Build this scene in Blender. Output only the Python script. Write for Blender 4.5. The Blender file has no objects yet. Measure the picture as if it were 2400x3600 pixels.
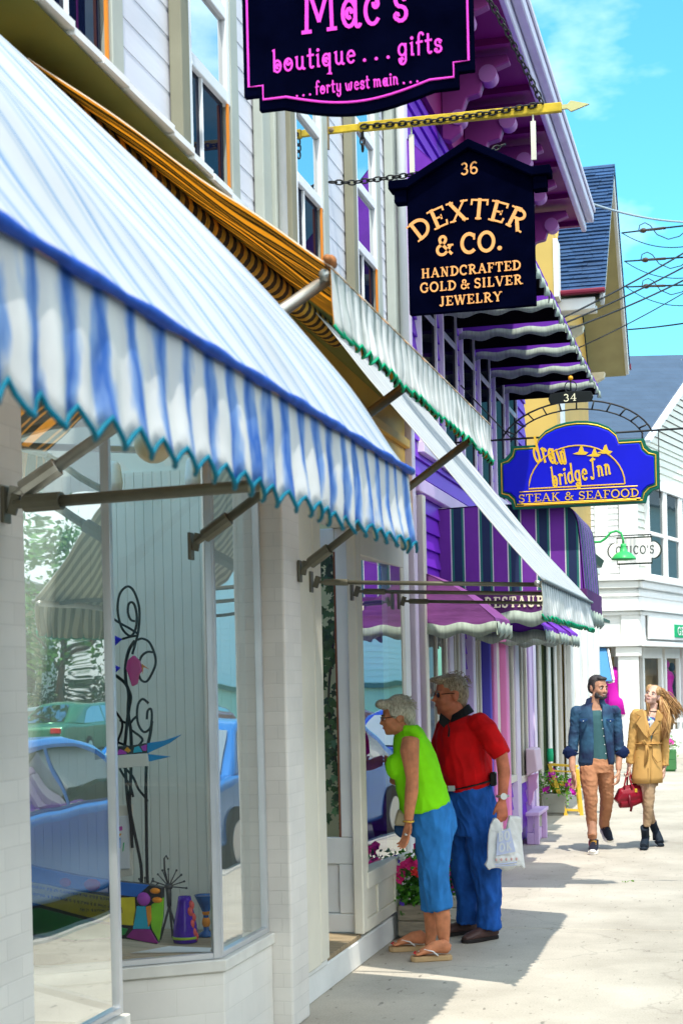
import bpy, bmesh, math, random
from mathutils import Vector, Matrix, noise

# ------------------------------------------------------------------ camera, world, sun, exposure
SC = bpy.context.scene
COL = SC.collection
F = 5500.0; TH = math.atan(1400/5500); RO = 0.023; CX, CY = 1200.0, 2395.0; H = 1.70
cT, sT = math.cos(TH), math.sin(TH)

cam = bpy.data.cameras.new('camera'); camo = bpy.data.objects.new('camera', cam); COL.objects.link(camo)
cam.sensor_fit = 'HORIZONTAL'; cam.sensor_width = 36; cam.lens = F/2400*36
cam.shift_y = (CY-1800)/2400; cam.clip_start = .05; cam.clip_end = 2000
r3 = Vector((cT, sT, 0)); f3 = Vector((-sT, cT, 0)); z3 = Vector((0, 0, 1))
ex = r3*math.cos(RO) - z3*math.sin(RO); ey = r3*math.sin(RO) + z3*math.cos(RO)
mw = Matrix((ex, ey, -f3)).transposed().to_4x4(); mw.translation = (0, 0, H)
camo.matrix_world = mw
cam.dof.use_dof = True; cam.dof.focus_distance = 11.0; cam.dof.aperture_fstop = 11.0
SC.camera = camo

SUN = Vector((.155, -.43, 1.0)).normalized()
elev = math.asin(SUN.z); azim = math.atan2(SUN.x, SUN.y)
w = bpy.data.worlds.new('World'); SC.world = w; w.use_nodes = True
N, L = w.node_tree.nodes, w.node_tree.links; N.clear()
sky = N.new('ShaderNodeTexSky'); sky.sky_type = 'NISHITA'; sky.sun_disc = False
sky.sun_elevation = elev; sky.sun_rotation = azim; sky.altitude = 100
sky.air_density = 1.0; sky.dust_density = .6; sky.ozone_density = 1.0
tint = N.new('ShaderNodeMix'); tint.data_type = 'RGBA'; tint.blend_type = 'MULTIPLY'
tint.inputs[0].default_value = 1; tint.inputs[7].default_value = (.38, .97, .98, 1)
tc = N.new('ShaderNodeTexCoord'); mp = N.new('ShaderNodeMapping'); mp.inputs['Scale'].default_value = (1.5, 1.5, 3.2)
mp.inputs['Location'].default_value = (.35, .9, .2)
nz = N.new('ShaderNodeTexNoise'); nz.inputs['Scale'].default_value = 2.1; nz.inputs['Detail'].default_value = 7; nz.inputs['Roughness'].default_value = .55
cr = N.new('ShaderNodeValToRGB'); cr.color_ramp.elements[0].position = .56; cr.color_ramp.elements[1].position = 1.0
cm = N.new('ShaderNodeMix'); cm.data_type = 'RGBA'; cm.inputs[7].default_value = (10.4, 10.5, 10.5, 1)
bg = N.new('ShaderNodeBackground'); bg.inputs['Strength'].default_value = .15
wo = N.new('ShaderNodeOutputWorld')
L.new(sky.outputs[0], tint.inputs[6]); L.new(tc.outputs['Generated'], mp.inputs[0]); L.new(mp.outputs[0], nz.inputs[0])

vd = N.new('ShaderNodeVectorMath'); vd.operation = 'DOT_PRODUCT'; vd.inputs[1].default_value = (.80, -.55, .1); L.new(tc.outputs['Generated'], vd.inputs[0])
mr0 = N.new('ShaderNodeMapRange'); mr0.inputs[1].default_value = .05; mr0.inputs[2].default_value = .75; mr0.inputs[3].default_value = 0; mr0.inputs[4].default_value = .38; L.new(vd.outputs['Value'], mr0.inputs[0])  # cloud bank added out of view, as neutral fill light
ad0 = N.new('ShaderNodeMath'); ad0.operation = 'ADD'; L.new(nz.outputs[0], ad0.inputs[0]); L.new(mr0.outputs[0], ad0.inputs[1]); L.new(ad0.outputs[0], cr.inputs[0]); L.new(cr.outputs[0], cm.inputs[0]); L.new(tint.outputs[2], cm.inputs[6])
L.new(cm.outputs[2], bg.inputs[0]); L.new(bg.outputs[0], wo.inputs[0])

sl = bpy.data.lights.new('sun', 'SUN'); sl.energy = 2.3; sl.angle = math.radians(.5); sl.color = (1, .955, .87)
slo = bpy.data.objects.new('sun', sl); COL.objects.link(slo); slo.rotation_euler = SUN.to_track_quat('Z', 'Y').to_euler()
SC.view_settings.view_transform = 'Standard'; SC.view_settings.look = 'None'
SC.view_settings.exposure = 1.2; SC.view_settings.gamma = 1
SC.cycles.use_denoising = True; SC.cycles.max_bounces = 8; SC.cycles.transparent_max_bounces = 16
SC.cycles.diffuse_bounces = 4; SC.cycles.glossy_bounces = 4; SC.cycles.caustics_reflective = False; SC.cycles.caustics_refractive = False
random.seed(7)

# ------------------------------------------------------------------ helpers
def ray(px, py):
    a = (px-CX)/F; b = (CY-py)/F
    a, b = a*math.cos(RO)+b*math.sin(RO), -a*math.sin(RO)+b*math.cos(RO)
    return Vector((cT*a-sT, sT*a+cT, b))
def PX(px, py, X):
    r = ray(px, py); return Vector((0, 0, H)) + r*(X/r.x)
def PY(px, py, Y):
    r = ray(px, py); return Vector((0, 0, H)) + r*(Y/r.y)
def PZ(px, py, z=0.):
    r = ray(px, py); return Vector((0, 0, H)) + r*((z-H)/r.z)

WM = {}
def tag(o, label=None, cat=None, group=None, kind=None):
    if label: o['label'] = label
    if cat: o['category'] = cat
    if group: o['group'] = group
    if kind: o['kind'] = kind
    return o
def thing(name, label, cat, loc=(0, 0, 0), rz=0, group=None):
    o = bpy.data.objects.new(name, None); COL.objects.link(o); o.empty_display_size = .1
    o.location = loc; o.rotation_euler = (0, 0, rz)
    WM[o] = Matrix.Translation(loc) @ Matrix.Rotation(rz, 4, 'Z')
    return tag(o, label, cat, group)
def dup(root, loc, rz=None, label=None):
    def rec(o, par):
        n = o.copy(); COL.objects.link(n); n.parent = par
        for ch in list(o.children): rec(ch, n)
        return n
    n = rec(root, None); n.location = loc
    if rz is not None: n.rotation_euler = (0, 0, rz)
    if label: n['label'] = label
    return n

class MB:
    def __init__(s): s.v = []; s.f = []; s.m = []
    def add(s, vs, fs, m=0):
        o = len(s.v); s.v += [Vector(p) for p in vs]
        s.f += [tuple(i+o for i in q) for q in fs]; s.m += [m]*len(fs)
    def box(s, x0, x1, y0, y1, z0, z1, m=0):
        if x0 > x1: x0, x1 = x1, x0
        if y0 > y1: y0, y1 = y1, y0
        if z0 > z1: z0, z1 = z1, z0
        s.add([(x0,y0,z0),(x1,y0,z0),(x1,y1,z0),(x0,y1,z0),(x0,y0,z1),(x1,y0,z1),(x1,y1,z1),(x0,y1,z1)],
              [(0,3,2,1),(4,5,6,7),(0,1,5,4),(1,2,6,5),(2,3,7,6),(3,0,4,7)], m); return s
    def bar(s, p, q, w, h, up=(0,0,1), m=0):
        p, q = Vector(p), Vector(q); d = (q-p).normalized(); u = Vector(up)
        a = d.cross(u)
        if a.length < 1e-4: a = d.cross(Vector((1,0,0)))
        a.normalize(); b = a.cross(d)
        vs = [c+a*i*w/2+b*j*h/2 for c in (p, q) for i, j in ((-1,-1),(1,-1),(1,1),(-1,1))]
        s.add(vs, [(3,2,1,0),(4,5,6,7),(0,1,5,4),(1,2,6,5),(2,3,7,6),(3,0,4,7)], m); return s
    def tube(s, pts, rad, n=8, m=0, ref=None, flat=1., cap=True):
        """closed tube; rad scalar or list of r or (ra, rb): ra along side axis, rb along ref axis"""
        pts = [Vector(p) for p in pts]; k = len(pts)
        if not isinstance(rad, (list, tuple)): rad = [rad]*k
        rr = [(r if isinstance(r, (list, tuple)) else (r, r*flat)) for r in rad]
        rings = []; b = None
        for i in range(k):
            d = (pts[min(i+1, k-1)] - pts[max(i-1, 0)])
            if d.length < 1e-7: d = Vector((0,0,1))
            d.normalize()
            if ref is not None: bb = Vector(ref)
            else: bb = b if b is not None else (Vector((0,0,1)) if abs(d.z) < .9 else Vector((0,1,0)))
            a = d.cross(bb)
            if a.length < 1e-5: a = d.cross(Vector((.31,.77,.55)))
            a.normalize(); b2 = a.cross(d).normalized()
            if ref is None: b = -b2 if False else b2
            # keep b as transported reference
            if ref is None: b = b2
            rings.append([pts[i]+a*(math.cos(t)*rr[i][0])+b2*(math.sin(t)*rr[i][1]) for t in [2*math.pi*j/n for j in range(n)]])
        vs = [p for r in rings for p in r]; fs = []
        for i in range(k-1):
            for j in range(n):
                fs.append((i*n+j, i*n+(j+1) % n, (i+1)*n+(j+1) % n, (i+1)*n+j))
        if cap:
            fs.append(tuple(reversed(range(n)))); fs.append(tuple((k-1)*n+j for j in range(n)))
        s.add(vs, fs, m); return s
    def ball(s, c, r, n=10, k=7, m=0, rot=None):
        c = Vector(c); r = r if isinstance(r, (list, tuple)) else (r, r, r)
        R = rot if rot is not None else Matrix.Identity(3)
        vs = [c+R @ Vector((0,0,r[2]))]
        for i in range(1, k):
            t = math.pi*i/k
            for j in range(n):
                u = 2*math.pi*j/n
                vs.append(c+R @ Vector((r[0]*math.sin(t)*math.cos(u), r[1]*math.sin(t)*math.sin(u), r[2]*math.cos(t))))
        vs.append(c+R @ Vector((0,0,-r[2]))); fs = []
        for j in range(n): fs.append((0, 1+j, 1+(j+1) % n))
        for i in range(k-2):
            for j in range(n):
                a = 1+i*n; fs.append((a+j, a+n+j, a+n+(j+1) % n, a+(j+1) % n))
        e = len(vs)-1; a = 1+(k-2)*n
        for j in range(n): fs.append((e, a+(j+1) % n, a+j))
        s.add(vs, fs, m); return s
    def lathe(s, c, prof, n=16, m=0):
        c = Vector(c); vs = []; fs = []; k = len(prof)
        for r, z in prof:
            for j in range(n):
                t = 2*math.pi*j/n; vs.append(c+Vector((r*math.cos(t), r*math.sin(t), z)))
        for i in range(k-1):
            for j in range(n): fs.append((i*n+j, i*n+(j+1) % n, (i+1)*n+(j+1) % n, (i+1)*n+j))
        fs.append(tuple(reversed(range(n)))); fs.append(tuple((k-1)*n+j for j in range(n)))
        s.add(vs, fs, m); return s
    def prism(s, poly, o, ux, uy, thick, m=0):
        """2-D outline poly placed at o with axes ux, uy, extruded both sides of the plane by thick/2"""
        o, ux, uy = Vector(o), Vector(ux), Vector(uy); nn = ux.cross(uy).normalized()
        n = len(poly)
        vs = [o+ux*a+uy*b+nn*(thick/2) for a, b in poly]+[o+ux*a+uy*b-nn*(thick/2) for a, b in poly]
        fs = [tuple(range(n)), tuple(reversed(range(n, 2*n)))]
        for i in range(n): fs.append((i, i+n, (i+1) % n+n, (i+1) % n))
        s.add(vs, fs, m); return s
    def build(s, name, mats, parent=None, smooth=False, bevel=0, seg=1, auto=None):
        W = WM.get(parent, Matrix.Identity(4)) if parent is not None else Matrix.Identity(4)
        I = W.inverted(); me = bpy.data.meshes.new(name)
        me.from_pydata([tuple(I @ p) for p in s.v], [], s.f)
        if not isinstance(mats, (list, tuple)): mats = [mats]
        for m in mats: me.materials.append(m)
        if len(mats) > 1: me.polygons.foreach_set('material_index', s.m)
        bm = bmesh.new(); bm.from_mesh(me); bmesh.ops.recalc_face_normals(bm, faces=bm.faces); bm.to_mesh(me); bm.free()
        if smooth or auto: me.polygons.foreach_set('use_smooth', [True]*len(me.polygons))
        if auto: me.set_sharp_from_angle(angle=math.radians(auto))
        o = bpy.data.objects.new(name, me); COL.objects.link(o)
        if parent is not None: o.parent = parent
        WM[o] = W
        if bevel:
            b = o.modifiers.new('bevel', 'BEVEL'); b.width = bevel; b.segments = seg; b.limit_method = 'ANGLE'; b.angle_limit = math.radians(40)
        return o
def remeshed(mb, name, mats, parent, voxel=.006, smooth_it=6, fac=.5, fold=None):
    """one continuous skin out of overlapping closed shapes"""
    o = mb.build(name, mats, parent, smooth=True)
    r = o.modifiers.new('r', 'REMESH'); r.mode = 'VOXEL'; r.voxel_size = voxel; r.use_smooth_shade = True
    sm = o.modifiers.new('s', 'SMOOTH'); sm.factor = fac; sm.iterations = smooth_it
    dg = bpy.context.evaluated_depsgraph_get(); ev = o.evaluated_get(dg)
    me = bpy.data.meshes.new_from_object(ev); o.modifiers.clear()
    old = o.data; o.data = me; me.name = name; bpy.data.meshes.remove(old)
    if fold:            # cloth folds: push the surface in and out along its normals
        amp, sx, sz, seed = fold; k = [v.normal.copy() for v in me.vertices]
        for v, n_ in zip(me.vertices, k):
            q = Vector((v.co.x*sx, v.co.y*sx, v.co.z*sz+v.co.x*sx*.35))
            a_ = noise.noise(q+Vector((seed, 0, 0)))+.5*noise.noise(q*2.3+Vector((0, seed, 0)))
            b_ = 1-abs(noise.noise(q*1.3+Vector((3, 5, seed))))*2.2
            v.co += n_*amp*(a_+.55*max(0, b_)**2)
    me.polygons.foreach_set('use_smooth', [True]*len(me.polygons))
    return o

# ------------------------------------------------------------------ materials
MATS = {}
def nt(name):
    m = bpy.data.materials.new(name); m.use_nodes = True
    return m, m.node_tree.nodes, m.node_tree.links, m.node_tree.nodes['Principled BSDF']
def mth(N, L, op, a, b=None):
    n = N.new('ShaderNodeMath'); n.operation = op
    for i, x in enumerate((a, b)):
        if x is None: continue
        if isinstance(x, (int, float)): n.inputs[i].default_value = x
        else: L.new(x, n.inputs[i])
    return n.outputs[0]
def coords(N, L, scale=(1,1,1)):
    t = N.new('ShaderNodeTexCoord'); mp = N.new('ShaderNodeMapping'); mp.inputs['Scale'].default_value = scale
    L.new(t.outputs['Object'], mp.inputs[0]); return mp.outputs[0]
def finish(N, L, B, colsock, col, var, vscale, bump, bscale, vec, extra=None):
    """tone variation and bump shared by all plain materials"""
    if var:
        n = N.new('ShaderNodeTexNoise'); n.inputs['Scale'].default_value = vscale; n.inputs['Detail'].default_value = 6; L.new(vec, n.inputs[0])
        mr = N.new('ShaderNodeMapRange'); mr.inputs[1].default_value = .3; mr.inputs[2].default_value = .7
        mr.inputs[3].default_value = 1-var; mr.inputs[4].default_value = 1+var*.6; L.new(n.outputs[0], mr.inputs[0])
        mx = N.new('ShaderNodeMix'); mx.data_type = 'RGBA'; mx.blend_type = 'MULTIPLY'; mx.inputs[0].default_value = 1
        if colsock is None: mx.inputs[6].default_value = (*col, 1)
        else: L.new(colsock, mx.inputs[6])
        L.new(mr.outputs[0], mx.inputs[7]); colsock = mx.outputs[2]
    if colsock is not None: L.new(colsock, B.inputs['Base Color'])
    else: B.inputs['Base Color'].default_value = (*col, 1)
    if bump:
        n2 = N.new('ShaderNodeTexNoise'); n2.inputs['Scale'].default_value = bscale; n2.inputs['Detail'].default_value = 5; L.new(vec, n2.inputs[0])
        bp = N.new('ShaderNodeBump'); bp.inputs['Strength'].default_value = bump; bp.inputs['Distance'].default_value = .01
        L.new(n2.outputs[0], bp.inputs['Height']); L.new(bp.outputs[0], B.inputs['Normal'])
def M(name, col, rough=.6, metal=0., var=.0, vscale=4., bump=0., bscale=60., spec=.22, scale=(1,1,1), emit=None):
    if name in MATS: return MATS[name]
    m, N, L, B = nt(name); B.inputs['Roughness'].default_value = rough; B.inputs['Metallic'].default_value = metal
    B.inputs['Specular IOR Level'].default_value = spec
    vec = coords(N, L, scale)
    finish(N, L, B, None, col, var, vscale, bump, bscale, vec)
    if emit: B.inputs['Emission Color'].default_value = (*emit[0], 1); B.inputs['Emission Strength'].default_value = emit[1]
    MATS[name] = m; return m
def stripes(name, bands, period, axis='Y', rough=.8, var=.12, vscale=8, bump=.15, bscale=25, soft=0., blot=0., trans=0.):
    """woven stripes across one object axis; bands = [(fraction start, colour)]"""
    if name in MATS: return MATS[name]
    m, N, L, B = nt(name); B.inputs['Roughness'].default_value = rough; B.inputs['Specular IOR Level'].default_value = .2
    t = N.new('ShaderNodeTexCoord'); sp = N.new('ShaderNodeSeparateXYZ'); L.new(t.outputs['Object'], sp.inputs[0])
    fr = mth(N, L, 'FRACT', mth(N, L, 'DIVIDE', sp.outputs[axis], period))
    if blot:
        n = N.new('ShaderNodeTexNoise'); n.inputs['Scale'].default_value = 1; n.inputs['Detail'].default_value = 3
        mp = N.new('ShaderNodeMapping'); mp.inputs['Scale'].default_value = (10, 22, 7); L.new(t.outputs['Object'], mp.inputs[0]); L.new(mp.outputs[0], n.inputs[0])
        fr = mth(N, L, 'ADD', fr, mth(N, L, 'MULTIPLY', mth(N, L, 'SUBTRACT', n.outputs[0], .5), blot))
    cr = N.new('ShaderNodeValToRGB'); cr.color_ramp.interpolation = 'LINEAR' if soft else 'CONSTANT'
    e = cr.color_ramp.elements
    while len(e) < len(bands): e.new(.5)
    for el, (p, c) in zip(e, bands): el.position = p; el.color = (*c, 1)
    L.new(fr, cr.inputs[0])
    finish(N, L, B, cr.outputs[0], None, var, vscale, bump, bscale, t.outputs['Object'])
    if trans:
        tr = N.new('ShaderNodeBsdfTranslucent'); mx = N.new('ShaderNodeMixShader'); mx.inputs[0].default_value = trans
        L.new(cr.outputs[0], tr.inputs[0]); out = N['Material Output']
        L.new(B.outputs[0], mx.inputs[1]); L.new(tr.outputs[0], mx.inputs[2]); L.new(mx.outputs[0], out.inputs[0])
    MATS[name] = m; return m
def brickmat(name, col, mortar, bw=.2, bh=.0677, bump=.6, var=.08):
    if name in MATS: return MATS[name]
    m, N, L, B = nt(name); B.inputs['Roughness'].default_value = .55
    t = N.new('ShaderNodeTexCoord'); sp = N.new('ShaderNodeSeparateXYZ'); L.new(t.outputs['Object'], sp.inputs[0])
    cb = N.new('ShaderNodeCombineXYZ'); L.new(mth(N, L, 'ADD', sp.outputs[0], sp.outputs[1]), cb.inputs[0]); L.new(sp.outputs[2], cb.inputs[1])
    br = N.new('ShaderNodeTexBrick'); br.inputs['Scale'].default_value = 1; br.inputs['Brick Width'].default_value = bw
    br.inputs['Row Height'].default_value = bh; br.inputs['Mortar Size'].default_value = .0035; br.inputs['Mortar Smooth'].default_value = .6
    br.inputs['Color1'].default_value = (*col, 1); br.inputs['Color2'].default_value = (*[c*.93 for c in col], 1); br.inputs['Mortar'].default_value = (*mortar, 1)
    L.new(cb.outputs[0], br.inputs[0])
    n = N.new('ShaderNodeTexNoise'); n.inputs['Scale'].default_value = 3; n.inputs['Detail'].default_value = 6; L.new(t.outputs['Object'], n.inputs[0])
    mr = N.new('ShaderNodeMapRange'); mr.inputs[3].default_value = 1-var*1.5; mr.inputs[4].default_value = 1+var; L.new(n.outputs[0], mr.inputs[0])
    mx = N.new('ShaderNodeMix'); mx.data_type = 'RGBA'; mx.blend_type = 'MULTIPLY'; mx.inputs[0].default_value = 1
    L.new(br.outputs[0], mx.inputs[6]); L.new(mr.outputs[0], mx.inputs[7]); L.new(mx.outputs[2], B.inputs['Base Color'])
    bp = N.new('ShaderNodeBump'); bp.inputs['Strength'].default_value = bump; bp.inputs['Distance'].default_value = .004; bp.invert = True
    n3 = N.new('ShaderNodeTexNoise'); n3.inputs['Scale'].default_value = 45; L.new(t.outputs['Object'], n3.inputs[0])
    L.new(mth(N, L, 'ADD', br.outputs['Fac'], mth(N, L, 'MULTIPLY', n3.outputs[0], .35)), bp.inputs['Height']); L.new(bp.outputs[0], B.inputs['Normal'])
    MATS[name] = m; return m
def glass(name, refl=.45, tintc=(.93, .97, .95), wav=.03, back=None):
    """clear pane that mirrors the street; back = what an opaque dark interior looks like"""
    if name in MATS: return MATS[name]
    m, N, L, B = nt(name); out = N['Material Output']; N.remove(B)
    g = N.new('ShaderNodeBsdfGlossy'); g.inputs['Roughness'].default_value = .008; g.inputs[0].default_value = (.97, 1, .99, 1)
    t = N.new('ShaderNodeTexCoord'); n = N.new('ShaderNodeTexNoise'); n.inputs['Scale'].default_value = 1.6; n.inputs['Detail'].default_value = 1; L.new(t.outputs['Object'], n.inputs[0])
    bp = N.new('ShaderNodeBump'); bp.inputs['Strength'].default_value = wav; bp.inputs['Distance'].default_value = .05; L.new(n.outputs[0], bp.inputs['Height']); L.new(bp.outputs[0], g.inputs['Normal'])
    if back is None:
        d = N.new('ShaderNodeBsdfTransparent'); d.inputs[0].default_value = (*tintc, 1)
    else:
        d = N.new('ShaderNodeBsdfDiffuse'); d.inputs[0].default_value = (*back, 1)
    mx = N.new('ShaderNodeMixShader'); mx.inputs[0].default_value = refl
    L.new(d.outputs[0], mx.inputs[1]); L.new(g.outputs[0], mx.inputs[2]); L.new(mx.outputs[0], out.inputs[0])
    MATS[name] = m; return m
def leafmat(name, a, b, rough=.5, trans=.25):
    if name in MATS: return MATS[name]
    m, N, L, B = nt(name); B.inputs['Roughness'].default_value = rough
    gi = N.new('ShaderNodeNewGeometry'); cr = N.new('ShaderNodeValToRGB')
    cr.color_ramp.elements[0].color = (*a, 1); cr.color_ramp.elements[1].color = (*b, 1)
    L.new(gi.outputs['Random Per Island'], cr.inputs[0]); L.new(cr.outputs[0], B.inputs['Base Color'])
    tr = N.new('ShaderNodeBsdfTranslucent'); mx = N.new('ShaderNodeMixShader'); mx.inputs[0].default_value = trans
    L.new(cr.outputs[0], tr.inputs[0]); L.new(B.outputs[0], mx.inputs[1]); L.new(tr.outputs[0], mx.inputs[2]); L.new(mx.outputs[0], N['Material Output'].inputs[0])
    MATS[name] = m; return m
WHITE = M('white_paint', (.80, .80, .76), .5, var=.08, vscale=3, bump=.12, bscale=30)
CREAM = M('cream_paint', (.74, .70, .58), .5, var=.08, vscale=3, bump=.1)
DARKMETAL = M('dark_metal', (.03, .03, .03), .45, .6)
GALV = M('galvanised_pipe', (.42, .42, .38), .38, .75, var=.15, vscale=20)
ALU = M('aluminium_frame', (.62, .64, .66), .35, .7, var=.1)
STRUT = M('painted_pipe', (.15, .145, .11), .45, .4, var=.15, vscale=15)

def clap(mb, X, y0, y1, z0, z1, pitch, dep=.014, m=0, sx=1):
    """lapped horizontal boards on a wall plane X (facing +X when sx=1), each a wedge"""
    k = int(math.ceil((z1-z0)/pitch))
    for i in range(k):
        a = z0+i*pitch; b = min(a+pitch, z1)
        xb = X+sx*dep; xt = X+sx*.002
        mb.add([(xb,y0,a),(xb,y1,a),(xt,y1,b),(xt,y0,b),(X-sx*.02,y0,a),(X-sx*.02,y1,a),(X-sx*.02,y1,b),(X-sx*.02,y0,b)],
               [(0,1,2,3),(4,7,6,5),(0,4,5,1),(3,2,6,7),(0,3,7,4),(1,5,6,2)], m)
def clapy(mb, Y, x0, x1, z0, z1, pitch, dep=.014, m=0):
    k = int(math.ceil((z1-z0)/pitch))
    for i in range(k):
        a = z0+i*pitch; b = min(a+pitch, z1); yb = Y-dep; yt = Y-.002
        mb.add([(x0,yb,a),(x1,yb,a),(x1,yt,b),(x0,yt,b),(x0,Y+.02,a),(x1,Y+.02,a),(x1,Y+.02,b),(x0,Y+.02,b)],
               [(0,1,2,3),(4,7,6,5),(0,4,5,1),(3,2,6,7),(0,3,7,4),(1,5,6,2)], m)
# ------------------------------------------------------------------ stroke lettering (no font files)
def arc(cx, cy, rx, ry, a0, a1, n=12):
    return [(cx+rx*math.cos(math.radians(a0+(a1-a0)*i/n)), cy+ry*math.sin(math.radians(a0+(a1-a0)*i/n))) for i in range(n+1)]
T_, t_ = .085, .045          # half widths: thick and thin
CAPS = {   # width, strokes (half width, points), serif points
 'A': (.92, [(t_, [(.13,0),(.44,1)]), (T_, [(.44,1),(.80,0)]), (t_, [(.24,.33),(.68,.33)])], [(.13,0),(.80,0)]),
 'B': (.86, [(T_, [(.22,0),(.22,1)]), (T_*.8, [(.2,.96),(.42,.96)]+arc(.42,.74,.22,.22,90,-90,10)+[(.2,.52)]), (T_*.85, [(.4,.50)]+arc(.46,.27,.26,.23,90,-90,10)+[(.2,.04)])], [(.16,0),(.16,1)]),
 'C': (.84, [(T_*.95, arc(.46,.5,.38,.48,48,312,18)), (t_, [(.72,.68),(.74,.96)])], []),
 'D': (.90, [(T_, [(.22,0),(.22,1)]), (T_*.9, [(.2,.96)]+arc(.36,.5,.44,.46,90,-90,14)+[(.2,.04)])], [(.14,0),(.14,1)]),
 'E': (.78, [(T_, [(.22,0),(.22,1)]), (t_, [(.2,.96),(.68,.96),(.69,.78)]), (t_, [(.2,.5),(.52,.5),(.52,.62),(.52,.38)]), (t_, [(.2,.04),(.70,.04),(.72,.24)])], [(.16,0),(.16,1)]),
 'F': (.74, [(T_, [(.22,0),(.22,1)]), (t_, [(.2,.96),(.66,.96),(.67,.76)]), (t_, [(.2,.5),(.50,.5),(.50,.62),(.50,.38)])], [(.22,0),(.16,1)]),
 'G': (.90, [(T_*.95, arc(.46,.5,.38,.48,48,320,18)), (T_*.8, [(.74,.12),(.74,.42)]), (t_, [(.72,.70),(.74,.96)])], [(.72,.44)]),
 'H': (.96, [(T_, [(.22,0),(.22,1)]), (T_, [(.74,0),(.74,1)]), (t_, [(.2,.52),(.76,.52)])], [(.22,0),(.22,1),(.74,0),(.74,1)]),
 'I': (.44, [(T_, [(.22,0),(.22,1)])], [(.22,0),(.22,1)]),
 'J': (.58, [(T_, [(.36,1),(.36,.2)]+arc(.22,.18,.14,.16,0,-160,8))], [(.36,1)]),
 'K': (.92, [(T_, [(.22,0),(.22,1)]), (t_, [(.24,.42),(.70,1)]), (T_, [(.38,.58),(.76,0)])], [(.22,0),(.22,1),(.70,1),(.76,0)]),
 'L': (.74, [(T_, [(.22,0),(.22,1)]), (t_, [(.2,.04),(.66,.04),(.68,.28)])], [(.22,1),(.16,0)]),
 'N': (.98, [(t_, [(.22,0),(.22,1)]), (T_, [(.22,1),(.74,0)]), (t_, [(.74,0),(.74,1)])], [(.22,0),(.18,1),(.74,1)]),
 'O': (.94, [(T_*.95, arc(.47,.5,.38,.48,0,360,24))], []),
 'R': (.92, [(T_, [(.22,0),(.22,1)]), (T_*.8, [(.2,.96),(.42,.96)]+arc(.42,.73,.25,.23,90,-90,10)+[(.2,.50)]), (T_, [(.42,.5),(.76,0)])], [(.22,0),(.16,1),(.80,0)]),
 'S': (.70, [(T_*.85, arc(.35,.74,.23,.23,30,250,10)+arc(.35,.26,.25,.24,70,-150,10)), (t_, [(.58,.74),(.60,.96)]), (t_, [(.10,.26),(.08,.03)])], []),
 'T': (.84, [(T_, [(.42,0),(.42,1)]), (t_, [(.08,.72),(.10,.96),(.74,.96),(.76,.72)])], [(.42,0)]),
 'U': (.92, [(T_, [(.22,1),(.22,.3)]+arc(.46,.28,.24,.26,180,360,10)), (t_, [(.70,.28),(.70,1)])], [(.22,1),(.70,1)]),
 'V': (.90, [(T_, [(.12,1),(.46,0)]), (t_, [(.46,0),(.78,1)])], [(.12,1),(.78,1)]),
 'W': (1.22, [(T_, [(.12,1),(.38,0)]), (t_, [(.38,0),(.62,.95)]), (T_, [(.60,1),(.86,0)]), (t_, [(.86,0),(1.1,1)])], [(.12,1),(.60,1),(1.1,1)]),
 'X': (.90, [(T_, [(.14,1),(.76,0)]), (t_, [(.14,0),(.74,1)])], [(.14,1),(.74,1),(.14,0),(.76,0)]),
 'Y': (.88, [(T_, [(.12,1),(.44,.48)]), (t_, [(.76,1),(.44,.48)]), (T_, [(.44,.48),(.44,0)])], [(.12,1),(.76,1),(.44,0)]),
 '&': (.98, [(T_*.8, [(.86,.04),(.30,.62)]+arc(.40,.80,.16,.17,210,-40,10)+[(.42,.56)]+arc(.36,.27,.26,.25,110,300,10)+[(.66,.22),(.80,.48)])], [(.80,.5)]),
 '3': (.66, [(T_*.8, arc(.32,.74,.21,.23,150,-80,10)+arc(.32,.27,.25,.25,80,-150,10))], []),
 '6': (.70, [(T_*.8, [(.56,.88)]+arc(.42,.52,.32,.46,80,180,8)+arc(.35,.28,.25,.26,180,-180,16))], []),
 '4': (.74, [(T_*.8, [(.50,0),(.50,1)]), (t_, [(.50,1),(.08,.32),(.68,.32)])], [(.50,0)]),
 '.': (.36, [(.11, [(.16,.10),(.161,.10)])], []),
 "'": (.26, [(.07, [(.14,.98),(.12,.72)])], []),
}
XH = .56
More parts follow.
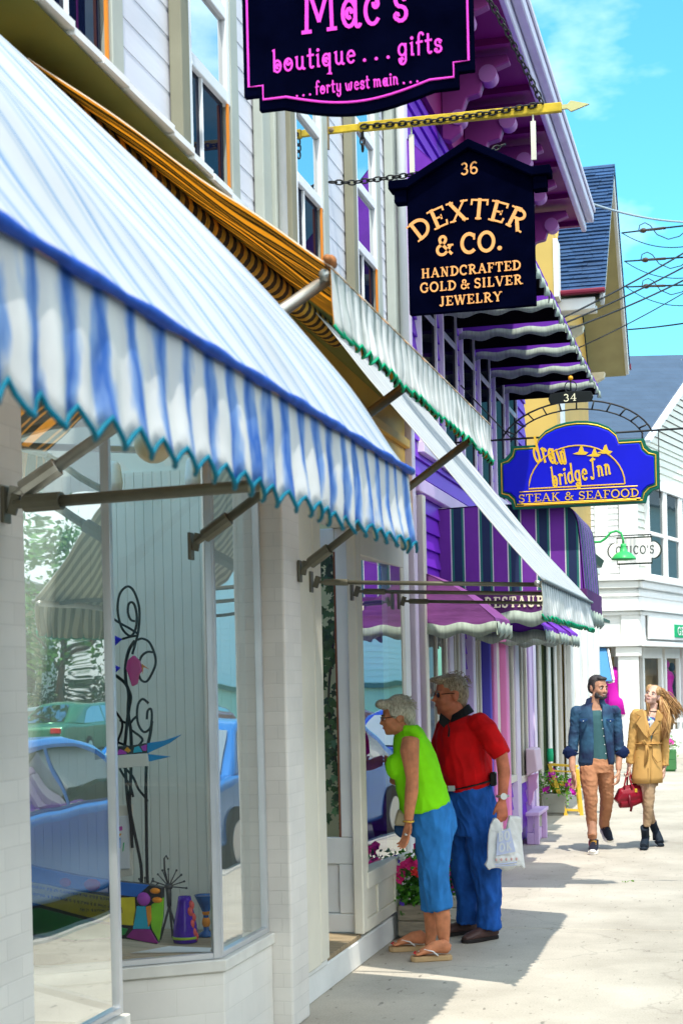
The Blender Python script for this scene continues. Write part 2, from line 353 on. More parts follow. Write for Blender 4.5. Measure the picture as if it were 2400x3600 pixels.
LOW = {   # playful round hand with curled ends
 'M': (1.22, [[(.06,.02),(.34,.02)], [(.20,.02),(.24,.96)], [(.24,.96),(.60,.20)], [(.60,.20),(.98,.98)], [(.98,.98),(1.0,.02)], [(.86,.02),(1.14,.02)]]),
 'a': (.64, [arc(.27,.28,.20,.26,30,330,14), [(.46,.56),(.46,.12)]+arc(.54,.10,.08,.10,180,330,6), arc(.27,.28,.08,.09,0,300,8)]),
 'c': (.56, [arc(.30,.28,.22,.27,40,320,14), arc(.40,.40,.07,.07,60,-200,8)]),
 's': (.50, [arc(.25,.42,.16,.14,10,250,8)+arc(.25,.14,.17,.14,80,-170,8), arc(.37,.46,.05,.05,0,300,6), arc(.12,.10,.05,.05,0,300,6)]),
 'b': (.62, [[(.06,.98),(.14,1.0),(.14,.04)], arc(.32,.26,.20,.26,170,-170,16), arc(.33,.26,.08,.09,0,300,8)]),
 'o': (.60, [arc(.29,.28,.22,.27,90,450,16), arc(.29,.36,.09,.09,90,360,8)]),
 'u': (.66, [[(.06,.54),(.14,.56),(.14,.22)]+arc(.30,.20,.16,.18,180,350,8), [(.47,.56),(.47,.10)]+arc(.55,.09,.07,.09,180,320,5)]),
 't': (.46, [[(.20,.86),(.20,.14)]+arc(.30,.13,.10,.12,180,330,6), [(.04,.56),(.40,.58)]]),
 'i': (.30, [[(.06,.52),(.14,.55),(.14,.04),(.24,.03)], [(.15,.76),(.151,.76)]]),
 'q': (.64, [arc(.27,.28,.20,.26,20,340,14), [(.46,.56),(.46,-.34),(.36,-.36),(.56,-.36)], arc(.27,.28,.08,.09,0,300,8)]),
 'e': (.58, [[(.10,.30),(.48,.32)]+arc(.29,.28,.20,.27,10,320,14)]),
 'g': (.62, [arc(.27,.30,.20,.25,20,380,14), [(.46,.56),(.46,-.10)]+arc(.28,-.14,.18,.20,0,-200,10), arc(.24,-.14,.07,.08,0,280,6)]),
 'f': (.44, [[(.16,-.02),(.17,.72)]+arc(.31,.78,.13,.17,180,20,7), [(.04,.52),(.38,.56)]]),
 'r': (.46, [[(.04,.52),(.14,.55),(.14,.02)], [(.14,.34)]+arc(.28,.40,.13,.14,160,20,6)]),
 'y': (.62, [[(.06,.54),(.12,.56),(.13,.26)]+arc(.28,.22,.15,.18,180,350,7), [(.46,.56),(.46,-.10)]+arc(.30,-.14,.16,.18,0,-190,8)]),
 'w': (.86, [[(.06,.54),(.14,.20)]+arc(.26,.18,.12,.16,180,350,6)+[(.40,.48)], [(.40,.48)]+arc(.52,.18,.12,.16,180,350,6)+[(.68,.56)], arc(.66,.50,.06,.06,30,300,6)]),
 'm': (.92, [[(.04,.52),(.13,.55),(.13,.02)], [(.13,.32)]+arc(.28,.34,.14,.20,170,0,7)+[(.42,.02)], [(.42,.32)]+arc(.56,.34,.14,.20,170,0,7)+[(.70,.06),(.82,.04)]]),
 'n': (.64, [[(.04,.52),(.13,.55),(.13,.02)], [(.13,.32)]+arc(.29,.34,.15,.20,170,0,7)+[(.44,.06),(.54,.04)]]),
 'd': (.64, [arc(.27,.28,.20,.26,20,340,14), [(.46,1.0),(.46,.12),(.56,.06)]]),
 'I': (.56, [[(.30,.98),(.24,.04)]+arc(.12,.08,.12,.10,-20,-190,6), [(.10,.90),(.34,1.0),(.52,.92)]]),
 "'": (.24, [[(.14,1.0),(.08,.78)]]),
 '.': (.34, [[(.14,.05),(.141,.05)]]),
}
def strokes_of(txt, style, gap=.06, space=.42):
    out = []; x = 0.
    for ch in txt:
        if ch == ' ': x += space; continue
        if style == 'caps':
            wd, st, sf = CAPS[ch]
            for hw, pts in st: out.append((hw, [(x+a, b) for a, b in pts]))
            for a, b in sf: out.append((.042, [(x+a-.14, min(max(b, .035), .965)), (x+a+.14, min(max(b, .035), .965))]))
        else:
            wd, st = LOW[ch]
            for pts in st: out.append((.046 if len(pts) > 2 or abs(pts[0][0]-pts[1][0]) > .01 else .075, [(x+a, b) for a, b in pts]))
        x += wd+gap
    return out, x-gap
def lettering(mb, txt, o, ux, uz, height, width=None, style='caps', gap=.06, space=.42, relief=.0018, bold=1., arch=None, m=0, slant=0., align='c', nrm=None):
    """raised letters on the plane through o (baseline centre) with unit axes ux, uz"""
    o, ux, uz = Vector(o), Vector(ux).normalized(), Vector(uz).normalized()
    nn = ux.cross(uz).normalized()      # toward the viewer for ux right, uz up
    st, W = strokes_of(txt, style, gap, space)
    sx = width/W if width else height; kz = 0
    for hw, pts in st:
        P = []
        for a, b in pts:
            u = (a-(W/2 if align == 'c' else 0))*sx + slant*b*height; v = b*height
            if arch:       # bend the baseline round a circle of radius arch
                t = u/arch; rr = arch+v; u, v = rr*math.sin(t), rr*math.cos(t)-arch
            P.append(o+ux*u+uz*v)
        r = hw*height*bold; kz += 1; lift = nn*(relief+.00012*kz)
        if len(P) == 2 and (P[0]-P[1]).length < .01*height:
            ring = [P[0]+ux*(r*math.cos(q))+uz*(r*math.sin(q)) for q in [2*math.pi*i/10 for i in range(10)]]
            mb.add([p+lift for p in ring]+[p-nn*.001 for p in ring], [tuple(range(10))]+[(i, i+10, (i+1) % 10+10, (i+1) % 10) for i in range(10)], m); continue
        closed = (P[0]-P[-1]).length < 1e-5
        e0 = (P[0]-P[1]).normalized(); e1 = (P[-1]-P[-2]).normalized()
        if not closed: P = [P[0]+e0*r*.35]+P[1:-1]+[P[-1]+e1*r*.35]
        vs = []; n_ = len(P)
        for i in range(n_):        # flat raised ribbon with mitred bends
            d0 = (P[i]-P[i-1]).normalized() if i else ((P[-1]-P[-2]).normalized() if closed else (P[1]-P[0]).normalized())
            d1 = (P[i+1]-P[i]).normalized() if i < n_-1 else ((P[1]-P[0]).normalized() if closed else d0)
            t = d0+d1
            t = t.normalized() if t.length > 1e-4 else d1
            sd = t.cross(nn).normalized(); k = min(1.6, 1/max(.35, sd.dot(d1.cross(nn).normalized())))
            vs += [P[i]+sd*r*k+lift, P[i]-sd*r*k+lift, P[i]+sd*r*k-nn*.001, P[i]-sd*r*k-nn*.001]
        fs = []
        for i in range(n_-1):
            q = i*4; fs += [(q, q+4, q+5, q+1), (q, q+2, q+6, q+4), (q+1, q+5, q+7, q+3)]
        fs += [(0, 1, 3, 2), (4*n_-4, 4*n_-2, 4*n_-1, 4*n_-3)]
        mb.add(vs, fs, m)
# ------------------------------------------------------------------ small shared shapes
def chain(name, pts, label, parent=None, cat='chain', link=.05, r=.005):
    mb = MB(); pts = [Vector(p) for p in pts]
    tot = [0]
    for a, b in zip(pts, pts[1:]): tot.append(tot[-1]+(b-a).length)
    n = max(2, int(tot[-1]/(link*.72)))
    for i in range(n):
        s = (i+.5)/n*tot[-1]; k = 0
        while k < len(pts)-2 and tot[k+1] < s: k += 1
        q = (s-tot[k])/max(1e-6, tot[k+1]-tot[k]); c = pts[k].lerp(pts[k+1], q); d = (pts[k+1]-pts[k]).normalized()
        sd = d.cross(Vector((0,1,0)) if i % 2 else Vector((.3,.2,1))).normalized()
        ring = [c+d*(link*.5*math.cos(t))+sd*(link*.27*math.sin(t)) for t in [2*math.pi*j/10 for j in range(11)]]
        mb.tube(ring, r, 5)
    o = mb.build(name, DARKMETAL, parent, smooth=True)
    return o if parent is not None else tag(o, label, cat)
def leaf_quads(mb, c, n, spread, size, m=0, rnd=random, droop=0.):
    for _ in range(n):
        d = Vector((rnd.gauss(0,1), rnd.gauss(0,1), rnd.gauss(0,1)))
        p = Vector(c)+Vector((d.x*spread[0], d.y*spread[1], d.z*spread[2]))
        a = Vector((rnd.gauss(0,1), rnd.gauss(0,1), rnd.gauss(0,.6)-droop)).normalized(); b = a.cross(Vector((rnd.gauss(0,1), rnd.gauss(0,1), rnd.gauss(0,1)))).normalized()
        s = size*rnd.uniform(.6, 1.3)
        mb.add([p-a*s, p+b*s*.5-a*s*.1, p+a*s, p-b*s*.5-a*s*.1], [(0,1,2,3)], m)
# ================================================================== GROUND
gm, N, L, B = nt('concrete'); B.inputs['Roughness'].default_value = .8
v = coords(N, L); sp = N.new('ShaderNodeSeparateXYZ'); L.new(v, sp.inputs[0])
n1 = N.new('ShaderNodeTexNoise'); n1.inputs['Scale'].default_value = 1.1; n1.inputs['Detail'].default_value = 8; n1.inputs['Roughness'].default_value = .65; L.new(v, n1.inputs[0])
n2 = N.new('ShaderNodeTexNoise'); n2.inputs['Scale'].default_value = 90; n2.inputs['Detail'].default_value = 3; L.new(v, n2.inputs[0])
vo = N.new('ShaderNodeTexNoise'); vo.inputs['Scale'].default_value = 1; vo.inputs['Detail'].default_value = 2
mpv = N.new('ShaderNodeMapping'); mpv.inputs['Scale'].default_value = (26, 9, 1); mpv.inputs['Rotation'].default_value = (0, 0, .3); L.new(v, mpv.inputs[0]); L.new(mpv.outputs[0], vo.inputs[0])
c1 = N.new('ShaderNodeValToRGB'); c1.color_ramp.elements[0].position = .3; c1.color_ramp.elements[0].color = (.35, .31, .25, 1); c1.color_ramp.elements[1].position = .75; c1.color_ramp.elements[1].color = (.57, .52, .43, 1); L.new(n1.outputs[0], c1.inputs[0])
sp2 = N.new('ShaderNodeMapRange'); sp2.inputs[1].default_value = .66; sp2.inputs[2].default_value = .74; sp2.inputs[3].default_value = 1; sp2.inputs[4].default_value = .5; L.new(vo.outputs[0], sp2.inputs[0])
sp3 = N.new('ShaderNodeMapRange'); sp3.inputs[1].default_value = .35; sp3.inputs[2].default_value = .65; sp3.inputs[3].default_value = .9; sp3.inputs[4].default_value = 1.06; L.new(n2.outputs[0], sp3.inputs[0])
mx = N.new('ShaderNodeMix'); mx.data_type = 'RGBA'; mx.blend_type = 'MULTIPLY'; mx.inputs[0].default_value = 1
nd = N.new('ShaderNodeTexNoise'); nd.inputs['Scale'].default_value = 2.5; nd.inputs['Detail'].default_value = 5; L.new(v, nd.inputs[0])
vm = N.new('ShaderNodeVectorMath'); vm.operation = 'SCALE'; vm.inputs['Scale'].default_value = .9; L.new(nd.outputs['Color'], vm.inputs[0])
va = N.new('ShaderNodeVectorMath'); va.operation = 'ADD'; L.new(v, va.inputs[0]); L.new(vm.outputs[0], va.inputs[1])
ve = N.new('ShaderNodeTexVoronoi'); ve.feature = 'DISTANCE_TO_EDGE'; ve.inputs['Scale'].default_value = .30; L.new(va.outputs[0], ve.inputs[0])
ce = N.new('ShaderNodeMapRange'); ce.inputs[1].default_value = .0; ce.inputs[2].default_value = .006; ce.inputs[3].default_value = .80; ce.inputs[4].default_value = 1; L.new(ve.outputs['Distance'], ce.inputs[0])
gs_ = N.new('ShaderNodeTexVoronoi'); gs_.inputs['Scale'].default_value = 3.2; L.new(v, gs_.inputs[0])
gg = N.new('ShaderNodeMapRange'); gg.inputs[1].default_value = .035; gg.inputs[2].default_value = .055; gg.inputs[3].default_value = .72; gg.inputs[4].default_value = 1; L.new(gs_.outputs['Distance'], gg.inputs[0])
cg = mth(N, L, 'MULTIPLY', ce.outputs[0], gg.outputs[0])
L.new(c1.outputs[0], mx.inputs[6]); L.new(mth(N, L, 'MULTIPLY', mth(N, L, 'MULTIPLY', sp2.outputs[0], sp3.outputs[0]), cg), mx.inputs[7]); L.new(mx.outputs[2], B.inputs['Base Color'])
bp = N.new('ShaderNodeBump'); bp.inputs['Strength'].default_value = .25; bp.inputs['Distance'].default_value = .004; L.new(n2.outputs[0], bp.inputs['Height']); L.new(bp.outputs[0], B.inputs['Normal'])
CONC = gm
ASPH = M('asphalt', (.055, .055, .058), .85, var=.25, vscale=2, bump=.3, bscale=160)
tag(MB().box(-400, 400, -300, 500, -.5, -.16).build('ground', M('earth', (.16, .15, .10), .9, var=.3, vscale=.2)), kind='structure')
tag(MB().box(.144, 12.4, -300, 500, -.156, -.12).build('road', ASPH), kind='structure')
s = MB()                # pavement slabs with open joints
ys = [-6.0, -.5, 5.1, 10.55, 16.1, 22.2, 28.8]
jw = .006
for a, b in zip(ys, ys[1:]):
    for x0, x1 in ((-5.2, -.02),): s.box(x0+jw, x1-jw, a+jw, b-jw, -.15, 0)
s.box(-9, -.02, 28.8+jw, 90, -.15, 0)
tag(s.build('pavement', CONC, bevel=.006), kind='structure')
tag(MB().box(-5.2, -.02, -6, 28.8, -.155, -.012).build('pavement_bed', M('joint_dirt', (.12, .11, .08), .9)), kind='structure')
tag(MB().box(-.016, .14, -6, 90, -.15, .004).build('kerb', M('kerb_stone', (.45, .44, .41), .8, var=.2), bevel=.02), kind='structure')
tag(MB().box(12.41, 15, -60, 200, -.156, 0).build('far_pavement', CONC), kind='structure')
tw = MB()                # weeds and grit in the joint cracks
for x, y in ((-.95, 12.95), (-.9, 13.0), (-1.0, 16.5), (-.97, 16.6)): leaf_quads(tw, (x, y, .006), 8, (.022, .01, .003), .010)
tag(tw.build('weeds', leafmat('weed_leaf', (.08, .22, .02), (.2, .42, .03))), kind='stuff')

# ================================================================== WHITE SHOP BUILDING
shop = thing('white_shop_building', 'cream white building at the near end, brick piers and glazed shopfronts, tall sash windows above', 'building', (-2.25, 0, 0))
BRK = brickmat('painted_brick', (.79, .755, .69), (.71, .68, .62), bump=.28, var=.13)
BRK2 = brickmat('painted_block', (.80, .775, .71), (.73, .71, .64), bw=.36, bh=.12, bump=.25, var=.12)
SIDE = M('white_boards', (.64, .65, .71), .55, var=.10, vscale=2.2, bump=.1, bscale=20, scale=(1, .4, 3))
m = MB(); clap(m, -2.25, -3, 10.62, 3.7, 7.6, .117, .005)
m.box(-2.36, -2.27, -3, 10.62, 3.7, 7.6); m.build('upper_wall', SIDE, shop)
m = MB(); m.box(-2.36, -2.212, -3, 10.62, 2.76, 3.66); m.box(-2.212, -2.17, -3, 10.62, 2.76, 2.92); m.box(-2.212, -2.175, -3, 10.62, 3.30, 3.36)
m.build('fascia', M('fascia_glow_gold', (.80, .50, .12), .6, var=.12, vscale=2, bump=.15), shop, bevel=.004)  # orange light through the awning cloth is put into this colour
SOFF = M('soffit_shade_olive', (.20, .20, .045), .7, var=.22, vscale=1.5, bump=.2, bscale=18)  # white soffit; its shade is put into the olive colour
def zc_(y): return 3.745-.032*(y-4.5)      # the old cornice dips away along the street
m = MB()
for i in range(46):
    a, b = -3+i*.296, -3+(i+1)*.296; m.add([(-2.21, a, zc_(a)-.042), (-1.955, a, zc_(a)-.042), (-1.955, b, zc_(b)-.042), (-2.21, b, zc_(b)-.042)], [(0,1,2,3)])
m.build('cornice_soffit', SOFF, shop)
m = MB()
yy = -3.
while yy < 10.6:           # a slightly wavy folded flashing
    y2 = min(yy+.22, 10.62); dz = .006*math.sin(yy*5.1)+.004*random.uniform(-1, 1)
    m.box(-2.24, -1.940+random.uniform(-.004, .004), yy, y2-.001, zc_(yy)-.026+dz, zc_(yy)-.002+dz); yy = y2
m.build('cornice_flashing', M('flashing_white', (.85, .85, .84), .4, var=.08), shop)
# piers
for a, b, nm in ((4.02, 4.49, 0), (7.35, 7.65, 0), (.6, .95, 0)):
    MB().box(-2.36, -2.15, a, b, 0, 2.755).build('brick_pier', BRK, shop, bevel=.012, seg=2)
# bulkheads
def poly_box(mb, pts, z0, z1, m=0):
    n = len(pts); vs = [(x, y, z0) for x, y in pts]+[(x, y, z1) for x, y in pts]
    mb.add(vs, [tuple(reversed(range(n))), tuple(range(n, 2*n))]+[(i, (i+1) % n, (i+1) % n+n, i+n) for i in range(n)], m)
XG = -2.28
P1, P2 = (XG, 5.47), (-3.0, 5.98)       # near side of the entry splay
Q1, Q2 = (XG, 6.62), (-3.0, 6.11)       # far side, seen face on
m = MB(); poly_box(m, [(XG+.03, 4.495), (XG+.03, 5.44), (XG-.10, 5.46), (XG-.10, 4.495)], 0, .42); m.build('bulkhead', BRK2, shop, bevel=.006)
m = MB(); poly_box(m, [(XG+.03, 6.61), (XG+.03, 7.345), (XG-.10, 7.345), (XG-.10, 6.69), (-3.0, 6.24), (-3.0, 6.08)], 0, .42); m.build('bulkhead', BRK2, shop, bevel=.006)
SILL = M('sill_paint', (.70, .69, .63), .5, var=.15, vscale=6)
m = MB(); poly_box(m, [(XG+.045, 6.595), (XG+.045, 7.346), (XG-.10, 7.346), (XG-.10, 6.70), (-3.0, 6.25), (-3.0, 6.06)], .422, .475); m.build('sill', SILL, shop, bevel=.004)
m = MB(); poly_box(m, [(XG+.045, 4.496), (XG+.045, 5.47), (XG-.10, 5.47), (XG-.10, 4.496)], .422, .475); m.build('sill', SILL, shop, bevel=.004)
# display windows: three glazed lights
def light(parent, a, b, z0, z1, gl, fw=.028, dp=.035, fmat=ALU, name='display_window'):
    a, b = Vector((a[0], a[1], 0)), Vector((b[0], b[1], 0)); d = (b-a).normalized(); nrm = Vector((-d.y, d.x, 0)) if False else Vector((d.y, -d.x, 0))
    fr = MB()
    zc = (z0+z1)/2
    for p in (a+d*fw/2, b-d*fw/2): fr.bar(p+z3*z0, p+z3*z1, dp, fw, nrm.cross(z3) if False else d)
    for z in (z0+fw/2, z1-fw/2): fr.bar(a+d*fw+z3*z, b-d*fw+z3*z, dp, fw)
    f = fr.build(name, fmat, parent, bevel=.003)
    g = MB(); p, q = a+d*fw, b-d*fw; g.add([p+z3*(z0+fw), q+z3*(z0+fw), q+z3*(z1-fw), p+z3*(z1-fw)], [(0,1,2,3)])
    g.build('pane', gl, f); return f
GS = glass('shop_glass', .60, (.98,1,.99), .06); GF = glass('shop_glass_faint', .055, (.99,1,.99))
light(shop, (XG, 4.50), (XG, 5.47), .476, 2.75, GS)
light(shop, P1, P2, .476, 2.75, glass('clear_glass', .05))
light(shop, Q1, Q2, .476, 2.75, GF)
light(shop, (XG, 6.62), (XG, 7.345), .476, 2.75, GS)
MB().box(XG-.012, XG+.012, 6.607, 6.633, .476, 2.75).build('corner_post', ALU, shop, bevel=.004)
MB().box(XG-.012, XG+.012, 5.457, 5.483, .476, 2.75).build('corner_post', ALU, shop, bevel=.004)
# the room behind the glass
INW = M('beadboard', (.80, .81, .74), .6, var=.06, vscale=3)
m = MB()
x = -5.2
while x < -2.4:
    m.box(x+.001, x+.049, 7.55, 7.57, .45, 2.8); x += .05
m.box(-5.2, -2.37, 7.572, 7.64, .0, 3.9); m.build('partition', INW, shop)
MB().box(-5.2, -2.385, 6.75, 7.54, .40, .45).build('display_floor', M('display_wood', (.42, .33, .22), .5, var=.25, vscale=6, scale=(1, 6, 1)), shop)
MB().box(-5.3, -5.2, -3, 10.6, .0, 3.6).build('back_wall', M('room_wall', (.75, .74, .68), .8), shop)
MB().box(-5.2, -2.37, -3, 6.15, 2.8, 2.84).build('ceiling', M('room_ceiling', (.6, .6, .55), .8), shop)  # ceiling cut short so sky from the open top lights the display
MB().box(-5.2, -2.39, -3, 7.54, -.02, .02).build('room_floor', M('room_floor', (.25, .2, .15), .6, var=.2), shop)
MB().box(-3.9, -2.39, 4.3, 5.4, .40, .45).build('display_floor', MATS['display_wood'], shop)
MB().box(-5.2, -2.37, 3.6, 3.7, 0, 2.8).build('partition', INW, shop)
# second shopfront: casing, plinth, porch, ivy window, display window
m = MB(); m.box(-2.36, -2.2, 7.655, 8.20, .2, 2.70); m.box(-2.2, -2.175, 7.66, 7.98, .2, 2.70); m.box(-2.2, -2.185, 8.03, 8.19, .2, 2.70)
m.build('door_casing', CREAM, shop, bevel=.006)
m = MB(); m.box(-2.5, -2.225, 7.655, 10.60, 0, .155); m.box(-2.5, -2.205, 7.655, 8.22, .157, .195)
m.build('plinth', WHITE, shop, bevel=.008)
m = MB()
for i in range(9): m.box(-3.6, -2.23, 8.22+i*.098, 8.312+i*.098, .157, .185)
m.build('porch_floor', M('worn_boards', (.33, .25, .15), .7, var=.3, vscale=5, scale=(1, 8, 1)), shop, bevel=.003)
m = MB(); m.box(-2.26, -2.2, 9.05, 9.16, .188, 2.62); m.build('corner_post', CREAM, shop, bevel=.006)
m = MB(); m.box(-3.2, -2.262, 9.10, 9.15, .188, .30); m.box(-3.2, -2.262, 9.10, 9.15, .60, .76); m.box(-2.36, -2.262, 9.10, 9.15, .302, .598); m.box(-3.2, -2.362, 9.125, 9.148, .302, .598); m.box(-2.34, -2.262, 9.10, 9.15, .762, 2.62); m.box(-3.2, -2.342, 9.10, 9.15, 2.48, 2.62)
m.build('side_panelling', WHITE, shop, bevel=.005)
f = MB().box(-2.353, -2.341, 9.105, 9.145, .762, 2.478).build('side_window', M('brown_stop', (.22, .09, .05), .6), shop)
g = MB(); g.add([(-3.2, 9.125, .762), (-2.354, 9.125, .762), (-2.354, 9.125, 2.478), (-3.2, 9.125, 2.478)], [(0,1,2,3)]); g.build('pane', GF, f)
MB().box(-3.6, -2.37, 9.75, 9.80, .2, 2.79).build('partition', M('yellow_wall', (.70, .66, .38), .7), shop)
m = MB(); m.box(-3.65, -3.6, 8.22, 9.1, .19, 2.79); m.build('shop_door', CREAM, shop)
m = MB(); m.box(-2.3, -2.2, 9.162, 10.42, 2.46, 2.62); m.box(-2.3, -2.2, 10.33, 10.42, .2, 2.458); m.box(-2.3, -2.195, 9.162, 10.42, .44, .54); m.box(-2.3, -2.2, 9.162, 9.2, .542, 2.458)
m.box(-2.3, -2.2, 9.162, 10.329, .188, .26); m.box(-2.3, -2.215, 9.162, 10.329, .262, .438)
for y in (9.45, 9.95): m.box(-2.215, -2.203, y, y+.06, .262, .438)
f = m.build('front_window', CREAM, shop, bevel=.004)
g = MB(); g.add([(-2.268, 9.2, .542), (-2.205, 10.33, .542), (-2.205, 10.33, 2.458), (-2.268, 9.2, 2.458)], [(0,1,2,3)]); g.build('pane', glass('front_glass', .62), f)
m = MB(); m.box(-2.36, -2.2, 10.43, 10.60, 0, 2.755); m.build('end_board', WHITE, shop, bevel=.006)
MB().box(-2.36, -2.2, 7.655, 10.42, 2.622, 2.756).build('lintel', CREAM, shop, bevel=.005)
# upper sash windows
UG = glass('sash_glass', .72, wav=.02, back=(.02, .03, .05)); UD = glass('lower_sash_glass', .06, back=(.004, .007, .025))
CAS = M('window_casing', (.40, .43, .38), .55, var=.1); SASH = M('sash_white', (.78, .80, .82), .45); REVEAL = M('reveal_shade_olive', (.25, .24, .17), .7, var=.1)  # olive reveal colour stands in for the recess shadow
OR = M('orange_stop', (.75, .25, .03), .5)
for y0 in (4.83, 6.24, 7.88, 9.24, 3.5, 2.2):
    y1 = y0+.56
    m = MB(); zb0 = zc_(y1)+.012; m.box(-2.24, -2.185, y1, y1+.11, zb0, 5.85); m.box(-2.24, -2.165, y0-.14, y1+.15, 5.852, 6.0)
    w_ = m.build('sash_window', CAS, shop, bevel=.004)
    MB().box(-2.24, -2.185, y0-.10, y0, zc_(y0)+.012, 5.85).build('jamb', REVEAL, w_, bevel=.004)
    m = MB(); m.box(-2.236, -2.232, y0+.001, y1-.001, 3.79, 5.85); m.build('backing', M('window_dark', (.02, .02, .03), .8), w_)
    m = MB()
    for z in (4.36, 4.74, 5.12): m.box(-2.231, -2.19, y0+.045, y1-.045, z-.028, z+.028)
    m.box(-2.231, -2.19, y0+.001, y0+.044, 3.79, 5.85); m.box(-2.231, -2.19, y1-.044, y1-.001, 4.33, 5.85); m.box(-2.224, -2.198, (y0+y1)/2-.09, (y0+y1)/2-.078, 3.79, 4.331)
    m.build('sash', SASH, w_, bevel=.003)
    MB().box(-2.199, -2.187, y1-.044, y1-.030, 3.79, 4.328).build('stop', OR, w_)
    g = MB(); g.add([(-2.21, y0+.044, 4.36), (-2.21, y1-.044, 4.36), (-2.21, y1-.044, 5.85), (-2.21, y0+.044, 5.85)], [(0,1,2,3)]); g.build('pane', UG, w_)
    g = MB(); g.add([(-2.214, y0+.044, 3.79), (-2.214, y1-.044, 3.79), (-2.214, y1-.044, 4.36), (-2.214, y0+.044, 4.36)], [(0,1,2,3)]); g.build('pane', UD, w_)
# board strips and a downpipe between the windows
m = MB(); m.box(-2.24, -2.19, 7.30, 7.44, 3.79, 7.4); m.box(-2.24, -2.17, 7.441, 7.53, 3.79, 7.4); m.box(-2.24, -2.19, 7.531, 7.66, 3.79, 7.4)
m.build('wall_strip', CAS, shop, bevel=.005)
m = MB(); m.box(-2.24, -2.18, 10.27, 10.40, 3.79, 7.6); m.box(-2.24, -2.165, 10.401, 10.61, 3.79, 7.6); m.build('corner_board', CAS, shop, bevel=.006)
MB().tube([(-2.15, 7.49, 3.9), (-2.15, 7.49, 7.4)], .022, 10).build('downpipe', M('pipe_white', (.7, .71, .7), .5), shop, smooth=True)
MB().tube([(-2.14, 10.36, 3.8), (-2.14, 10.36, 7.4)], .03, 10).build('downpipe', MATS['pipe_white'], shop, smooth=True)
MB().box(-2.6, -1.9, -3, 10.62, 7.6, 7.8).build('roof_edge', WHITE, shop)
# ================================================================== STRIPED AWNINGS
def sweep(prof, y0, y1, ny, th, wave=0., seed=0):
    """two-sided cloth: outer skin (material 0) and inner skin (material 1) th apart"""
    mb = MB(); k = len(prof); vs = []
    for side in (0, 1):
        for i in range(k):
            a = prof[max(0, i-1)]; b = prof[min(k-1, i+1)]; dx, dz = b[0]-a[0], b[1]-a[1]; l = math.hypot(dx, dz); nx, nz_ = dz/l, -dx/l
            if nx < 0 and abs(nx) > abs(nz_): nx, nz_ = -nx, -nz_
            if nz_ < 0 and abs(nz_) >= abs(nx): nx, nz_ = -nx, -nz_
            for j in range(ny+1):
                y = y0+(y1-y0)*j/ny; t = i/(k-1)
                wv = wave*math.sin(math.pi*t)*(noise.noise(Vector((y*1.7+seed, t*2.5, seed)))+.5*noise.noise(Vector((y*5+seed, t*3, seed+4))))
                o = wv-(th if side else 0)
                vs.append((prof[i][0]+nx*o, y, prof[i][1]+nz_*o))
    q = k*(ny+1)
    for i in range(k-1):
        for j in range(ny):
            a = i*(ny+1)+j; mb_f = (a, a+1, a+ny+2, a+ny+1)
            mb.add([], [], 0)
            mb.f.append(mb_f); mb.m.append(0); mb.f.append(tuple(reversed([c+q for c in mb_f]))); mb.m.append(1)
    mb.v = [Vector(p) for p in vs]
    for j in range(ny):
        for i in (0, k-1): a = i*(ny+1)+j; mb.f.append((a, a+1, a+1+q, a+q)); mb.m.append(0)
    for i in range(k-1):
        for j in (0, ny): a = i*(ny+1)+j; mb.f.append((a, a+ny+1, a+ny+1+q, a+q)); mb.m.append(0)
    return mb
def flounce(xf, zt, h, y0, y1, per, amp, ripple, seed=0, ny_per=8, rows=7, flare=.014):
    ny = int((y1-y0)/per*ny_per); vs = []; mb = MB(); edge = []
    for side in (0, 1):
        for i in range(rows+1):
            t = i/rows
            for j in range(ny+1):
                y = y0+(y1-y0)*j/ny; ph = math.pi*(y-y0)/per
                hh = h+amp*abs(math.sin(ph))**.8
                x = xf+flare*t*t**.3+ripple*t*(math.sin(ph*2+noise.noise(Vector((y*3, seed, 0)))*2.5)*.8+1.6*noise.noise(Vector((y*4.3, t*1.5, seed))))-(.003 if side else 0)
                vs.append((x, y, zt-hh*t))
                if i == rows and not side: edge.append((x, y, zt-hh))
    q = (rows+1)*(ny+1)
    for i in range(rows):
        for j in range(ny):
            a = i*(ny+1)+j; f_ = (a, a+1, a+ny+2, a+ny+1); mb.f += [f_, tuple(reversed([c+q for c in f_]))]; mb.m += [0, 1]
    mb.v = [Vector(p) for p in vs]
    for j in range(ny): a = rows*(ny+1)+j; mb.f.append((a, a+1, a+1+q, a+q)); mb.m.append(0)
    return mb, edge
def pipe_arm(p, q, parent, r=.02, mat=GALV, plate=True):
    p, q = Vector(p), Vector(q); d = (q-p).normalized()
    a = MB().tube([p+d*.13, q], r, 10).build('arm', mat, parent, smooth=True)
    b = MB(); b.tube([p+d*.07, p+d*.20], r*1.55, 10); b.tube([p+d*.03, p+d*.09], r*.8, 8); b.bar(p+Vector((0,0,-.055)), p+Vector((0,0,.055)), .05, .012, (1,0,0)); b.bar(p+d*.02+Vector((0,0,-.03)), p+d*.04+Vector((0,0,.03)), .012, .03, (1,0,0))
    b.build('bracket', mat, a, bevel=.002)
    return a
WB = (.56, .58, .60)
A1_OUT = stripes('awning_top_blue', [(0, WB), (.36, (.42, .49, .57)), (.50, WB), (.62, (.22, .34, .53)), (.74, (.48, .54, .60)), (.84, WB)], .15, var=.10, vscale=3, trans=.25)
A1_IN = stripes('awning_lining_olive', [(0, (.62, .60, .42)), (.5, (.26, .26, .15))], .1, var=.15, trans=.18)
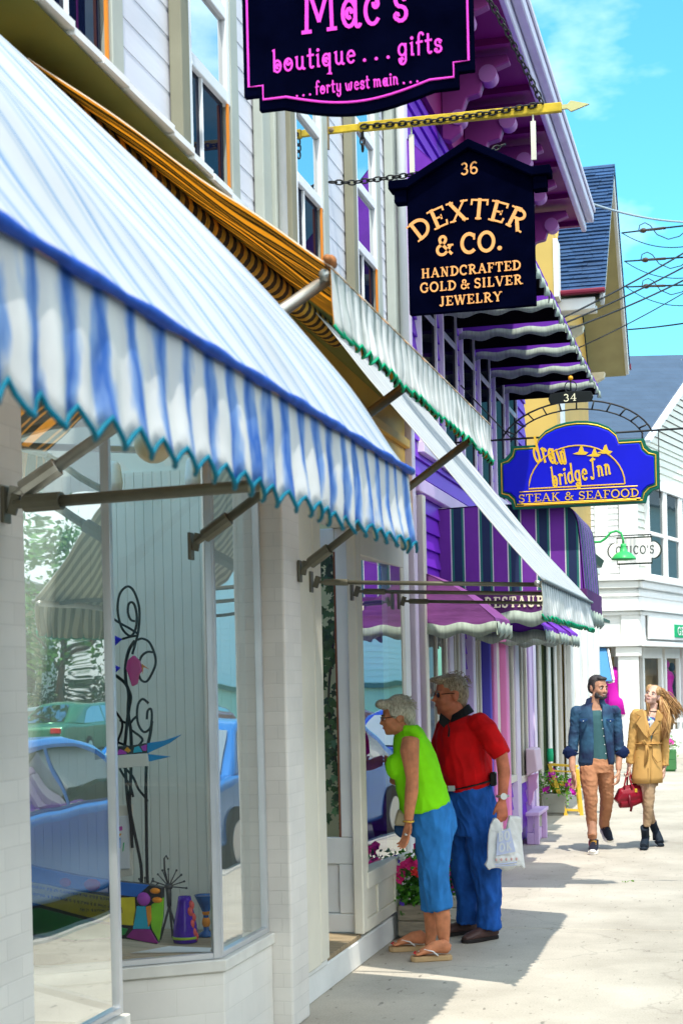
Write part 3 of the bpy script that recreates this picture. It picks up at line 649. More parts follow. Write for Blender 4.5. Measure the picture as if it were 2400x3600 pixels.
A1_VAL = stripes('flounce_blue', [(0, (.95, .96, .97)), (.24, (.92, .94, .97)), (.36, (.36, .55, .93)), (.52, (.07, .22, .74)), (.70, (.32, .52, .92)), (.82, (.95, .96, .97))], .115, soft=1, blot=.9, var=.08, vscale=9, trans=.45)  # stripes are cloth; blue blotches stand in for shadows in its folds
TEAL = M('teal_binding', (.0, .13, .20), .6); NAVY = M('blue_piping', (.02, .08, .42), .6, var=.3, vscale=25)
y0, y1 = .85, 4.18
aw = thing('striped_awning', 'near blue and white striped awning with a blue mottled flounce and teal scalloped edge', 'awning', (-2.2, y1, 3.6), group='striped shopfront awnings')
prof = [(-2.19, 3.74), (-2.04, 3.60), (-1.61, 3.17), (-1.28, 2.82), (-1.06, 2.55), (-.93, 2.37), (-.86, 2.27)]
def dense(pr, n=5):
    out = []
    for i in range(len(pr)-1):
        p0, p1, p2, p3 = pr[max(0,i-1)], pr[i], pr[i+1], pr[min(len(pr)-1,i+2)]
        for k in range(n):
            t = k/n; out.append(tuple(.5*((2*p1[c])+(-p0[c]+p2[c])*t+(2*p0[c]-5*p1[c]+4*p2[c]-p3[c])*t*t+(-p0[c]+3*p1[c]-3*p2[c]+p3[c])*t**3) for c in (0,1)))
    return out+[pr[-1]]
sweep(dense(prof), y0, y1, 90, .004, .040, 1).build('canvas', [A1_OUT, A1_IN], aw, smooth=True)
mb, ed = flounce(-.862, 2.262, .180, y0, y1, .1, .042, .010, 3); mb.build('flounce', [A1_VAL, A1_IN], aw, smooth=True)
MB().tube(ed, .0045, 5).build('scallop_binding', TEAL, aw, smooth=True)
MB().tube([(-.853, y0+(y1-y0)*i/60, 2.266+.001*math.sin(i*2.1)) for i in range(61)], [.0095+.002*math.sin(i*1.3) for i in range(61)], 8).build('piping', NAVY, aw, smooth=True)
MB().tube([(-.885, y0, 2.25), (-.885, y1-.01, 2.25)], .016, 8).build('front_bar', GALV, aw, smooth=True)
pipe_arm((-2.135, 4.33, 2.255), (-.885, 4.14, 2.255), aw, .018, STRUT)
pipe_arm((-2.135, .78, 2.26), (-.885, .9, 2.255), aw, .021, STRUT)

A2_OUT = stripes('flounce_grey', [(0, (.62, .64, .61)), (.35, (.55, .59, .56)), (.55, (.20, .25, .22)), (.75, (.50, .54, .51)), (.9, (.82, .83, .80))], .1, soft=1, blot=.7, var=.12, vscale=12, trans=.2)
A2_IN = stripes('awning_lining_orange', [(0, (.85, .36, .02)), (.26, (.03, .018, .004)), (.50, (.60, .27, .02)), (.58, (.03, .018, .004)), (.70, (.70, .32, .02)), (.78, (.03, .018, .004))], .34, var=.2, vscale=14, trans=.46)
GREENB = M('green_binding', (.0, .30, .14), .6)
y0, y1 = 4.40, 7.40
aw = thing('striped_awning', 'upper roller awning on long struts, orange striped lining, grey mottled flounce with green edge', 'awning', (-2.1, y0, 3.6), group='striped shopfront awnings')
sweep(dense([(-2.06, 3.625), (-1.82, 3.44), (-1.52, 3.20), (-1.34, 3.07), (-1.12, 2.905)], 6), y0, y1, 80, .004, .02, 5).build('canvas', [stripes('awning_top_pale', [(0, (.95, .90, .80)), (.5, (.7, .66, .55))], .34, var=.08, trans=.65), A2_IN], aw, smooth=True)
mb, ed = flounce(-1.124, 2.90, .165, y0, y1, .1, .028, .012, 8); mb.build('flounce', [A2_OUT, A2_IN], aw, smooth=True)
MB().tube(ed, .005, 5).build('scallop_binding', GREENB, aw, smooth=True)
MB().tube([(-1.145, y0, 2.885), (-1.145, y1, 2.885)], .016, 8).build('front_bar', GALV, aw, smooth=True)
m = MB(); yy = y0+.02
while yy < y1+.9: m.tube([(-2.10, yy, 3.585), (-2.10, yy+.094, 3.585)], [.055, .055], 14); yy += .1
m.build('roller', stripes('roller_cloth', [(0, (.62, .34, .04)), (.5, (.05, .03, .01))], .1, var=.2), aw, auto=40)
for yb, ye in ((4.33, 4.44), (5.99, 5.90), (7.61, 7.36)):
    pipe_arm((-2.14, yb, 2.26), (-1.145, ye, 2.88), aw, .019, STRUT if yb > 5 else GALV)
m = MB(); m.ball((-1.13, y0+.02, 2.925), .02); m.tube([(-1.13, y0-.02, 2.925), (-1.13, y0+.06, 2.925)], .012, 8); m.build('end_cap', M('rust_iron', (.35, .14, .05), .7, .3, var=.3), aw, smooth=True)
m = MB(); m.tube([(-2.16, 7.0, 3.42), (-2.08, 7.0, 3.42), (-2.05, 7.0, 3.38), (-2.07, 7.0, 3.33), (-2.10, 7.0, 3.36)], .008, 6); m.bar((-2.165, 7.0, 3.38), (-2.165, 7.0, 3.48), .03, .01, (1,0,0)); m.build('crank_hook', DARKMETAL, aw)

A3_OUT = stripes('awning_top_grey', [(0, (.56, .57, .56)), (.4, (.40, .44, .47)), (.52, (.58, .59, .58)), (.72, (.24, .31, .39)), (.84, (.56, .57, .56))], .15, var=.08, trans=.22)
y0, y1 = 7.69, 10.30
aw = thing('striped_awning', 'far pale grey awning sloping down beside the purple wall, blue band down its middle', 'awning', (-2.2, y0, 3.6), group='striped shopfront awnings')
sweep(dense([(-2.19, 3.76), (-1.95, 3.46), (-1.72, 3.15), (-1.35, 2.68), (-1.10, 2.38), (-.93, 2.18)]), y0, y1, 80, .004, .022, 9).build('canvas', [A3_OUT, A1_IN], aw, smooth=True)
mb, ed = flounce(-.934, 2.172, .165, y0, y1, .1, .028, .012, 12); mb.build('flounce', [A2_OUT, A1_IN], aw, smooth=True)
MB().tube(ed, .005, 5).build('scallop_binding', GREENB, aw, smooth=True)
MB().tube([(-.923, y0+(y1-y0)*i/40, 2.175) for i in range(41)], .009, 6).build('piping', M('grey_piping', (.25, .28, .27), .7), aw, smooth=True)
MB().tube([(-.955, y0, 2.16), (-.955, y1, 2.16)], .016, 8).build('front_bar', GALV, aw, smooth=True)
for yb, x in ((7.93, -2.17), (8.90, -2.19), (10.2, -2.19)):
    pipe_arm((x, yb, 2.225), (-.955, yb, 2.165), aw, .0115, STRUT)

# ================================================================== HANGING SIGNS
BLK = M('sign_black', (.001, .0015, .009), .9, var=.4, vscale=6, spec=.0)
PINK = M('sign_pink', (.80, .07, .60), .5, spec=.05); PEACH = M('sign_peach', (.88, .40, .14), .5, spec=.05, var=.1, vscale=30)
SX, SZ = (1, 0, 0), (0, 0, 1)
# pink-lettered boutique sign
sg = thing('hanging_sign', 'black hanging sign with curly pink lettering, topmost of the street signs', 'sign', (-1.41, 6.0, 4.0), group='hanging shop signs')
def notch(wd, top, bot, nx, nz_, sag):
    """half-outline style shop board: square notches at the lower corners and a bowed bottom"""
    L_ = [(-wd, top), (-wd, bot+2*nz_), (-wd+nx, bot+2*nz_), (-wd+nx, bot+nz_*.9), (-wd+2.6*nx, bot+nz_*.9)]
    bow = [(-wd+2.6*nx+(2*wd-5.2*nx)*i/16, bot+nz_*.9-sag*math.sin(math.pi*i/16)) for i in range(1, 16)]
    R_ = [(-a, b) for a, b in reversed(L_)]
    return L_+bow+R_
CXm = -1.405; zb = 3.935
outl = notch(.465, 1.0, 0, .062, .055, .055)
MB().prism(outl, (CXm, 6.0, zb), SX, SZ, .03).build('board', BLK, sg, bevel=.003)
inl = [(a*.955, (b-.5)*.93+.5+.012) for a, b in outl]
m = MB(); pts = [Vector((CXm+a, 5.983, zb+b)) for a, b in inl]+[Vector((CXm+inl[0][0], 5.983, zb+inl[0][1]))]
m.tube(pts, .0048, 6, flat=1); m.build('border', PINK, sg)
m = MB(); lettering(m, "Mac's", (CXm-.005, 5.983, zb+.335), SX, SZ, .20, .44, 'low', bold=.8, relief=.0018); m.build('lettering', PINK, sg)
m = MB(); lettering(m, "boutique . . . gifts", (CXm-.0, 5.983, zb+.195), SX, SZ, .088, .69, 'low', relief=.0018, space=.28); m.build('lettering', PINK, sg)
m = MB(); lettering(m, ". . . forty west main . . .", (CXm+.0, 5.983, zb+.088), SX, SZ, .055, .50, 'low', relief=.0018, space=.3, bold=1.05); m.build('lettering', PINK, sg)

m = MB(); m.bar((-2.24, 6.0, 5.06), (-.85, 6.0, 5.06), .02, .035); m.bar((-2.245, 6, 4.9), (-2.245, 6, 5.2), .05, .015, (1,0,0))
for x in (-1.75, -1.06): m.tube([(x, 6, 5.06), (x, 6, 4.93)], .006, 6)
m.build('bracket', DARKMETAL, sg)
# jeweller's gabled sign on a yellow bar
YS = 8.71
sg = thing('hanging_sign', 'black gabled sign lettered in peach, numbered 36, hanging from a yellow spear bar', 'sign', (-1.41, YS, 4.2), group='hanging shop signs')
cx = -1.405
body = [(-.36, 3.765), (.355, 3.765), (.355, 4.50), (.0, 4.66), (-.36, 4.50)]
MB().prism([(a, b-4.2) for a, b in body], (cx, YS, 4.2), SX, SZ, .045).build('board', BLK, sg, bevel=.003)
m = MB()
rf = [(-.46, 4.475), (-.35, 4.475), (0, 4.665), (.35, 4.475), (.455, 4.475)]
top = [(a, b+.05) for a, b in rf]
m.prism([(a, b-4.2) for a, b in rf]+[(a, b-4.2) for a, b in reversed(top)], (cx, YS, 4.2), SX, SZ, .12)
m.box(cx-.43, cx-.36, YS-.04, YS+.04, 4.40, 4.474); m.box(cx+.356, cx+.43, YS-.04, YS+.04, 4.40, 4.474)
m.build('gable_moulding', BLK, sg, bevel=.004)
yf = YS-.025
m = MB(); lettering(m, "36", (cx-.0, yf, 4.525), SX, SZ, .066, .10, 'caps', gap=.1); m.build('lettering', PEACH, sg)
m = MB(); lettering(m, "DEXTER", (cx-.01, yf, 4.272), SX, SZ, .112, .62, 'caps', gap=.08, arch=.46, bold=1.05); m.build('lettering', PEACH, sg)
m = MB(); lettering(m, "& CO.", (cx-.01, yf, 4.085), SX, SZ, .108, .385, 'caps', gap=.06, space=.3, bold=1.1); m.build('lettering', PEACH, sg)
m = MB(); lettering(m, "HANDCRAFTED", (cx-.005, yf, 3.965), SX, SZ, .052, .565, 'caps', gap=.10, bold=1.1); m.build('lettering', PEACH, sg)
m = MB(); lettering(m, "GOLD & SILVER", (cx-.005, yf, 3.885), SX, SZ, .052, .58, 'caps', gap=.10, bold=1.1, space=.34); m.build('lettering', PEACH, sg)
m = MB(); lettering(m, "JEWELRY", (cx-.01, yf, 3.80), SX, SZ, .052, .355, 'caps', gap=.10, bold=1.1); m.build('lettering', PEACH, sg)

YEL = M('old_yellow_paint', (.60, .42, .03), .55, var=.35, vscale=12, bump=.2)
m = MB(); m.bar((-2.04, YS, 4.865), (-.885, YS, 4.85), .03, .052); m.bar((-2.23, YS, 4.865), (-2.04, YS, 4.865), .022, .04)
m.build('bar', YEL, sg, bevel=.004)
m = MB(); m.prism([(0, -.012), (.03, -.012), (.05, -.03), (.15, 0), (.05, .03), (.03, .012), (0, .012)], (-.884, YS, 4.85), SX, SZ, .018); m.build('spearhead', M('spear_metal', (.55, .5, .22), .4, .6), sg)
for x in (-1.735, -1.045): m = MB(); m.box(x-.014, x+.014, YS-.006, YS+.006, 4.575, 4.79); m.tube([(x, YS, 4.79), (x, YS, 4.84)], .005, 6); m.build('hanger', M('hanger_cream', (.75, .72, .6), .5, var=.2), sg)
m = MB(); m.bar((-2.225, YS, 4.76), (-2.225, YS, 4.97), .03, .014, (1,0,0)); m.ball((-2.20, YS, 4.865), .02); m.build('wall_plate', M('rusty_plate', (.30, .22, .13), .7, .4, var=.4, vscale=20), sg)
chain('chain', [(-.99, YS-.02, 4.875), (-1.25, YS-.025, 4.855), (-1.6, YS-.025, 4.845), (-2.02, YS-.02, 4.86)], None, sg)
chain('chain', [(-.99, YS, 4.88), (-1.16, YS-.15, 5.25), (-1.36, YS-.3, 5.62), (-1.7, YS-.6, 6.3)], None, sg)
chain('chain', [(-1.25, YS+.3, 4.78), (-1.60, YS+.1, 4.60), (-2.1, YS+.05, 4.57), (-2.22, YS, 4.57)], None, sg)
chain('chain', [(-2.02, YS, 4.84), (-2.02, YS, 4.73)], None, sg)
# blue restaurant sign
YB = 11.6
sg = thing('hanging_sign', 'blue and green hanging sign with gold script and ducks, numbered 34 above', 'sign', (-1.12, YB, 3.2), group='hanging shop signs')
def blue(gx, gz):
    w_, h0, h1, s_ = .585-gx, -.27+gz, .20-gz, .10
    c_ = []
    c_ += [(-w_+s_*math.cos(math.radians(t)), h0+s_*math.sin(math.radians(t))) for t in (90, 60, 30, 0)]
    c_ += [(w_-s_*math.cos(math.radians(t)), h0+s_*math.sin(math.radians(t))) for t in (0, 30, 60, 90)]
    c_ += [(w_-s_*math.cos(math.radians(t)), h1-s_*math.sin(math.radians(t))) for t in (90, 60, 30, 0)]
    c_ += [(.30, h1)]+[(.30*math.cos(math.radians(t)), h1+.0+(.16)*math.sin(math.radians(t))) for t in (20, 40, 60, 75, 90, 105, 120, 140, 160)]+[(-.30, h1)]
    c_ += [(-w_+s_*math.cos(math.radians(t)), h1-s_*math.sin(math.radians(t))) for t in (0, 30, 60, 90)]
    return c_
o = (-1.12, YB, 3.215)
GRN = M('sign_green', (.0, .10, .06), .4); BLU = M('sign_blue', (.006, .008, .50), .35, var=.1, spec=.15); GOLD = M('gold_leaf', (.85, .50, .04), .3, .35)
MB().prism(blue(0, 0), o, SX, SZ, .05).build('board', GRN, sg, bevel=.004)
MB().prism(blue(.035, .035), (o[0], YB-.03, o[2]), SX, SZ, .02).build('field', BLU, sg, bevel=.008)
m = MB(); yf = YB-.041
e = [Vector((o[0]+a, YB-.026, o[2]+b)) for a, b in blue(.022, .022)]; m.tube(e+[e[0]], .004, 5); m.build('border', GOLD, sg)
m = MB()
dome = [Vector((o[0]-.01+.35*math.cos(math.radians(t)), yf, o[2]-.125+.30*math.sin(math.radians(t)))) for t in range(0, 181, 9)]
m.tube(dome+[dome[0]], .0055, 6)
for z, x0, x1 in ((-.145, -.43, .43), (-.235, -.45, .45)): m.tube([(o[0]+x0, yf, o[2]+z), (o[0]+x1, yf, o[2]+z)], .004, 6)
m.tube([(o[0]-.40, yf, o[2]-.262+.018), (o[0]+.42, yf, o[2]-.262+.018)], .004, 6)
m.build('gold_line', GOLD, sg)
m = MB(); lettering(m, "STEAK & SEAFOOD", (o[0]-.0, yf, o[2]-.222), SX, SZ, .058, .88, 'caps', gap=.05, space=.42, bold=.85); m.build('lettering', GOLD, sg)
m = MB(); lettering(m, "draw", (o[0]-.185, yf, o[2]+.055), Vector((1, 0, -.12)), SZ, .19, .25, 'low', slant=-.22, bold=.95); m.build('lettering', GOLD, sg)
m = MB(); lettering(m, "bridge Inn", (o[0]+.03, yf, o[2]-.085), Vector((1, 0, .16)), SZ, .145, .44, 'low', slant=-.1, bold=1.0, space=.25); m.build('lettering', GOLD, sg)
for dx, dz, sc_ in ((.03, .115, 1.05), (.125, .095, .95), (.205, .112, 1.05)):    # three flying ducks
    P = [(-.06, .0), (-.02, .012), (-.005, .05), (.008, .055), (.02, .014), (.05, .004), (.03, -.012), (-.02, -.008)]
    m = MB(); m.prism([(a*sc_, b*sc_) for a, b in P], (o[0]+dx, yf, o[2]+dz), SX, SZ, .008); m.build('gilt_duck', GOLD, sg)

m = MB()
for R, t in ((.57, .007), (.50, .006)):
    m.tube([(o[0]-.01+R*1.0*math.cos(math.radians(a)), YB, 3.12+.26+R*.66*math.sin(math.radians(a))*(.92 if R > .55 else .86)) for a in range(14, 167, 8)], t, 6)
for a in range(24, 160, 13):
    c_, s_ = math.cos(math.radians(a)), math.sin(math.radians(a)); m.bar((o[0]-.01+.50*c_, YB, 3.38+.50*.66*.86*s_), (o[0]-.01+.57*c_, YB, 3.38+.57*.66*.92*s_), .01, .018, (0,1,0))
m.tube([(-2.19, YB, 3.47), (.05, YB, 3.475)], .008, 6); m.tube([(.0, YB, 3.475), (-.03, YB, 3.52), (-.09, YB, 3.55), (-.12, YB, 3.52), (-.10, YB, 3.48), (-.07, YB, 3.50)], .006, 6)
for x in (-1.5, -.65): m.tube([(x, YB, 3.40), (x, YB, 3.47)], .006, 6)
m.tube([(-.535, YB, 3.475), (-.535, YB, 2.98)], .004, 5); m.tube([(-1.98, YB, 3.9), (-1.6, YB, 3.47)], .005, 5)
m.tube([(-1.16, YB, 3.79), (-1.16, YB, 3.88)], .006, 6)
ring = [Vector((-1.16+.045*math.cos(t), YB, 3.83+.045*math.sin(t))) for t in [2*math.pi*i/12 for i in range(13)]]; m.tube(ring, .004, 5)
m.build('iron_arch', DARKMETAL, sg, smooth=True)
MB().ball((-1.16, YB, 3.895), .019).build('finial', M('finial_orange', (.75, .32, .02), .35, .2), sg, smooth=True)
m = MB(); m.prism([(-.15, -.035), (.15, -.035), (.165, 0), (.15, .04), (0, .052), (-.15, .04), (-.165, 0)], (-1.16, YB-.015, 3.745), SX, SZ, .02); b_ = m.build('number_plate', M('plate_black', (.006, .008, .008), .4), sg, bevel=.003)
m = MB(); lettering(m, "34", (-1.165, YB-.027, 3.722), SX, SZ, .052, .10, 'caps', gap=.1); m.build('lettering', M('cream_letter', (.85, .80, .55), .5), b_)

# ================================================================== THINGS IN THE SHOP WINDOW
WIRE = M('black_wire', (.012, .012, .013), .4, .5)
def P3(px, py, Y): return PY(px, py, Y)
def wirepx(m, pts, Y, r=.006, n=6):
    P = [P3(370+x/3.36, 2000+y/3.36, Y) for x, y in pts]
    Q = []
    for i in range(len(P)-1):
        p0, p1, p2, p3 = P[max(0,i-1)], P[i], P[i+1], P[min(len(P)-1,i+2)]
        for k in range(5):
            t = k/5; Q.append(.5*((2*p1)+(-p0+p2)*t+(2*p0-5*p1+4*p2-p3)*t*t+(-p0+3*p1-3*p2+p3)*t**3))
    m.tube(Q+[P[-1]], r, n)
YW = 6.95
tr = thing('wire_sculpture', 'tall black wire plant stand with spiral tendrils and coloured glass birds in the window', 'sculpture', (P3(460, 3235, YW).x, YW, .45))
m = MB()
wirepx(m, [(350,620),(300,600),(268,520),(275,420),(315,395),(350,440),(372,560),(360,700),(310,790),(240,760),(180,660),(145,480),(170,300),(250,212),(320,240),(380,370),(405,520),(390,740),(350,900),(320,1010)], YW)
wirepx(m, [(75,575),(170,640),(280,700),(375,760)], YW); wirepx(m, [(370,790),(290,805),(200,830)], YW)
wirepx(m, [(350,850),(280,960),(240,1140),(245,1340),(270,1420),(300,1520),(275,1680),(255,1850),(240,2000),(225,2130)], YW, .008)
wirepx(m, [(380,840),(440,825),(520,870),(580,1000),(595,1110),(560,1220),(490,1330),(420,1310),(390,1200),(420,1050),(490,985),(560,985)], YW)
wirepx(m, [(95,1655),(160,1740),(200,1820),(190,1920),(150,2030),(135,2110)], YW); wirepx(m, [(110,1250),(240,1360),(275,1480),(270,1700),(300,1900),(310,2120)], YW, .008)
wirepx(m, [(490,1780),(500,1680),(540,1660),(550,1760),(530,1880),(460,1930),(400,1860),(375,1750),(385,1610),(440,1540),(510,1590)], YW)
wirepx(m, [(550,1800),(530,1960),(500,2100),(485,2300),(480,2600),(485,3000),(490,3400),(500,3800)], YW, .008); wirepx(m, [(170,1790),(280,1830),(330,1780),(375,1740)], YW)
wirepx(m, [(300,1900),(430,2000),(420,2060),(330,2150),(330,2210),(200,2330),(180,2380),(290,2560),(330,2700)], YW); wirepx(m, [(150,2050),(240,2090),(320,2140)], YW)
wirepx(m, [(230,2130),(240,2400),(260,2700),(300,3000),(320,3300)], YW, .008); wirepx(m, [(310,2120),(300,2500),(290,2800),(340,3100),(420,3500),(430,3800)], YW, .008); wirepx(m, [(200,2330),(320,2450),(390,2600),(470,2700),(500,2750)], YW)
m.build('wire_frame', WIRE, tr, smooth=True)
def bird(pts, Y, col, name='glass_bird', th=.02):
    P = [P3(370+x/3.36, 2000+y/3.36, Y) for x, y in pts]; c_ = sum(P, Vector())/len(P); m = MB()
    m.prism([((p-c_).x, (p-c_).z) for p in P], c_, SX, SZ, th); return m.build(name, col, tr, bevel=.004)
MAG = M('glass_magenta', (.62, .06, .28), .2); BLG = M('glass_blue', (.02, .02, .70), .2); AZ = M('glass_azure', (.01, .28, .68), .25)
bird([(340,1020),(270,1080),(250,1180),(290,1290),(320,1390),(380,1360),(400,1250),(440,1200),(410,1090)], YW-.01, MAG)
bird([(430,1120),(520,1190),(450,1160),(440,1250)], YW-.01, M('glass_orange', (.7, .25, .05), .3), th=.01)
bird([(20,770),(80,775),(200,830),(90,930),(20,930)], YW, BLG); bird([(20,1120),(90,1125),(180,1170),(90,1255),(20,1255)], YW, BLG)
m = MB()
fish = thing('painted_fish', 'long painted wooden fish with azure forked tail, in the window above the wire stand', 'ornament', (P3(470, 2640, YW-.06).x, YW-.06, P3(470, 2640, YW-.06).z))
def flat(pts, Y, mat, name, parent, off=(370, 2000), k=3.36, th=.012):
    P = [P3(off[0]+x/k, off[1]+y/k, Y) for x, y in pts]; c_ = sum(P, Vector())/len(P); m = MB()
    m.prism([((p-c_).x, (p-c_).z) for p in P], c_, SX, SZ, th); return m.build(name, mat, parent, bevel=.002)
flat([(-120,2130),(100,2100),(300,2090),(480,2060),(500,2180),(300,2200),(100,2230),(-120,2260)], YW-.06, M('fish_black', (.03, .03, .03), .4), 'body', fish)
for pts, c_ in (([(130,2200),(170,2130),(240,2160),(255,2190)], (.45, .03, .5)), ([(225,2145),(260,2105),(305,2150),(270,2175)], (.75, .35, .02)), ([(330,2175),(345,2110),(395,2095),(440,2165)], (.02, .45, .65)), ([(420,2100),(490,2075),(485,2150),(450,2155)], (.45, .03, .5)), ([(60,2190),(80,2125),(130,2130),(120,2200)], (.02, .45, .65))):
    flat(pts, YW-.068, M('enamel_%d%d' % (c_[0]*100, c_[2]*100), c_, .3), 'scale', fish, th=.008)
flat([(500,2060),(700,2030),(900,1960),(760,2060),(500,2180)], YW-.06, AZ, 'tail', fish); flat([(500,2190),(770,2220),(520,2280)], YW-.06, AZ, 'tail', fish)
tag(flat([(0,2215),(500,2180),(515,2330),(0,2370)], YW-.075, M('card_white', (.75, .76, .72), .6), 'price_card', None), 'white card propped under the painted wooden fish', 'card')
ZD = .452
def on_floor(px, py): return PZ(px, py, ZD)
# the painted trough
tg = thing('painted_bench', 'brightly painted long wooden bench with a yellow lettered side and purple feet', 'ornament', (P3(500, 3300, 6.80).x, 6.80, ZD))
def flb(pts, Y, col, name, th=.01, rough=.35):
    col = tuple(c*.9 for c in col)
    return flat(pts, Y, M('bench_%02d%02d%02d' % tuple(int(c*99) for c in col), col, rough, var=.15, vscale=15), name, tg, (100, 2650), 1.742, th)
YT = 6.80
flb([(-150,640),(60,695),(300,745),(540,780),(740,800),(825,820),(820,1000),(795,1165),(600,1130),(540,1130),(300,1160),(60,1120),(-150,1080)], YT+.03, (.02, .02, .02), 'core', .045)
flb([(-150,650),(60,700),(300,750),(540,785),(740,805),(680,860),(660,880),(300,830),(60,790),(-150,760)], YT, (.02, .16, .62), 'rail')
flb([(-150,770),(60,795),(300,845),(540,885),(650,880),(655,960),(640,1055),(540,1045),(300,985),(60,920),(-150,880)], YT, (.72, .62, .02), 'side_panel')
flb([(-150,1000),(60,945),(200,980),(400,1035),(610,1075),(590,1110),(540,1120),(300,1145),(60,1110),(-150,1070)], YT, (.02, .30, .06), 'skirt')
flb([(830,880),(755,925),(750,1050),(760,1080),(800,1150),(825,1000)], YT-.004, (.25, .65, .02), 'end_panel')
flb([(665,935),(720,935),(725,990),(745,1075),(640,1075),(655,1000)], YT-.004, (.02, .42, .62), 'pilaster'); flb([(720,940),(750,930),(755,1020),(735,1065),(725,990)], YT-.008, (.75, .28, .02), 'leaf')
flb([(640,1078),(745,1078),(795,1165),(700,1150),(600,1125)], YT-.006, (.30, .02, .24), 'foot')
m = MB(); c_ = P3(100+705/1.742, 2650+892/1.742, YT-.01); m.ball(c_, (.034, .012, .032), 14, 8); m.build('boss', M('bench_violet', (.34, .05, .42), .3), tg, smooth=True)
for x, y in ((775, 842), (788, 898)): m = MB(); m.ball(P3(100+x/1.742, 2650+y/1.742, YT-.01), (.026, .01, .014), 12, 6); m.build('petal', M('bench_orange', (.75, .25, .01), .3), tg, smooth=True)
for x, y, r_ in ((225, 790, .03), (390, 805, .042)): m = MB(); m.ball(P3(100+x/1.742, 2650+y/1.742, YT-.008), (r_, .008, r_*.7), 12, 6); m.build('dot', M('bench_red', (.45, .03, .07), .4), tg, smooth=True)
m = MB()
rl = random.Random(4)
for row, (xa, xb, ya, yb) in enumerate(((0, 560, 805, 900), (0, 580, 850, 950), (320, 590, 950, 965))):       # three lines of worn hand lettering, illegible in the photo
    x = xa
    while x < xb-12:
        wl = rl.choice((12, 14, 16, 20))
        for k in range(2):
            t = (x-xa)/(xb-xa); y = ya+(yb-ya)*t
            a = P3(100+(x+k*7)/1.742, 2650+(y+rl.uniform(-4,0))/1.742, YT-.007); b = P3(100+(x+k*7+rl.uniform(-3,5))/1.742, 2650+(y+rl.uniform(10,18))/1.742, YT-.007)
            m.tube([a, b], .0018, 4)
        x += wl+rl.choice((3, 3, 9))
m.build('lettering', M('bench_ink', (.10, .09, .03), .6), tg)
# vase
c_ = on_floor(100+962/1.742, 2650+1155/1.742)
vs_ = thing('vase', 'violet and blue painted pottery vase standing right of the painted bench', 'vase', c_)
m = MB(); m.lathe(c_, [(.058, 0), (.062, .02), (.056, .08), (.043, .15), (.034, .20), (.031, .222), (.026, .222), (.03, .19)], 20); m.build('body', M('vase_violet', (.07, .006, .42), .15, var=.3, vscale=14), vs_, smooth=True)
m = MB(); m.lathe(c_, [(.0635, .018), (.064, .022), (.0632, .03), (.0628, .03)], 20); m.build('band', M('vase_lime', (.35, .55, .03), .3), vs_, smooth=True)
m = MB()
for i, (a, z) in enumerate(((-20, .05), (-30, .09), (-10, .12), (-35, .15), (-15, .18), (-5, .03))): m.ball(c_+Vector((.052*(1-z*1.9)*math.cos(math.radians(a))*1.06, .052*(1-z*1.9)*math.sin(math.radians(a))*1.06, z)), (.018, .012, .024), 10, 6)
m.build('painted_flower', M('vase_coral', (.75, .12, .10), .25), vs_, smooth=True)
c2 = on_floor(100+1090/1.742, 2650+1120/1.742)
gb = thing('goblet', 'blue rimmed goblet half hidden behind the window corner post', 'goblet', c2)
m = MB(); m.lathe(c2, [(.04, 0), (.045, .01), (.014, .03), (.013, .11), (.03, .15), (.055, .20), (.058, .205), (.05, .20)], 18); m.build('bowl', M('goblet_blue', (.02, .12, .38), .2, var=.4, vscale=18), gb, smooth=True)
m = MB(); m.ball(c2+Vector((0, 0, .07)), (.022, .022, .03)); m.ball(c2+Vector((0,0,.12)), (.02, .02, .02)); m.build('stem_knob', M('goblet_orange', (.75, .28, .03), .3), gb, smooth=True)
# wire creatures
for k, (px, py, h, lab) in enumerate(((865, 1075, .36, 'grey wire figure with raised fan of feathers beside the violet vase'), (720, 1060, .30, 'grey wire bird sculpture leaning left behind the painted bench'))):
    b_ = PY(100+px/1.742, 2650+py/1.742, 7.22); b_.z = ZD; tg2 = thing('wire_figure', lab, 'sculpture', b_)
    m = MB()
    for a, q in (((-.05, 0, 0), (.0, 0, h*.45)), ((.05, .0, 0), (0, 0, h*.45)), ((0, .04, 0), (0, 0, h*.5))): m.tube([b_+Vector(a), b_+Vector(q)], .006, 6)
    m.tube([b_+Vector((0,0,h*.45)), b_+Vector((0,0,h*.62)), b_+Vector((-.005,0,h*.75))], [.012, .014, .016], 8)
    m.ball(b_+Vector((0,0,h*.72)), (.022, .02, .016))
    for a in range(-4, 5): t = math.radians(90+a*24); m.tube([b_+Vector((0,0,h*.72)), b_+Vector((.085*math.cos(t), .01*(a % 3), h*.72+.085*math.sin(t)))], .003, 4); m.ball(b_+Vector((.085*math.cos(t), .01*(a % 3), h*.72+.085*math.sin(t))), .006, 6, 4)
    if k == 0: m.tube([b_+Vector((-.005,0,h*.75)), b_+Vector((-.02,0,h*.95)), b_+Vector((-.02,0,h*1.1)), b_+Vector((-.01,0,h*1.14)), b_+Vector((0,0,h*1.09))], .005, 6)
    m.build('wire_body', M('grey_wire', (.09, .09, .09), .45, .5), tg2, smooth=True)
pc = flat([(530,320),(640,310),(640,745),(530,770)], 6.98, M('card_cream', (.72, .70, .62), .6), 'framed_print', None, (100, 2650), 1.742)
tag(pc, 'small framed print on a cream mount standing behind the bench', 'picture')
flat([(520,385),(618,380),(620,705),(520,712)], 6.972, M('print_paper', (.72, .76, .82), .5), 'sheet', pc, (100, 2650), 1.742)
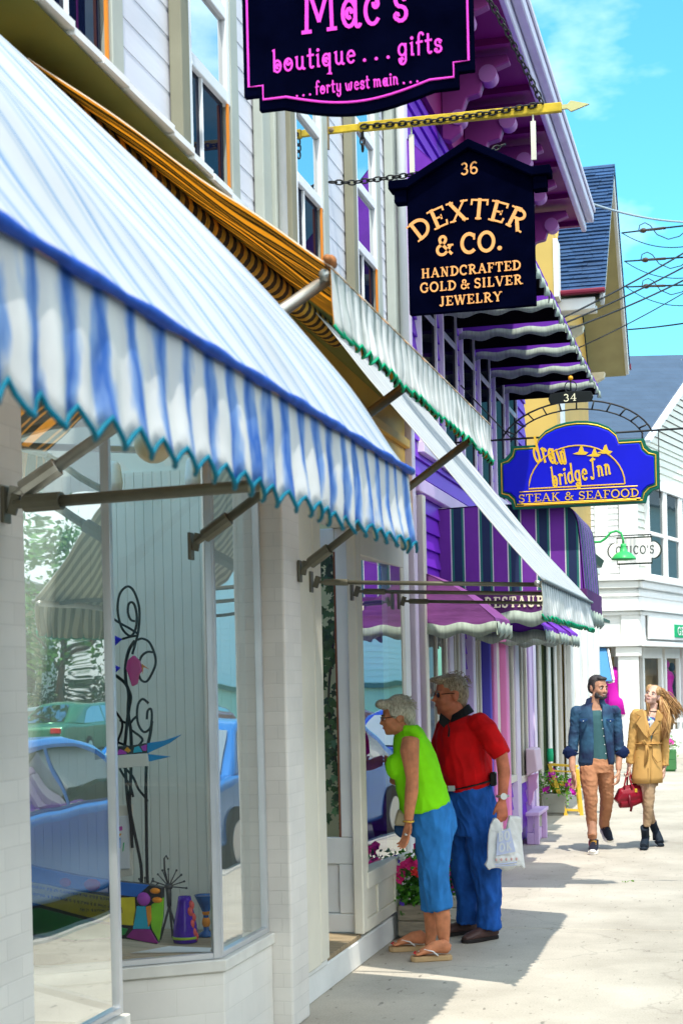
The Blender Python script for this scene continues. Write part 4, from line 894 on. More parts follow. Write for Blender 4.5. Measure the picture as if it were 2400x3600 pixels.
for q, c3 in (([(545,450),(575,445),(575,470),(555,475)], (.6,.1,.5)), ([(540,492),(570,490),(560,510)], (.8,.4,.02)), ([(555,515),(565,515),(563,580),(557,580)], (.1,.3,.7)), ([(580,545),(588,545),(582,600),(575,600)], (.1,.5,.2))):
    flat(q, 6.965, M('ink_%d%d' % (c3[0]*10, c3[2]*10), c3, .5), 'motif', pc, (100, 2650), 1.742, th=.004)
for nm, q in (('paper_sheet', [(620,1222),(860,1180),(1120,1190),(1110,1215)]),):
    P = [PZ(100+x/1.742, 2650+y/1.742, ZD+.003) for x, y in q]; m = MB(); m.add(P+[p-z3*.002 for p in P], [(0,1,2,3),(7,6,5,4)]); tag(m.build(nm, M('paper', (.7, .74, .76), .5)), 'loose sheet of pale paper lying at the front of the display shelf', 'paper')
c_ = P3(540, 1560, 6.35)
gl = thing('globe_lamp', 'unlit cream globe lamp under the shop ceiling', 'lamp', c_)
MB().ball(c_, .085, 18, 12).build('globe', M('globe_cream', (.74, .64, .42), .3), gl, smooth=True)
MB().tube([c_+Vector((0,0,.08)), (c_.x, c_.y, 2.80)], [.05, .02], 12).build('stem', CREAM, gl, smooth=True)
for px, py in ((400, 1680), (680, 1665)):
    c_ = P3(px, py, 7.2); sp_ = thing('spotlight', 'white spotlight on the %s of the display window ceiling' % ('left' if px < 500 else 'right'), 'spotlight', c_, group='display spotlights')
    m = MB(); m.lathe(c_-Vector((0,0,.06)), [(.04, 0), (.045, .04), (.035, .12), (.02, .14)], 14); m.build('can', WHITE, sp_, smooth=True); MB().tube([c_+Vector((0,0,.07)), (c_.x, c_.y, 2.8)], .008, 6).build('stem', WHITE, sp_)
# ivy behind the narrow window
iv = thing('ivy_plant', 'trailing ivy hanging inside the narrow cream window', 'plant', (-2.46, 9.22, 2.45))
IVY = leafmat('ivy_leaf', (.01, .05, .01), (.06, .17, .03)); IVY2 = leafmat('ivy_leaf_pale', (.10, .26, .16), (.16, .36, .10))
m = MB(); m2 = MB(); rv = random.Random(11)
def ivyleaf(mb, p, s):
    n = Vector((rv.uniform(-.3,.3), -1, rv.uniform(-.2,.5))).normalized(); a = Vector((rv.gauss(0,1), 0, -1)).normalized(); a = (a-n*a.dot(n)).normalized(); b = n.cross(a)
    sh = [(1,0),(.35,.32),(.45,.75),(0,.5),(-.35,.62),(-.4,.2),(-.5,0),(-.4,-.2),(-.35,-.62),(0,-.5),(.45,-.75),(.35,-.32)]
    mb.add([p+a*(x*s)+b*(y*s)+n*(.15*s*(abs(y))) for x, y in sh], [tuple(range(12))])
for i in range(210):
    z = .85+1.62*rv.random(); c_ = -2.40-.03*math.sin(z*5); wd = .05 if z < 1.6 else .045
    ivyleaf(m if rv.random() < .85 or z > 1.5 else m2, Vector((c_+rv.gauss(0, wd)-.03, 9.20+rv.uniform(-.03, .05), z)), rv.uniform(.025, .05))
for i in range(16): ivyleaf(m, Vector((-2.62+.24*rv.random(), 9.2, 2.36+.1*rv.random())), .045)
m.build('leaves', IVY, iv); m2.build('pale_leaves', IVY2, iv)
MB().tube([(-2.40-.03*math.sin(z*5), 9.22, z) for z in [.8+.08*i for i in range(22)]], .008, 6).build('stem', M('ivy_stem', (.05, .04, .02), .8), iv, smooth=True)
# ================================================================== PURPLE HOUSE
PUR = M('purple_siding', (.19, .03, .56), .5, var=.08, vscale=2, bump=.08); LIL = M('lilac_trim', (.66, .47, .74), .5, var=.07); MAUV = M('magenta_paint', (.22, .012, .13), .6, var=.12, vscale=1.5)
PIPL = M('pale_lilac', (.74, .64, .78), .5, var=.06)
ph = thing('purple_house', 'purple clapboard house with magenta bracketed eaves and lilac trim', 'building', (-2.2, 10.64, 0))
m = MB(); clap(m, -2.2, 10.64, 16.9, .15, 6.55, .125, .022); clapy(m, 10.66, -6, -2.21, .15, 6.55, .125, .02); m.box(-6, -2.225, 10.69, 16.9, 0, 6.55); m.build('wall', PUR, ph)
m = MB(); m.box(-2.24, -2.165, 10.632, 10.74, 0, 6.5); m.build('corner_board', PIPL, ph, bevel=.005)
m = MB(); m.box(-2.2, -2.14, 10.75, 16.9, 3.02, 3.12); m.build('band', LIL, ph, bevel=.006)
m = MB(); m.box(-2.2, -1.55, 10.45, 17.05, 6.55, 6.58)
for i in range(7): m.box(-2.2, -1.56, 10.8+i*1.0, 10.86+i*1.0, 6.50, 6.549)
m.box(-2.2, -2.15, 10.64, 16.9, 6.0, 6.5); m.build('soffit', MAUV, ph)
FAS = M('fascia_lavender', (.66, .62, .74), .45, var=.08)
m = MB(); m.box(-1.55, -1.50, 10.4, 17.08, 6.50, 6.66); m.box(-1.498, -1.42, 10.4, 17.1, 6.60, 6.72); m.box(-1.42, -1.40, 10.4, 17.1, 6.70, 6.76); m.box(-2.2, -1.552, 10.4, 10.448, 6.5, 6.66); m.build('fascia', FAS, ph, bevel=.01)
m = MB(); m.add([(-1.41, 10.4, 6.762), (-1.41, 17.1, 6.762), (-4.2, 17.1, 9.2), (-4.2, 10.4, 9.2), (-6.9, 10.4, 6.762), (-6.9, 17.1, 6.762)], [(0,1,2,3), (3,2,5,4), (0,3,4), (1,5,2), (0,4,5,1)]); m.build('roof', M('grey_shingle', (.12, .13, .15), .8, var=.2), ph)
for i in range(6):         # scrolled eave brackets
    y = 11.0+i*1.05
    P = [(0, 0), (.52, 0), (.54, -.06), (.42, -.10), (.34, -.16), (.30, -.28), (.20, -.30), (.16, -.40), (.15, -.56), (.06, -.62), (0, -.60)]
    m = MB(); m.prism(P, (-2.149, y, 6.50), SX, SZ, .10)
    b_ = m.build('eave_bracket', M('bracket_magenta', (.26, .04, .20), .5), ph, bevel=.008)
    for a_ in ((-1.78, .07, 6.36), (-2.02, .06, 6.05)): MB().tube([(a_[0], y-.068, a_[2]), (a_[0], y+.068, a_[2])], a_[1], 14).build('scroll', M('scroll_pink', (.42, .16, .40), .5), b_, auto=40)
PG = glass('purple_glass', .045, back=(.003, .003, .010))
for i in range(6):
    y = 11.02+i*.88
    m = MB(); m.box(-2.2, -2.15, y-.03, y, 3.40, 5.5); m.box(-2.2, -2.15, y+.56, y+.59, 3.40, 5.5); m.box(-2.2, -2.14, y-.07, y+.63, 3.32, 3.40); m.box(-2.19, -2.16, y, y+.56, 4.35, 4.40)
    w_ = m.build('upper_window', PIPL, ph, bevel=.004)
    MB().box(-2.2, -2.168, y+.001, y+.559, 3.401, 5.5).build('pane', PG, w_)
# ground floor: strips, windows and the pink door
GW = glass('lower_glass', .34, back=(.16, .15, .14)); SHC = M('sash_cream', (.70, .66, .56), .5)
for a, b, mat in ((10.80, 10.90, SHC), (11.74, 11.90, PIPL), (12.28, 12.42, PIPL), (12.80, 12.92, PIPL), (14.40, 14.62, LIL), (15.30, 15.55, PIPL), (16.3, 16.55, LIL), (16.7, 16.9, PIPL)):
    MB().box(-2.2, -2.13, a, b, .15, 3.0).build('pilaster', mat, ph, bevel=.006)
for a, b, z0, z1 in ((10.92, 11.72, .75, 2.3), (11.92, 12.26, .2, 2.25), (12.94, 13.3, .7, 2.2), (14.64, 15.28, .75, 2.25), (15.6, 16.25, .7, 2.25)):
    m = MB(); m.box(-2.2, -2.145, a, a+.06, z0, z1); m.box(-2.2, -2.145, b-.06, b, z0, z1); m.box(-2.2, -2.145, a+.061, b-.061, z1-.07, z1); m.box(-2.2, -2.135, a, b, z0-.07, z0-.001); m.box(-2.185, -2.15, (a+b)/2-.018, (a+b)/2+.018, z0, z1-.071)
    w_ = m.build('lower_window', SHC, ph, bevel=.004)
    MB().box(-2.19, -2.165, a+.061, b-.061, z0, z1-.071).build('pane', GW, w_)
PK = M('door_pink', (.74, .22, .48), .45); BL = M('door_blue', (.10, .09, .55), .45)
m = MB(); m.box(-2.2, -2.06, 13.45, 13.62, .15, 2.02); m.box(-2.2, -2.06, 14.18, 14.35, .15, 2.02); m.box(-2.2, -2.05, 13.45, 14.35, 2.022, 2.16); d_ = m.build('door', PK, ph, bevel=.008)
MB().box(-2.2, -2.12, 13.63, 14.17, .15, 2.02).build('leaf', M('door_pale', (.70, .70, .62), .5, var=.1), d_)
m = MB(); m.box(-2.2, -2.08, 13.36, 13.44, .15, 2.16); m.build('jamb', BL, d_, bevel=.006)
m = MB(); 
for s_ in (-1, 1): m.add([(-2.2, 13.9+s_*.60, 2.17), (-1.92, 13.9+s_*.60, 2.17), (-1.92, 13.9, 2.62), (-2.2, 13.9, 2.62), (-2.2, 13.9+s_*.60, 2.11), (-1.92, 13.9+s_*.60, 2.11), (-1.92, 13.9, 2.55), (-2.2, 13.9, 2.55)], [(0,1,2,3),(4,7,6,5),(0,4,5,1),(1,5,6,2),(3,2,6,7),(0,3,7,4)])
m.build('gable_hood', BL, d_)
m = MB(); m.box(-2.2, -2.0, 16.95, 17.0, 0, 3); 
# ---------------------------------------------------- purple awnings
PCL = M('purple_canvas', (.16, .03, .40), .85, var=.15, vscale=6, bump=.3, bscale=8); PIN = M('awning_shade_black', (.003, .002, .006), .9)  # near-black lining: underside shadow put into the colour
FR = M('grey_fringe', (.34, .40, .33), .9, var=.25, vscale=60, scale=(1, 1, .15)); MAV = M('mauve_canvas', (.22, .065, .24), .8, var=.22, vscale=5, bump=.9, bscale=5, scale=(1, 1, 3))
def fringe(mb, p, q, z, h, per, amp=.03):
    p, q = Vector(p), Vector(q); n = max(6, int((q-p).length/per*8)); nn = (q-p).cross(z3).normalized(); r0 = len(mb.v)
    a = []; 
    for i in range(n+1):
        t = i/n; c_ = p.lerp(q, t); ph_ = 2*math.pi*t*(q-p).length/per; dz = amp*math.sin(ph_)
        a.append((c_+z3*(z+dz*.6), c_+nn*.012*math.sin(ph_*1.0)+z3*(z-h+dz)))
    vs = [x[0]+nn*.004 for x in a]+[x[1]+nn*.004 for x in a]+[x[0]-nn*.004 for x in a]+[x[1]-nn*.004 for x in a]; k = n+1
    fs = []
    for i in range(n): fs += [(i, i+1, k+i+1, k+i), (2*k+i, 3*k+i, 3*k+i+1, 2*k+i+1), (i, 2*k+i, 2*k+i+1, i+1), (k+i, k+i+1, 3*k+i+1, 3*k+i)]
    mb.add(vs, fs)
def shed_awning(name, label, y0, y1, xf, zw, zf, zb, mat, lin, group, fh=.12, per=.22, sag=.0, amp=.03):
    t = thing(name, label, 'awning', (-2.2, y0, zb), group=group)
    m = MB(); n = 8; pr = [(-2.19+(xf+2.19)*i/n, zw+(zf-zw)*i/n-sag*math.sin(math.pi*i/n)) for i in range(n+1)]+[(xf+.01, zb)]
    sweep(pr, y0, y1, 12, .006, .012, y0).build('canvas', [mat, lin], t, smooth=False)
    for y, o in ((y0, -1), (y1, 1)):
        m = MB(); vs = [(x, y, z) for x, z in pr]+[(-2.19, y, zb)]; k = len(vs)
        vs2 = [(x, y-o*.006, z) for x, y, z in vs]; m.add(vs+vs2, [tuple(range(k))], 0); m.add([], [])
        m.f.append(tuple(i+k for i in reversed(range(k)))); m.m.append(1)
        m.build('side_panel', [mat, lin], t)
    m = MB(); fringe(m, (-2.19, y0-.004, 0), (xf+.014, y0-.004, 0), zb+.02, fh, per, amp); fringe(m, (xf+.016, y0, 0), (xf+.016, y1, 0), zb+.02, fh, per, amp)
    m.build('fringe', FR, t, smooth=True); return t
nth = ['nearest, half behind the gabled sign', 'second from the gabled sign', 'third from the gabled sign', 'fourth from the gabled sign', 'fifth from the gabled sign', 'last before the yellow house']
for i in range(6):
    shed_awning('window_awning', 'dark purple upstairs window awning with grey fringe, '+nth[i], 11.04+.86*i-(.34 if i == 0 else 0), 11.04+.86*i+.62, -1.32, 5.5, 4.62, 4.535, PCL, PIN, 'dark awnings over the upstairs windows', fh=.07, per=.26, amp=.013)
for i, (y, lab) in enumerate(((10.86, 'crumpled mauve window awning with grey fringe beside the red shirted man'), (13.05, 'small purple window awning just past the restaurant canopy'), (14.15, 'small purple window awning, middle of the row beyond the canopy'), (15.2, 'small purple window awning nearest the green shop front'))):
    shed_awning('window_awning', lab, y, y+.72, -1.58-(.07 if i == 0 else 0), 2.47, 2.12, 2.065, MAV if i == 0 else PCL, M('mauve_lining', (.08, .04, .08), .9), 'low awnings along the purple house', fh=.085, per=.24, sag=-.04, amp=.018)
CAN = None
bands = [(0, (.15, .03, .28)), (.46, (.62, .58, .58)), (.50, (.02, .14, .12)), (.58, (.018, .03, .08)), (.86, (.02, .15, .12)), (.93, (.52, .54, .52)), (.965, (.15, .03, .28))]
CAN = stripes('canopy_stripe', bands, .215, axis='X', var=.08); PUB = M('canopy_band', (.10, .025, .12), .8)
cn = thing('restaurant_canopy', 'big box canopy striped purple and green with cream lettering along its lower band', 'awning', (-2.2, 11.7, 2.1))
pr = [(-2.19, 2.99), (-1.9, 3.0), (-1.5, 2.995), (-1.24, 2.97), (-1.16, 2.90), (-1.13, 2.75), (-1.10, 2.28)]
CANF = stripes('canopy_stripe_front', bands, .215, axis='Y', var=.08)
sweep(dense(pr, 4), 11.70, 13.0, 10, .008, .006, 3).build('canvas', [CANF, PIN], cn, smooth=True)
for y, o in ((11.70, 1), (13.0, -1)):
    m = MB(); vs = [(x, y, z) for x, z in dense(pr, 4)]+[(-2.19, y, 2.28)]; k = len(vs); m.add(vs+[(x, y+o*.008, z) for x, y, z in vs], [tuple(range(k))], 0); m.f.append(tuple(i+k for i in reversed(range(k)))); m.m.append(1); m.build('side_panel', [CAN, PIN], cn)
m = MB(); m.box(-2.19, -1.095, 11.688, 11.696, 2.18, 2.345); m.box(-1.094, -1.086, 11.69, 13.0, 2.18, 2.345); m.build('letter_band', PUB, cn)
m = MB(); lettering(m, "RESTAURANT", (-1.52, 11.684, 2.226), SX, SZ, .078, .66, 'caps', gap=.16, relief=.0018, bold=1.1); m.build('lettering', M('canopy_cream', (.84, .76, .52), .6), cn)
m = MB(); fringe(m, (-2.19, 11.69, 0), (-1.09, 11.69, 0), 2.19, .10, .25, .018); fringe(m, (-1.085, 11.69, 0), (-1.085, 13.0, 0), 2.19, .10, .25, .018); m.build('fringe', FR, cn, smooth=True)
# ---------------------------------------------------- pink stand and letter box on the purple house
ps = thing('plant_stand', 'pink painted wall box on a scrolled bracket above a lilac step', 'plant stand', (-2.1, 14.75, 0))
PBX = M('box_pink', (.70, .52, .62), .5, var=.05)
m = MB(); y = 15.85
m.add([(-2.125, y, .97), (-2.03, y, .96), (-2.01, y, .74), (-2.125, y, .69), (-2.125, y+.45, .97), (-2.03, y+.45, .96), (-2.01, y+.45, .74), (-2.125, y+.45, .69)], [(0,1,2,3),(7,6,5,4),(0,4,5,1),(1,5,6,2),(2,6,7,3),(3,7,4,0)]); m.build('box', PBX, ps, bevel=.01)
m = MB(); m.prism([(0, 0), (.11, .03), (.09, -.05), (.10, -.12), (.06, -.16), (.05, -.24), (.02, -.30), (0, -.30)], (-2.125, y+.12, .685), SX, SZ, .06); m.build('scroll_bracket', M('bracket_pink', (.66, .35, .60), .5), ps, bevel=.006)
m = MB(); m.box(-2.128, -1.99, y-.1, y+.7, .29, .33); m.box(-2.125, -2.05, y-.05, y+.65, .0, .12); m.box(-2.05, -2.0, y-.05, y+.0, 0, .288); m.box(-2.05, -2.0, y+.6, y+.65, 0, .288); m.box(-2.125, -2.06, y-.02, y+.0, .121, .288); m.build('step', LIL, ps, bevel=.006)

# ================================================================== GREEN-CORNICED SHOP
gs = thing('green_shop', 'low cream shop with dark green pent cornice and brick piers beyond the purple house', 'building', (-2.2, 16.95, 0))
GRC = M('dark_green_paint', (.015, .06, .03), .5, var=.2); PIER = brickmat('grey_block', (.50, .47, .40), (.40, .38, .32), bw=.4, bh=.2, bump=.5)
MB().box(-6, -2.51, 16.95, 22.1, 0, 3.6).build('wall', M('shop_cream', (.62, .58, .46), .6, var=.1), gs)
for a, b, mt in ((16.95, 17.22, PIER), (18.35, 18.62, PIER), (19.5, 19.72, PIER), (20.5, 20.75, WHITE), (21.3, 21.45, WHITE), (21.85, 22.1, PIER)):
    MB().box(-2.508, -2.42, a, b, 0, 2.5).build('pier', mt, gs, bevel=.01)
GSG = glass('shop_mirror_glass', .6, back=(.10, .13, .05))
for a, b in ((17.25, 18.32), (18.66, 19.46), (19.76, 20.46), (20.8, 21.26)):
    m = MB(); m.box(-2.508, -2.44, a, a+.07, .45, 2.45); m.box(-2.508, -2.44, b-.05, b, .45, 2.45); m.box(-2.508, -2.43, a, b, .38, .449)
    w_ = m.build('shop_window', M('frame_dark_green', (.02, .035, .02), .5), gs, bevel=.004); MB().box(-2.508, -2.47, a+.071, b-.051, .45, 2.45).build('pane', GSG, w_)
m = MB(); m.add([(-2.25, 16.95, 3.62), (-1.80, 16.95, 3.30), (-1.80, 22.1, 3.30), (-2.25, 22.1, 3.62), (-2.25, 16.95, 3.20), (-1.84, 16.95, 3.20), (-1.84, 22.1, 3.20), (-2.25, 22.1, 3.20)], [(0,3,2,1),(4,5,6,7),(0,1,5,4),(1,2,6,5),(2,3,7,6),(3,0,4,7)])
m.build('cornice', GRC, gs)
MB().box(-2.50, -2.0, 16.96, 22.09, 2.62, 3.198).build('frieze', M('frieze_pale', (.55, .60, .60), .5), gs, bevel=.01)
m = MB(); m.add([(-2.25, 16.95, 2.618), (-1.74, 16.95, 2.46), (-1.74, 22.1, 2.46), (-2.25, 22.1, 2.618), (-2.25, 16.95, 2.50), (-1.74, 16.95, 2.42), (-1.74, 22.1, 2.42), (-2.25, 22.1, 2.50)], [(0,3,2,1),(4,5,6,7),(0,1,5,4),(1,2,6,5),(2,3,7,6),(3,0,4,7)]); m.build('pent_strip', GRC, gs)
ln = thing('gooseneck_lamp', 'green gooseneck lamp with a wide enamel shade on the green shop cornice', 'lamp', PY(2065, 1905, 18.3))
LG = M('lamp_green', (.05, .46, .12), .35)
pts = [PY(x, y, 18.3) for x, y in ((2020, 1900), (2065, 1907), (2110, 1905), (2128, 1893), (2145, 1873), (2165, 1866), (2182, 1874), (2189, 1895), (2190, 1912))]
MB().tube(pts, .014, 8).build('arm', LG, ln, smooth=True)
c_ = PY(2190, 1912, 18.3)
MB().lathe(c_, [(.03, .0), (.035, -.03), (.03, -.05), (.042, -.06), (.042, -.09), (.06, -.095), (.10, -.12), (.138, -.165), (.142, -.185), (.13, -.183), (.05, -.12)], 24).build('shade', LG, ln, smooth=True)

# ================================================================== YELLOW GABLED HOUSE
yh = thing('yellow_house', 'tall yellow house with a steep slate gable and dark red gutters', 'building', (-2.1, 22.2, 0))
YW_ = M('yellow_siding', (.58, .38, .10), .6, var=.1, vscale=1.5); OL = M('gable_shade_olive', (.36, .33, .18), .6, var=.1)  # olive for the rake soffit has its shade mixed in
SLATE = brickmat('slate', (.022, .066, .165), (.004, .008, .02), bw=.34, bh=.10, bump=1., var=.5)
RX = -1.72; ya, yb_, ym = 22.1, 27.2, 24.6; ze, zr = 7.08, 9.62
m = MB(); m.add([(-9, 22.4, 0), (-2.4, 22.4, 0), (-2.4, 26.9, 0), (-9, 26.9, 0), (-9, 22.4, 6.95), (-2.4, 22.4, 6.95), (-2.4, 26.9, 6.95), (-9, 26.9, 6.95), (-2.4, ym, 9.25), (-9, ym, 9.25)],
      [(0,1,5,4), (1,2,6,8,5), (2,3,7,6), (3,0,4,9,7), (4,5,8,9), (6,7,9,8)]); m.build('wall', YW_, yh)
m = MB(); clapy(m, 22.4, -9, -2.4, 3.7, 6.6, .14, .02); m.build('siding', YW_, yh)
def slope(mb, y0, z0, y1, z1, x0, x1, th, n=34):
    """slate slope laid in lapped courses, each course a thin wedge with a slightly ragged lower edge"""
    d = Vector((0, y1-y0, z1-z0)); L_ = d.length; d.normalize(); nn = Vector((0, -d.z, d.y)); nn = nn if nn.z > 0 else -nn; rr = random.Random(5)
    for i in range(n):
        x = x0
        while x < x1:
            w_ = min(rr.uniform(.18, .30), x1-x); a0 = Vector((0, y0, z0))+d*(L_*i/n-rr.uniform(0, .014)); a1 = Vector((0, y0, z0))+d*(L_*(i+1)/n+.01); t0 = .028+rr.uniform(-.006, .008)
            P = [Vector((x+.002, 0, 0))+a0+nn*t0, Vector((x+w_-.002, 0, 0))+a0+nn*t0, Vector((x+w_-.002, 0, 0))+a1+nn*.002, Vector((x+.002, 0, 0))+a1+nn*.002]; Q = [p-nn*(th) for p in P]
            mb.add(P+Q, [(0,1,2,3),(7,6,5,4),(0,4,5,1),(1,5,6,2),(2,6,7,3),(3,7,4,0)]); x += w_
SLATE = leafmat('slate', (.018, .045, .10), (.045, .11, .22), .75, .0)
m = MB(); slope(m, ya-.05, ze, ym, zr, -2.45, RX+.02, .05); slope(m, yb_+.05, ze-.05, ym, zr, -2.45, RX+.02, .05); m.build('roof', SLATE, yh)
m = MB()
for k, (p0, p1) in enumerate((((ya, ze-.06), (ym, zr-.06)), ((ym, zr-.06), (yb_, ze-.11)))): m.bar((RX-.03, p0[0], p0[1]-.09), (RX-.03, p1[0], p1[1]-.09), .15, .06, (1, 0, 0))
m.build('rake_board', M('rake_grey', (.60, .62, .62), .5, var=.1), yh, bevel=.01)
m = MB()
for (a, b) in (((ya, ze-.2), (ym, zr-.24)), ((ym, zr-.24), (yb_, ze-.25))): m.bar((-2.08, a[0], a[1]), (-2.08, b[0], b[1]), .03, .62, (1, 0, 0))
m.build('rake_soffit', OL, yh)
RG = M('red_gutter', (.16, .012, .03), .35, .2)
m = MB(); m.box(-2.5, RX+.03, ya-.16, ya-.06, ze-.06, ze+.01); m.build('gutter', RG, yh, bevel=.02, seg=2)
m = MB(); m.box(-2.0, RX+.03, yb_+.06, yb_+.19, ze-.14, ze-.03); m.build('gutter', RG, yh, bevel=.02, seg=2)
m = MB(); m.box(-2.42, RX-.12, ya-.05, ya+.28, ze-.26, ze-.09); m.build('eave_box', WHITE, yh, bevel=.01)
for y in (22.75, 26.4):
    m = MB(); m.prism([(0, 0), (.34, 0), (.32, -.10), (.20, -.16), (.16, -.32), (.06, -.44), (0, -.46)], (-2.4, y, 6.75), SX, SZ, .14); m.build('eave_bracket', M('bracket_cream', (.62, .58, .44), .5), yh, bevel=.01)
m = MB(); m.box(-2.4, -2.35, 22.41, 22.6, 3.7, 6.8); m.build('corner_board', M('corner_blue', (.58, .68, .80), .5), yh)
m = MB(); m.box(-2.4, -2.37, 22.15, 26.88, 0, 3.62)
for y in (22.16, 23.3, 24.5, 25.6, 26.6): m.box(-2.369, -2.30, y, y+.26, 0, 3.4)
m.box(-2.369, -2.26, 22.15, 26.88, 3.401, 3.62); m.build('shopfront', WHITE, yh, bevel=.008)
MB().box(-9, -2.37, 21.72, 22.04, 3.65, 8.8).build('side_wall', YW_, yh)
MB().box(-2.369, -2.31, 21.70, 22.04, 6.95, 7.75).build('trim_board', WHITE, yh)
for y in ():
    m = MB(); m.box(-2.1, -2.04, y, y+.1, 4.2, 6.1); m.box(-2.1, -2.04, y+.7, y+.8, 4.2, 6.1); m.box(-2.1, -2.03, y-.05, y+.85, 6.101, 6.25); m.box(-2.1, -2.03, y-.05, y+.85, 4.1, 4.199); w_ = m.build('window', WHITE, yh)
    MB().box(-2.1, -2.08, y+.101, y+.699, 4.2, 6.1).build('pane', PG, w_)
MB().box(-4.6, -4.1, 24.3, 24.9, 9.2, 10.2).build('chimney', M('chimney_brick', (.30, .12, .07), .8), yh)

# ================================================================== WHITE CORNER BUILDING
A = Vector((-1.87, 30.5, 0)); dA = Vector((.22, .9755, 0)).normalized(); dB = Vector((-cT, -sT, 0)); nA = Vector((dA.y, -dA.x, 0)); nB = Vector((sT, -cT, 0))
def PV(px, py, P0, d):
    r = ray(px, py); o = Vector((0, 0, H)); n = Vector((d.y, -d.x, 0)); t = (P0-o).dot(n)/r.dot(n); return o+r*t
def seg_clap(mb, p, q, z0, z1, pitch, dep):
    d = (q-p).normalized(); n = Vector((d.y, -d.x, 0)); k = int(math.ceil((z1-z0)/pitch))
    for i in range(k):
        a = z0+i*pitch; b = min(a+pitch, z1); u = [p+n*dep+z3*a, q+n*dep+z3*a, q+n*.002+z3*b, p+n*.002+z3*b]; v_ = [p-n*.03+z3*a, q-n*.03+z3*a, q-n*.03+z3*b, p-n*.03+z3*b]
        mb.add(u+v_, [(0,1,2,3),(4,7,6,5),(0,4,5,1),(1,5,6,2),(2,6,7,3),(3,7,4,0)])
def seg_box(mb, p, d, n, t0, t1, o0, o1, z0, z1):
    c8 = [p+d*t+n*o+z3*z for z in (z0, z1) for t, o in ((t0,o0),(t1,o0),(t1,o1),(t0,o1))]
    mb.add(c8, [(0,3,2,1),(4,5,6,7),(0,1,5,4),(1,2,6,5),(2,3,7,6),(3,0,4,7)])
wb = thing('white_corner_building', 'bright white clapboard corner building with grey gable roof at the bend of the street', 'building', A)
BW = M('bright_white', (.82, .82, .80), .5, var=.04); SHS = M('shade_siding', (.74, .76, .68), .55, var=.05)  # street-face siding is darkened: its shade is put into the colour
B1 = A+dB*3.4; C1 = A+dA*9
m = MB(); poly = [A-nA*.05-nB*.05, C1-nA*.05, C1+Vector((-7, 0, 0)), B1-nB*.05+Vector((-3, 5, 0)), B1-nB*.05]; poly_box(m, [(p.x, p.y) for p in poly], 2.25, 6.3)
poly2 = [A-nA*.9-nB*.9, C1-nA*.9, C1+Vector((-7, 0, 0)), B1-nB*.9+Vector((-3, 5, 0)), B1-nB*.9]; poly_box(m, [(p.x, p.y) for p in poly2], 0, 2.249)
m.build('core', BW, wb)
m = MB(); seg_clap(m, A+dB*.05, B1, 3.65, 6.3, .115, .02) if False else seg_clap(m, B1, A+dB*.34, 3.65, 6.3, .115, .02); m.build('siding', BW, wb)
zs = []
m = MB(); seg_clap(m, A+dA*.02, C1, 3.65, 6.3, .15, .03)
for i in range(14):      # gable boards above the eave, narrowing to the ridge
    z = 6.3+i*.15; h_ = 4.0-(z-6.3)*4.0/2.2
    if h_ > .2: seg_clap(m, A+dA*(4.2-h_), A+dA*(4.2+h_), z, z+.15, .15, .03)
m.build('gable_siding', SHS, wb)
m = MB(); seg_box(m, A, dB, nB, -.03, .33, .0, .05, 3.62, 6.28); seg_box(m, A, dB, nB, .55, .80, .0, .05, 3.62, 6.28); m.build('corner_board', BW, wb, bevel=.01)
m = MB()
for z0, z1, o in ((3.50, 3.62, .16), (3.36, 3.499, .10), (3.20, 3.30, .05), (2.92, 3.0, .14), (2.84, 2.918, .08), (2.24, 2.34, .10)):
    seg_box(m, A, dB, nB, -o*.9, 3.4, -.02, o, z0, z1); seg_box(m, A, dA, nA, -o*.9, 9, -.02, o, z0, z1)
seg_box(m, A, dB, nB, 0, 3.4, -.02, .02, 2.3, 3.6); seg_box(m, A, dA, nA, 0, 9, -.02, .02, 2.3, 3.6)
m.build('cornice', BW, wb, bevel=.008)
for t in (.0, .95, 2.1): m = MB(); seg_box(m, A, dB, nB, t-.02 if t == 0 else t, t+.34, .0, .06, 2.34, 2.9); m.build('frieze_block', BW, wb, bevel=.008)
m = MB(); seg_box(m, A, dA, nA, -.02, .28, .0, .06, 2.34, 2.9); m.build('frieze_block', BW, wb, bevel=.008)
m = MB(); seg_box(m, A, dB, nB, -.0, .40, -.45, .0, 0, 2.24); seg_box(m, A, dB, nB, -.06, .46, -.5, .05, 0, .25); seg_box(m, A, dB, nB, -.05, .45, -.49, .04, 2.05, 2.239); m.build('column', BW, wb, bevel=.01)
# roof: near slope and street-side rake
m = MB(); e0, e1 = A+dA*-.35+nA*.30, A+dA*4.2+nA*.30; back = dB*9
zL, zH = 6.18, 8.55
a_ = [e0+z3*zL, e1+z3*zH, e1+back+z3*zH, e0+back+z3*zL]; m.add(a_+[p-z3*.1 for p in a_], [(0,1,2,3),(7,6,5,4),(0,4,5,1),(1,5,6,2),(2,6,7,3),(3,7,4,0)])
e2 = A+dA*8.7+nA*.30; a_ = [e1+z3*zH, e2+z3*zL, e2+back+z3*zL, e1+back+z3*zH]; m.add(a_+[p-z3*.1 for p in a_], [(0,1,2,3),(7,6,5,4),(0,4,5,1),(1,5,6,2),(2,6,7,3),(3,7,4,0)])
m.build('roof', brickmat('grey_roof', (.055, .085, .135), (.035, .05, .07), bw=.5, bh=.12, bump=.6, var=.2), wb)
m = MB(); m.bar(e0+z3*(zL-.08)+nA*.02, e1+z3*(zH-.08)+nA*.02, .06, .2, nA); m.bar(e1+z3*(zH-.08)+nA*.02, e2+z3*(zL-.08)+nA*.02, .06, .2, nA); m.bar(e0+z3*(zL-.12)+dA*-.02, e0+back+z3*(zL-.12)+dA*-.02, .05, .14); m.build('rake_board', M('rake_white', (.74, .80, .88), .5), wb)
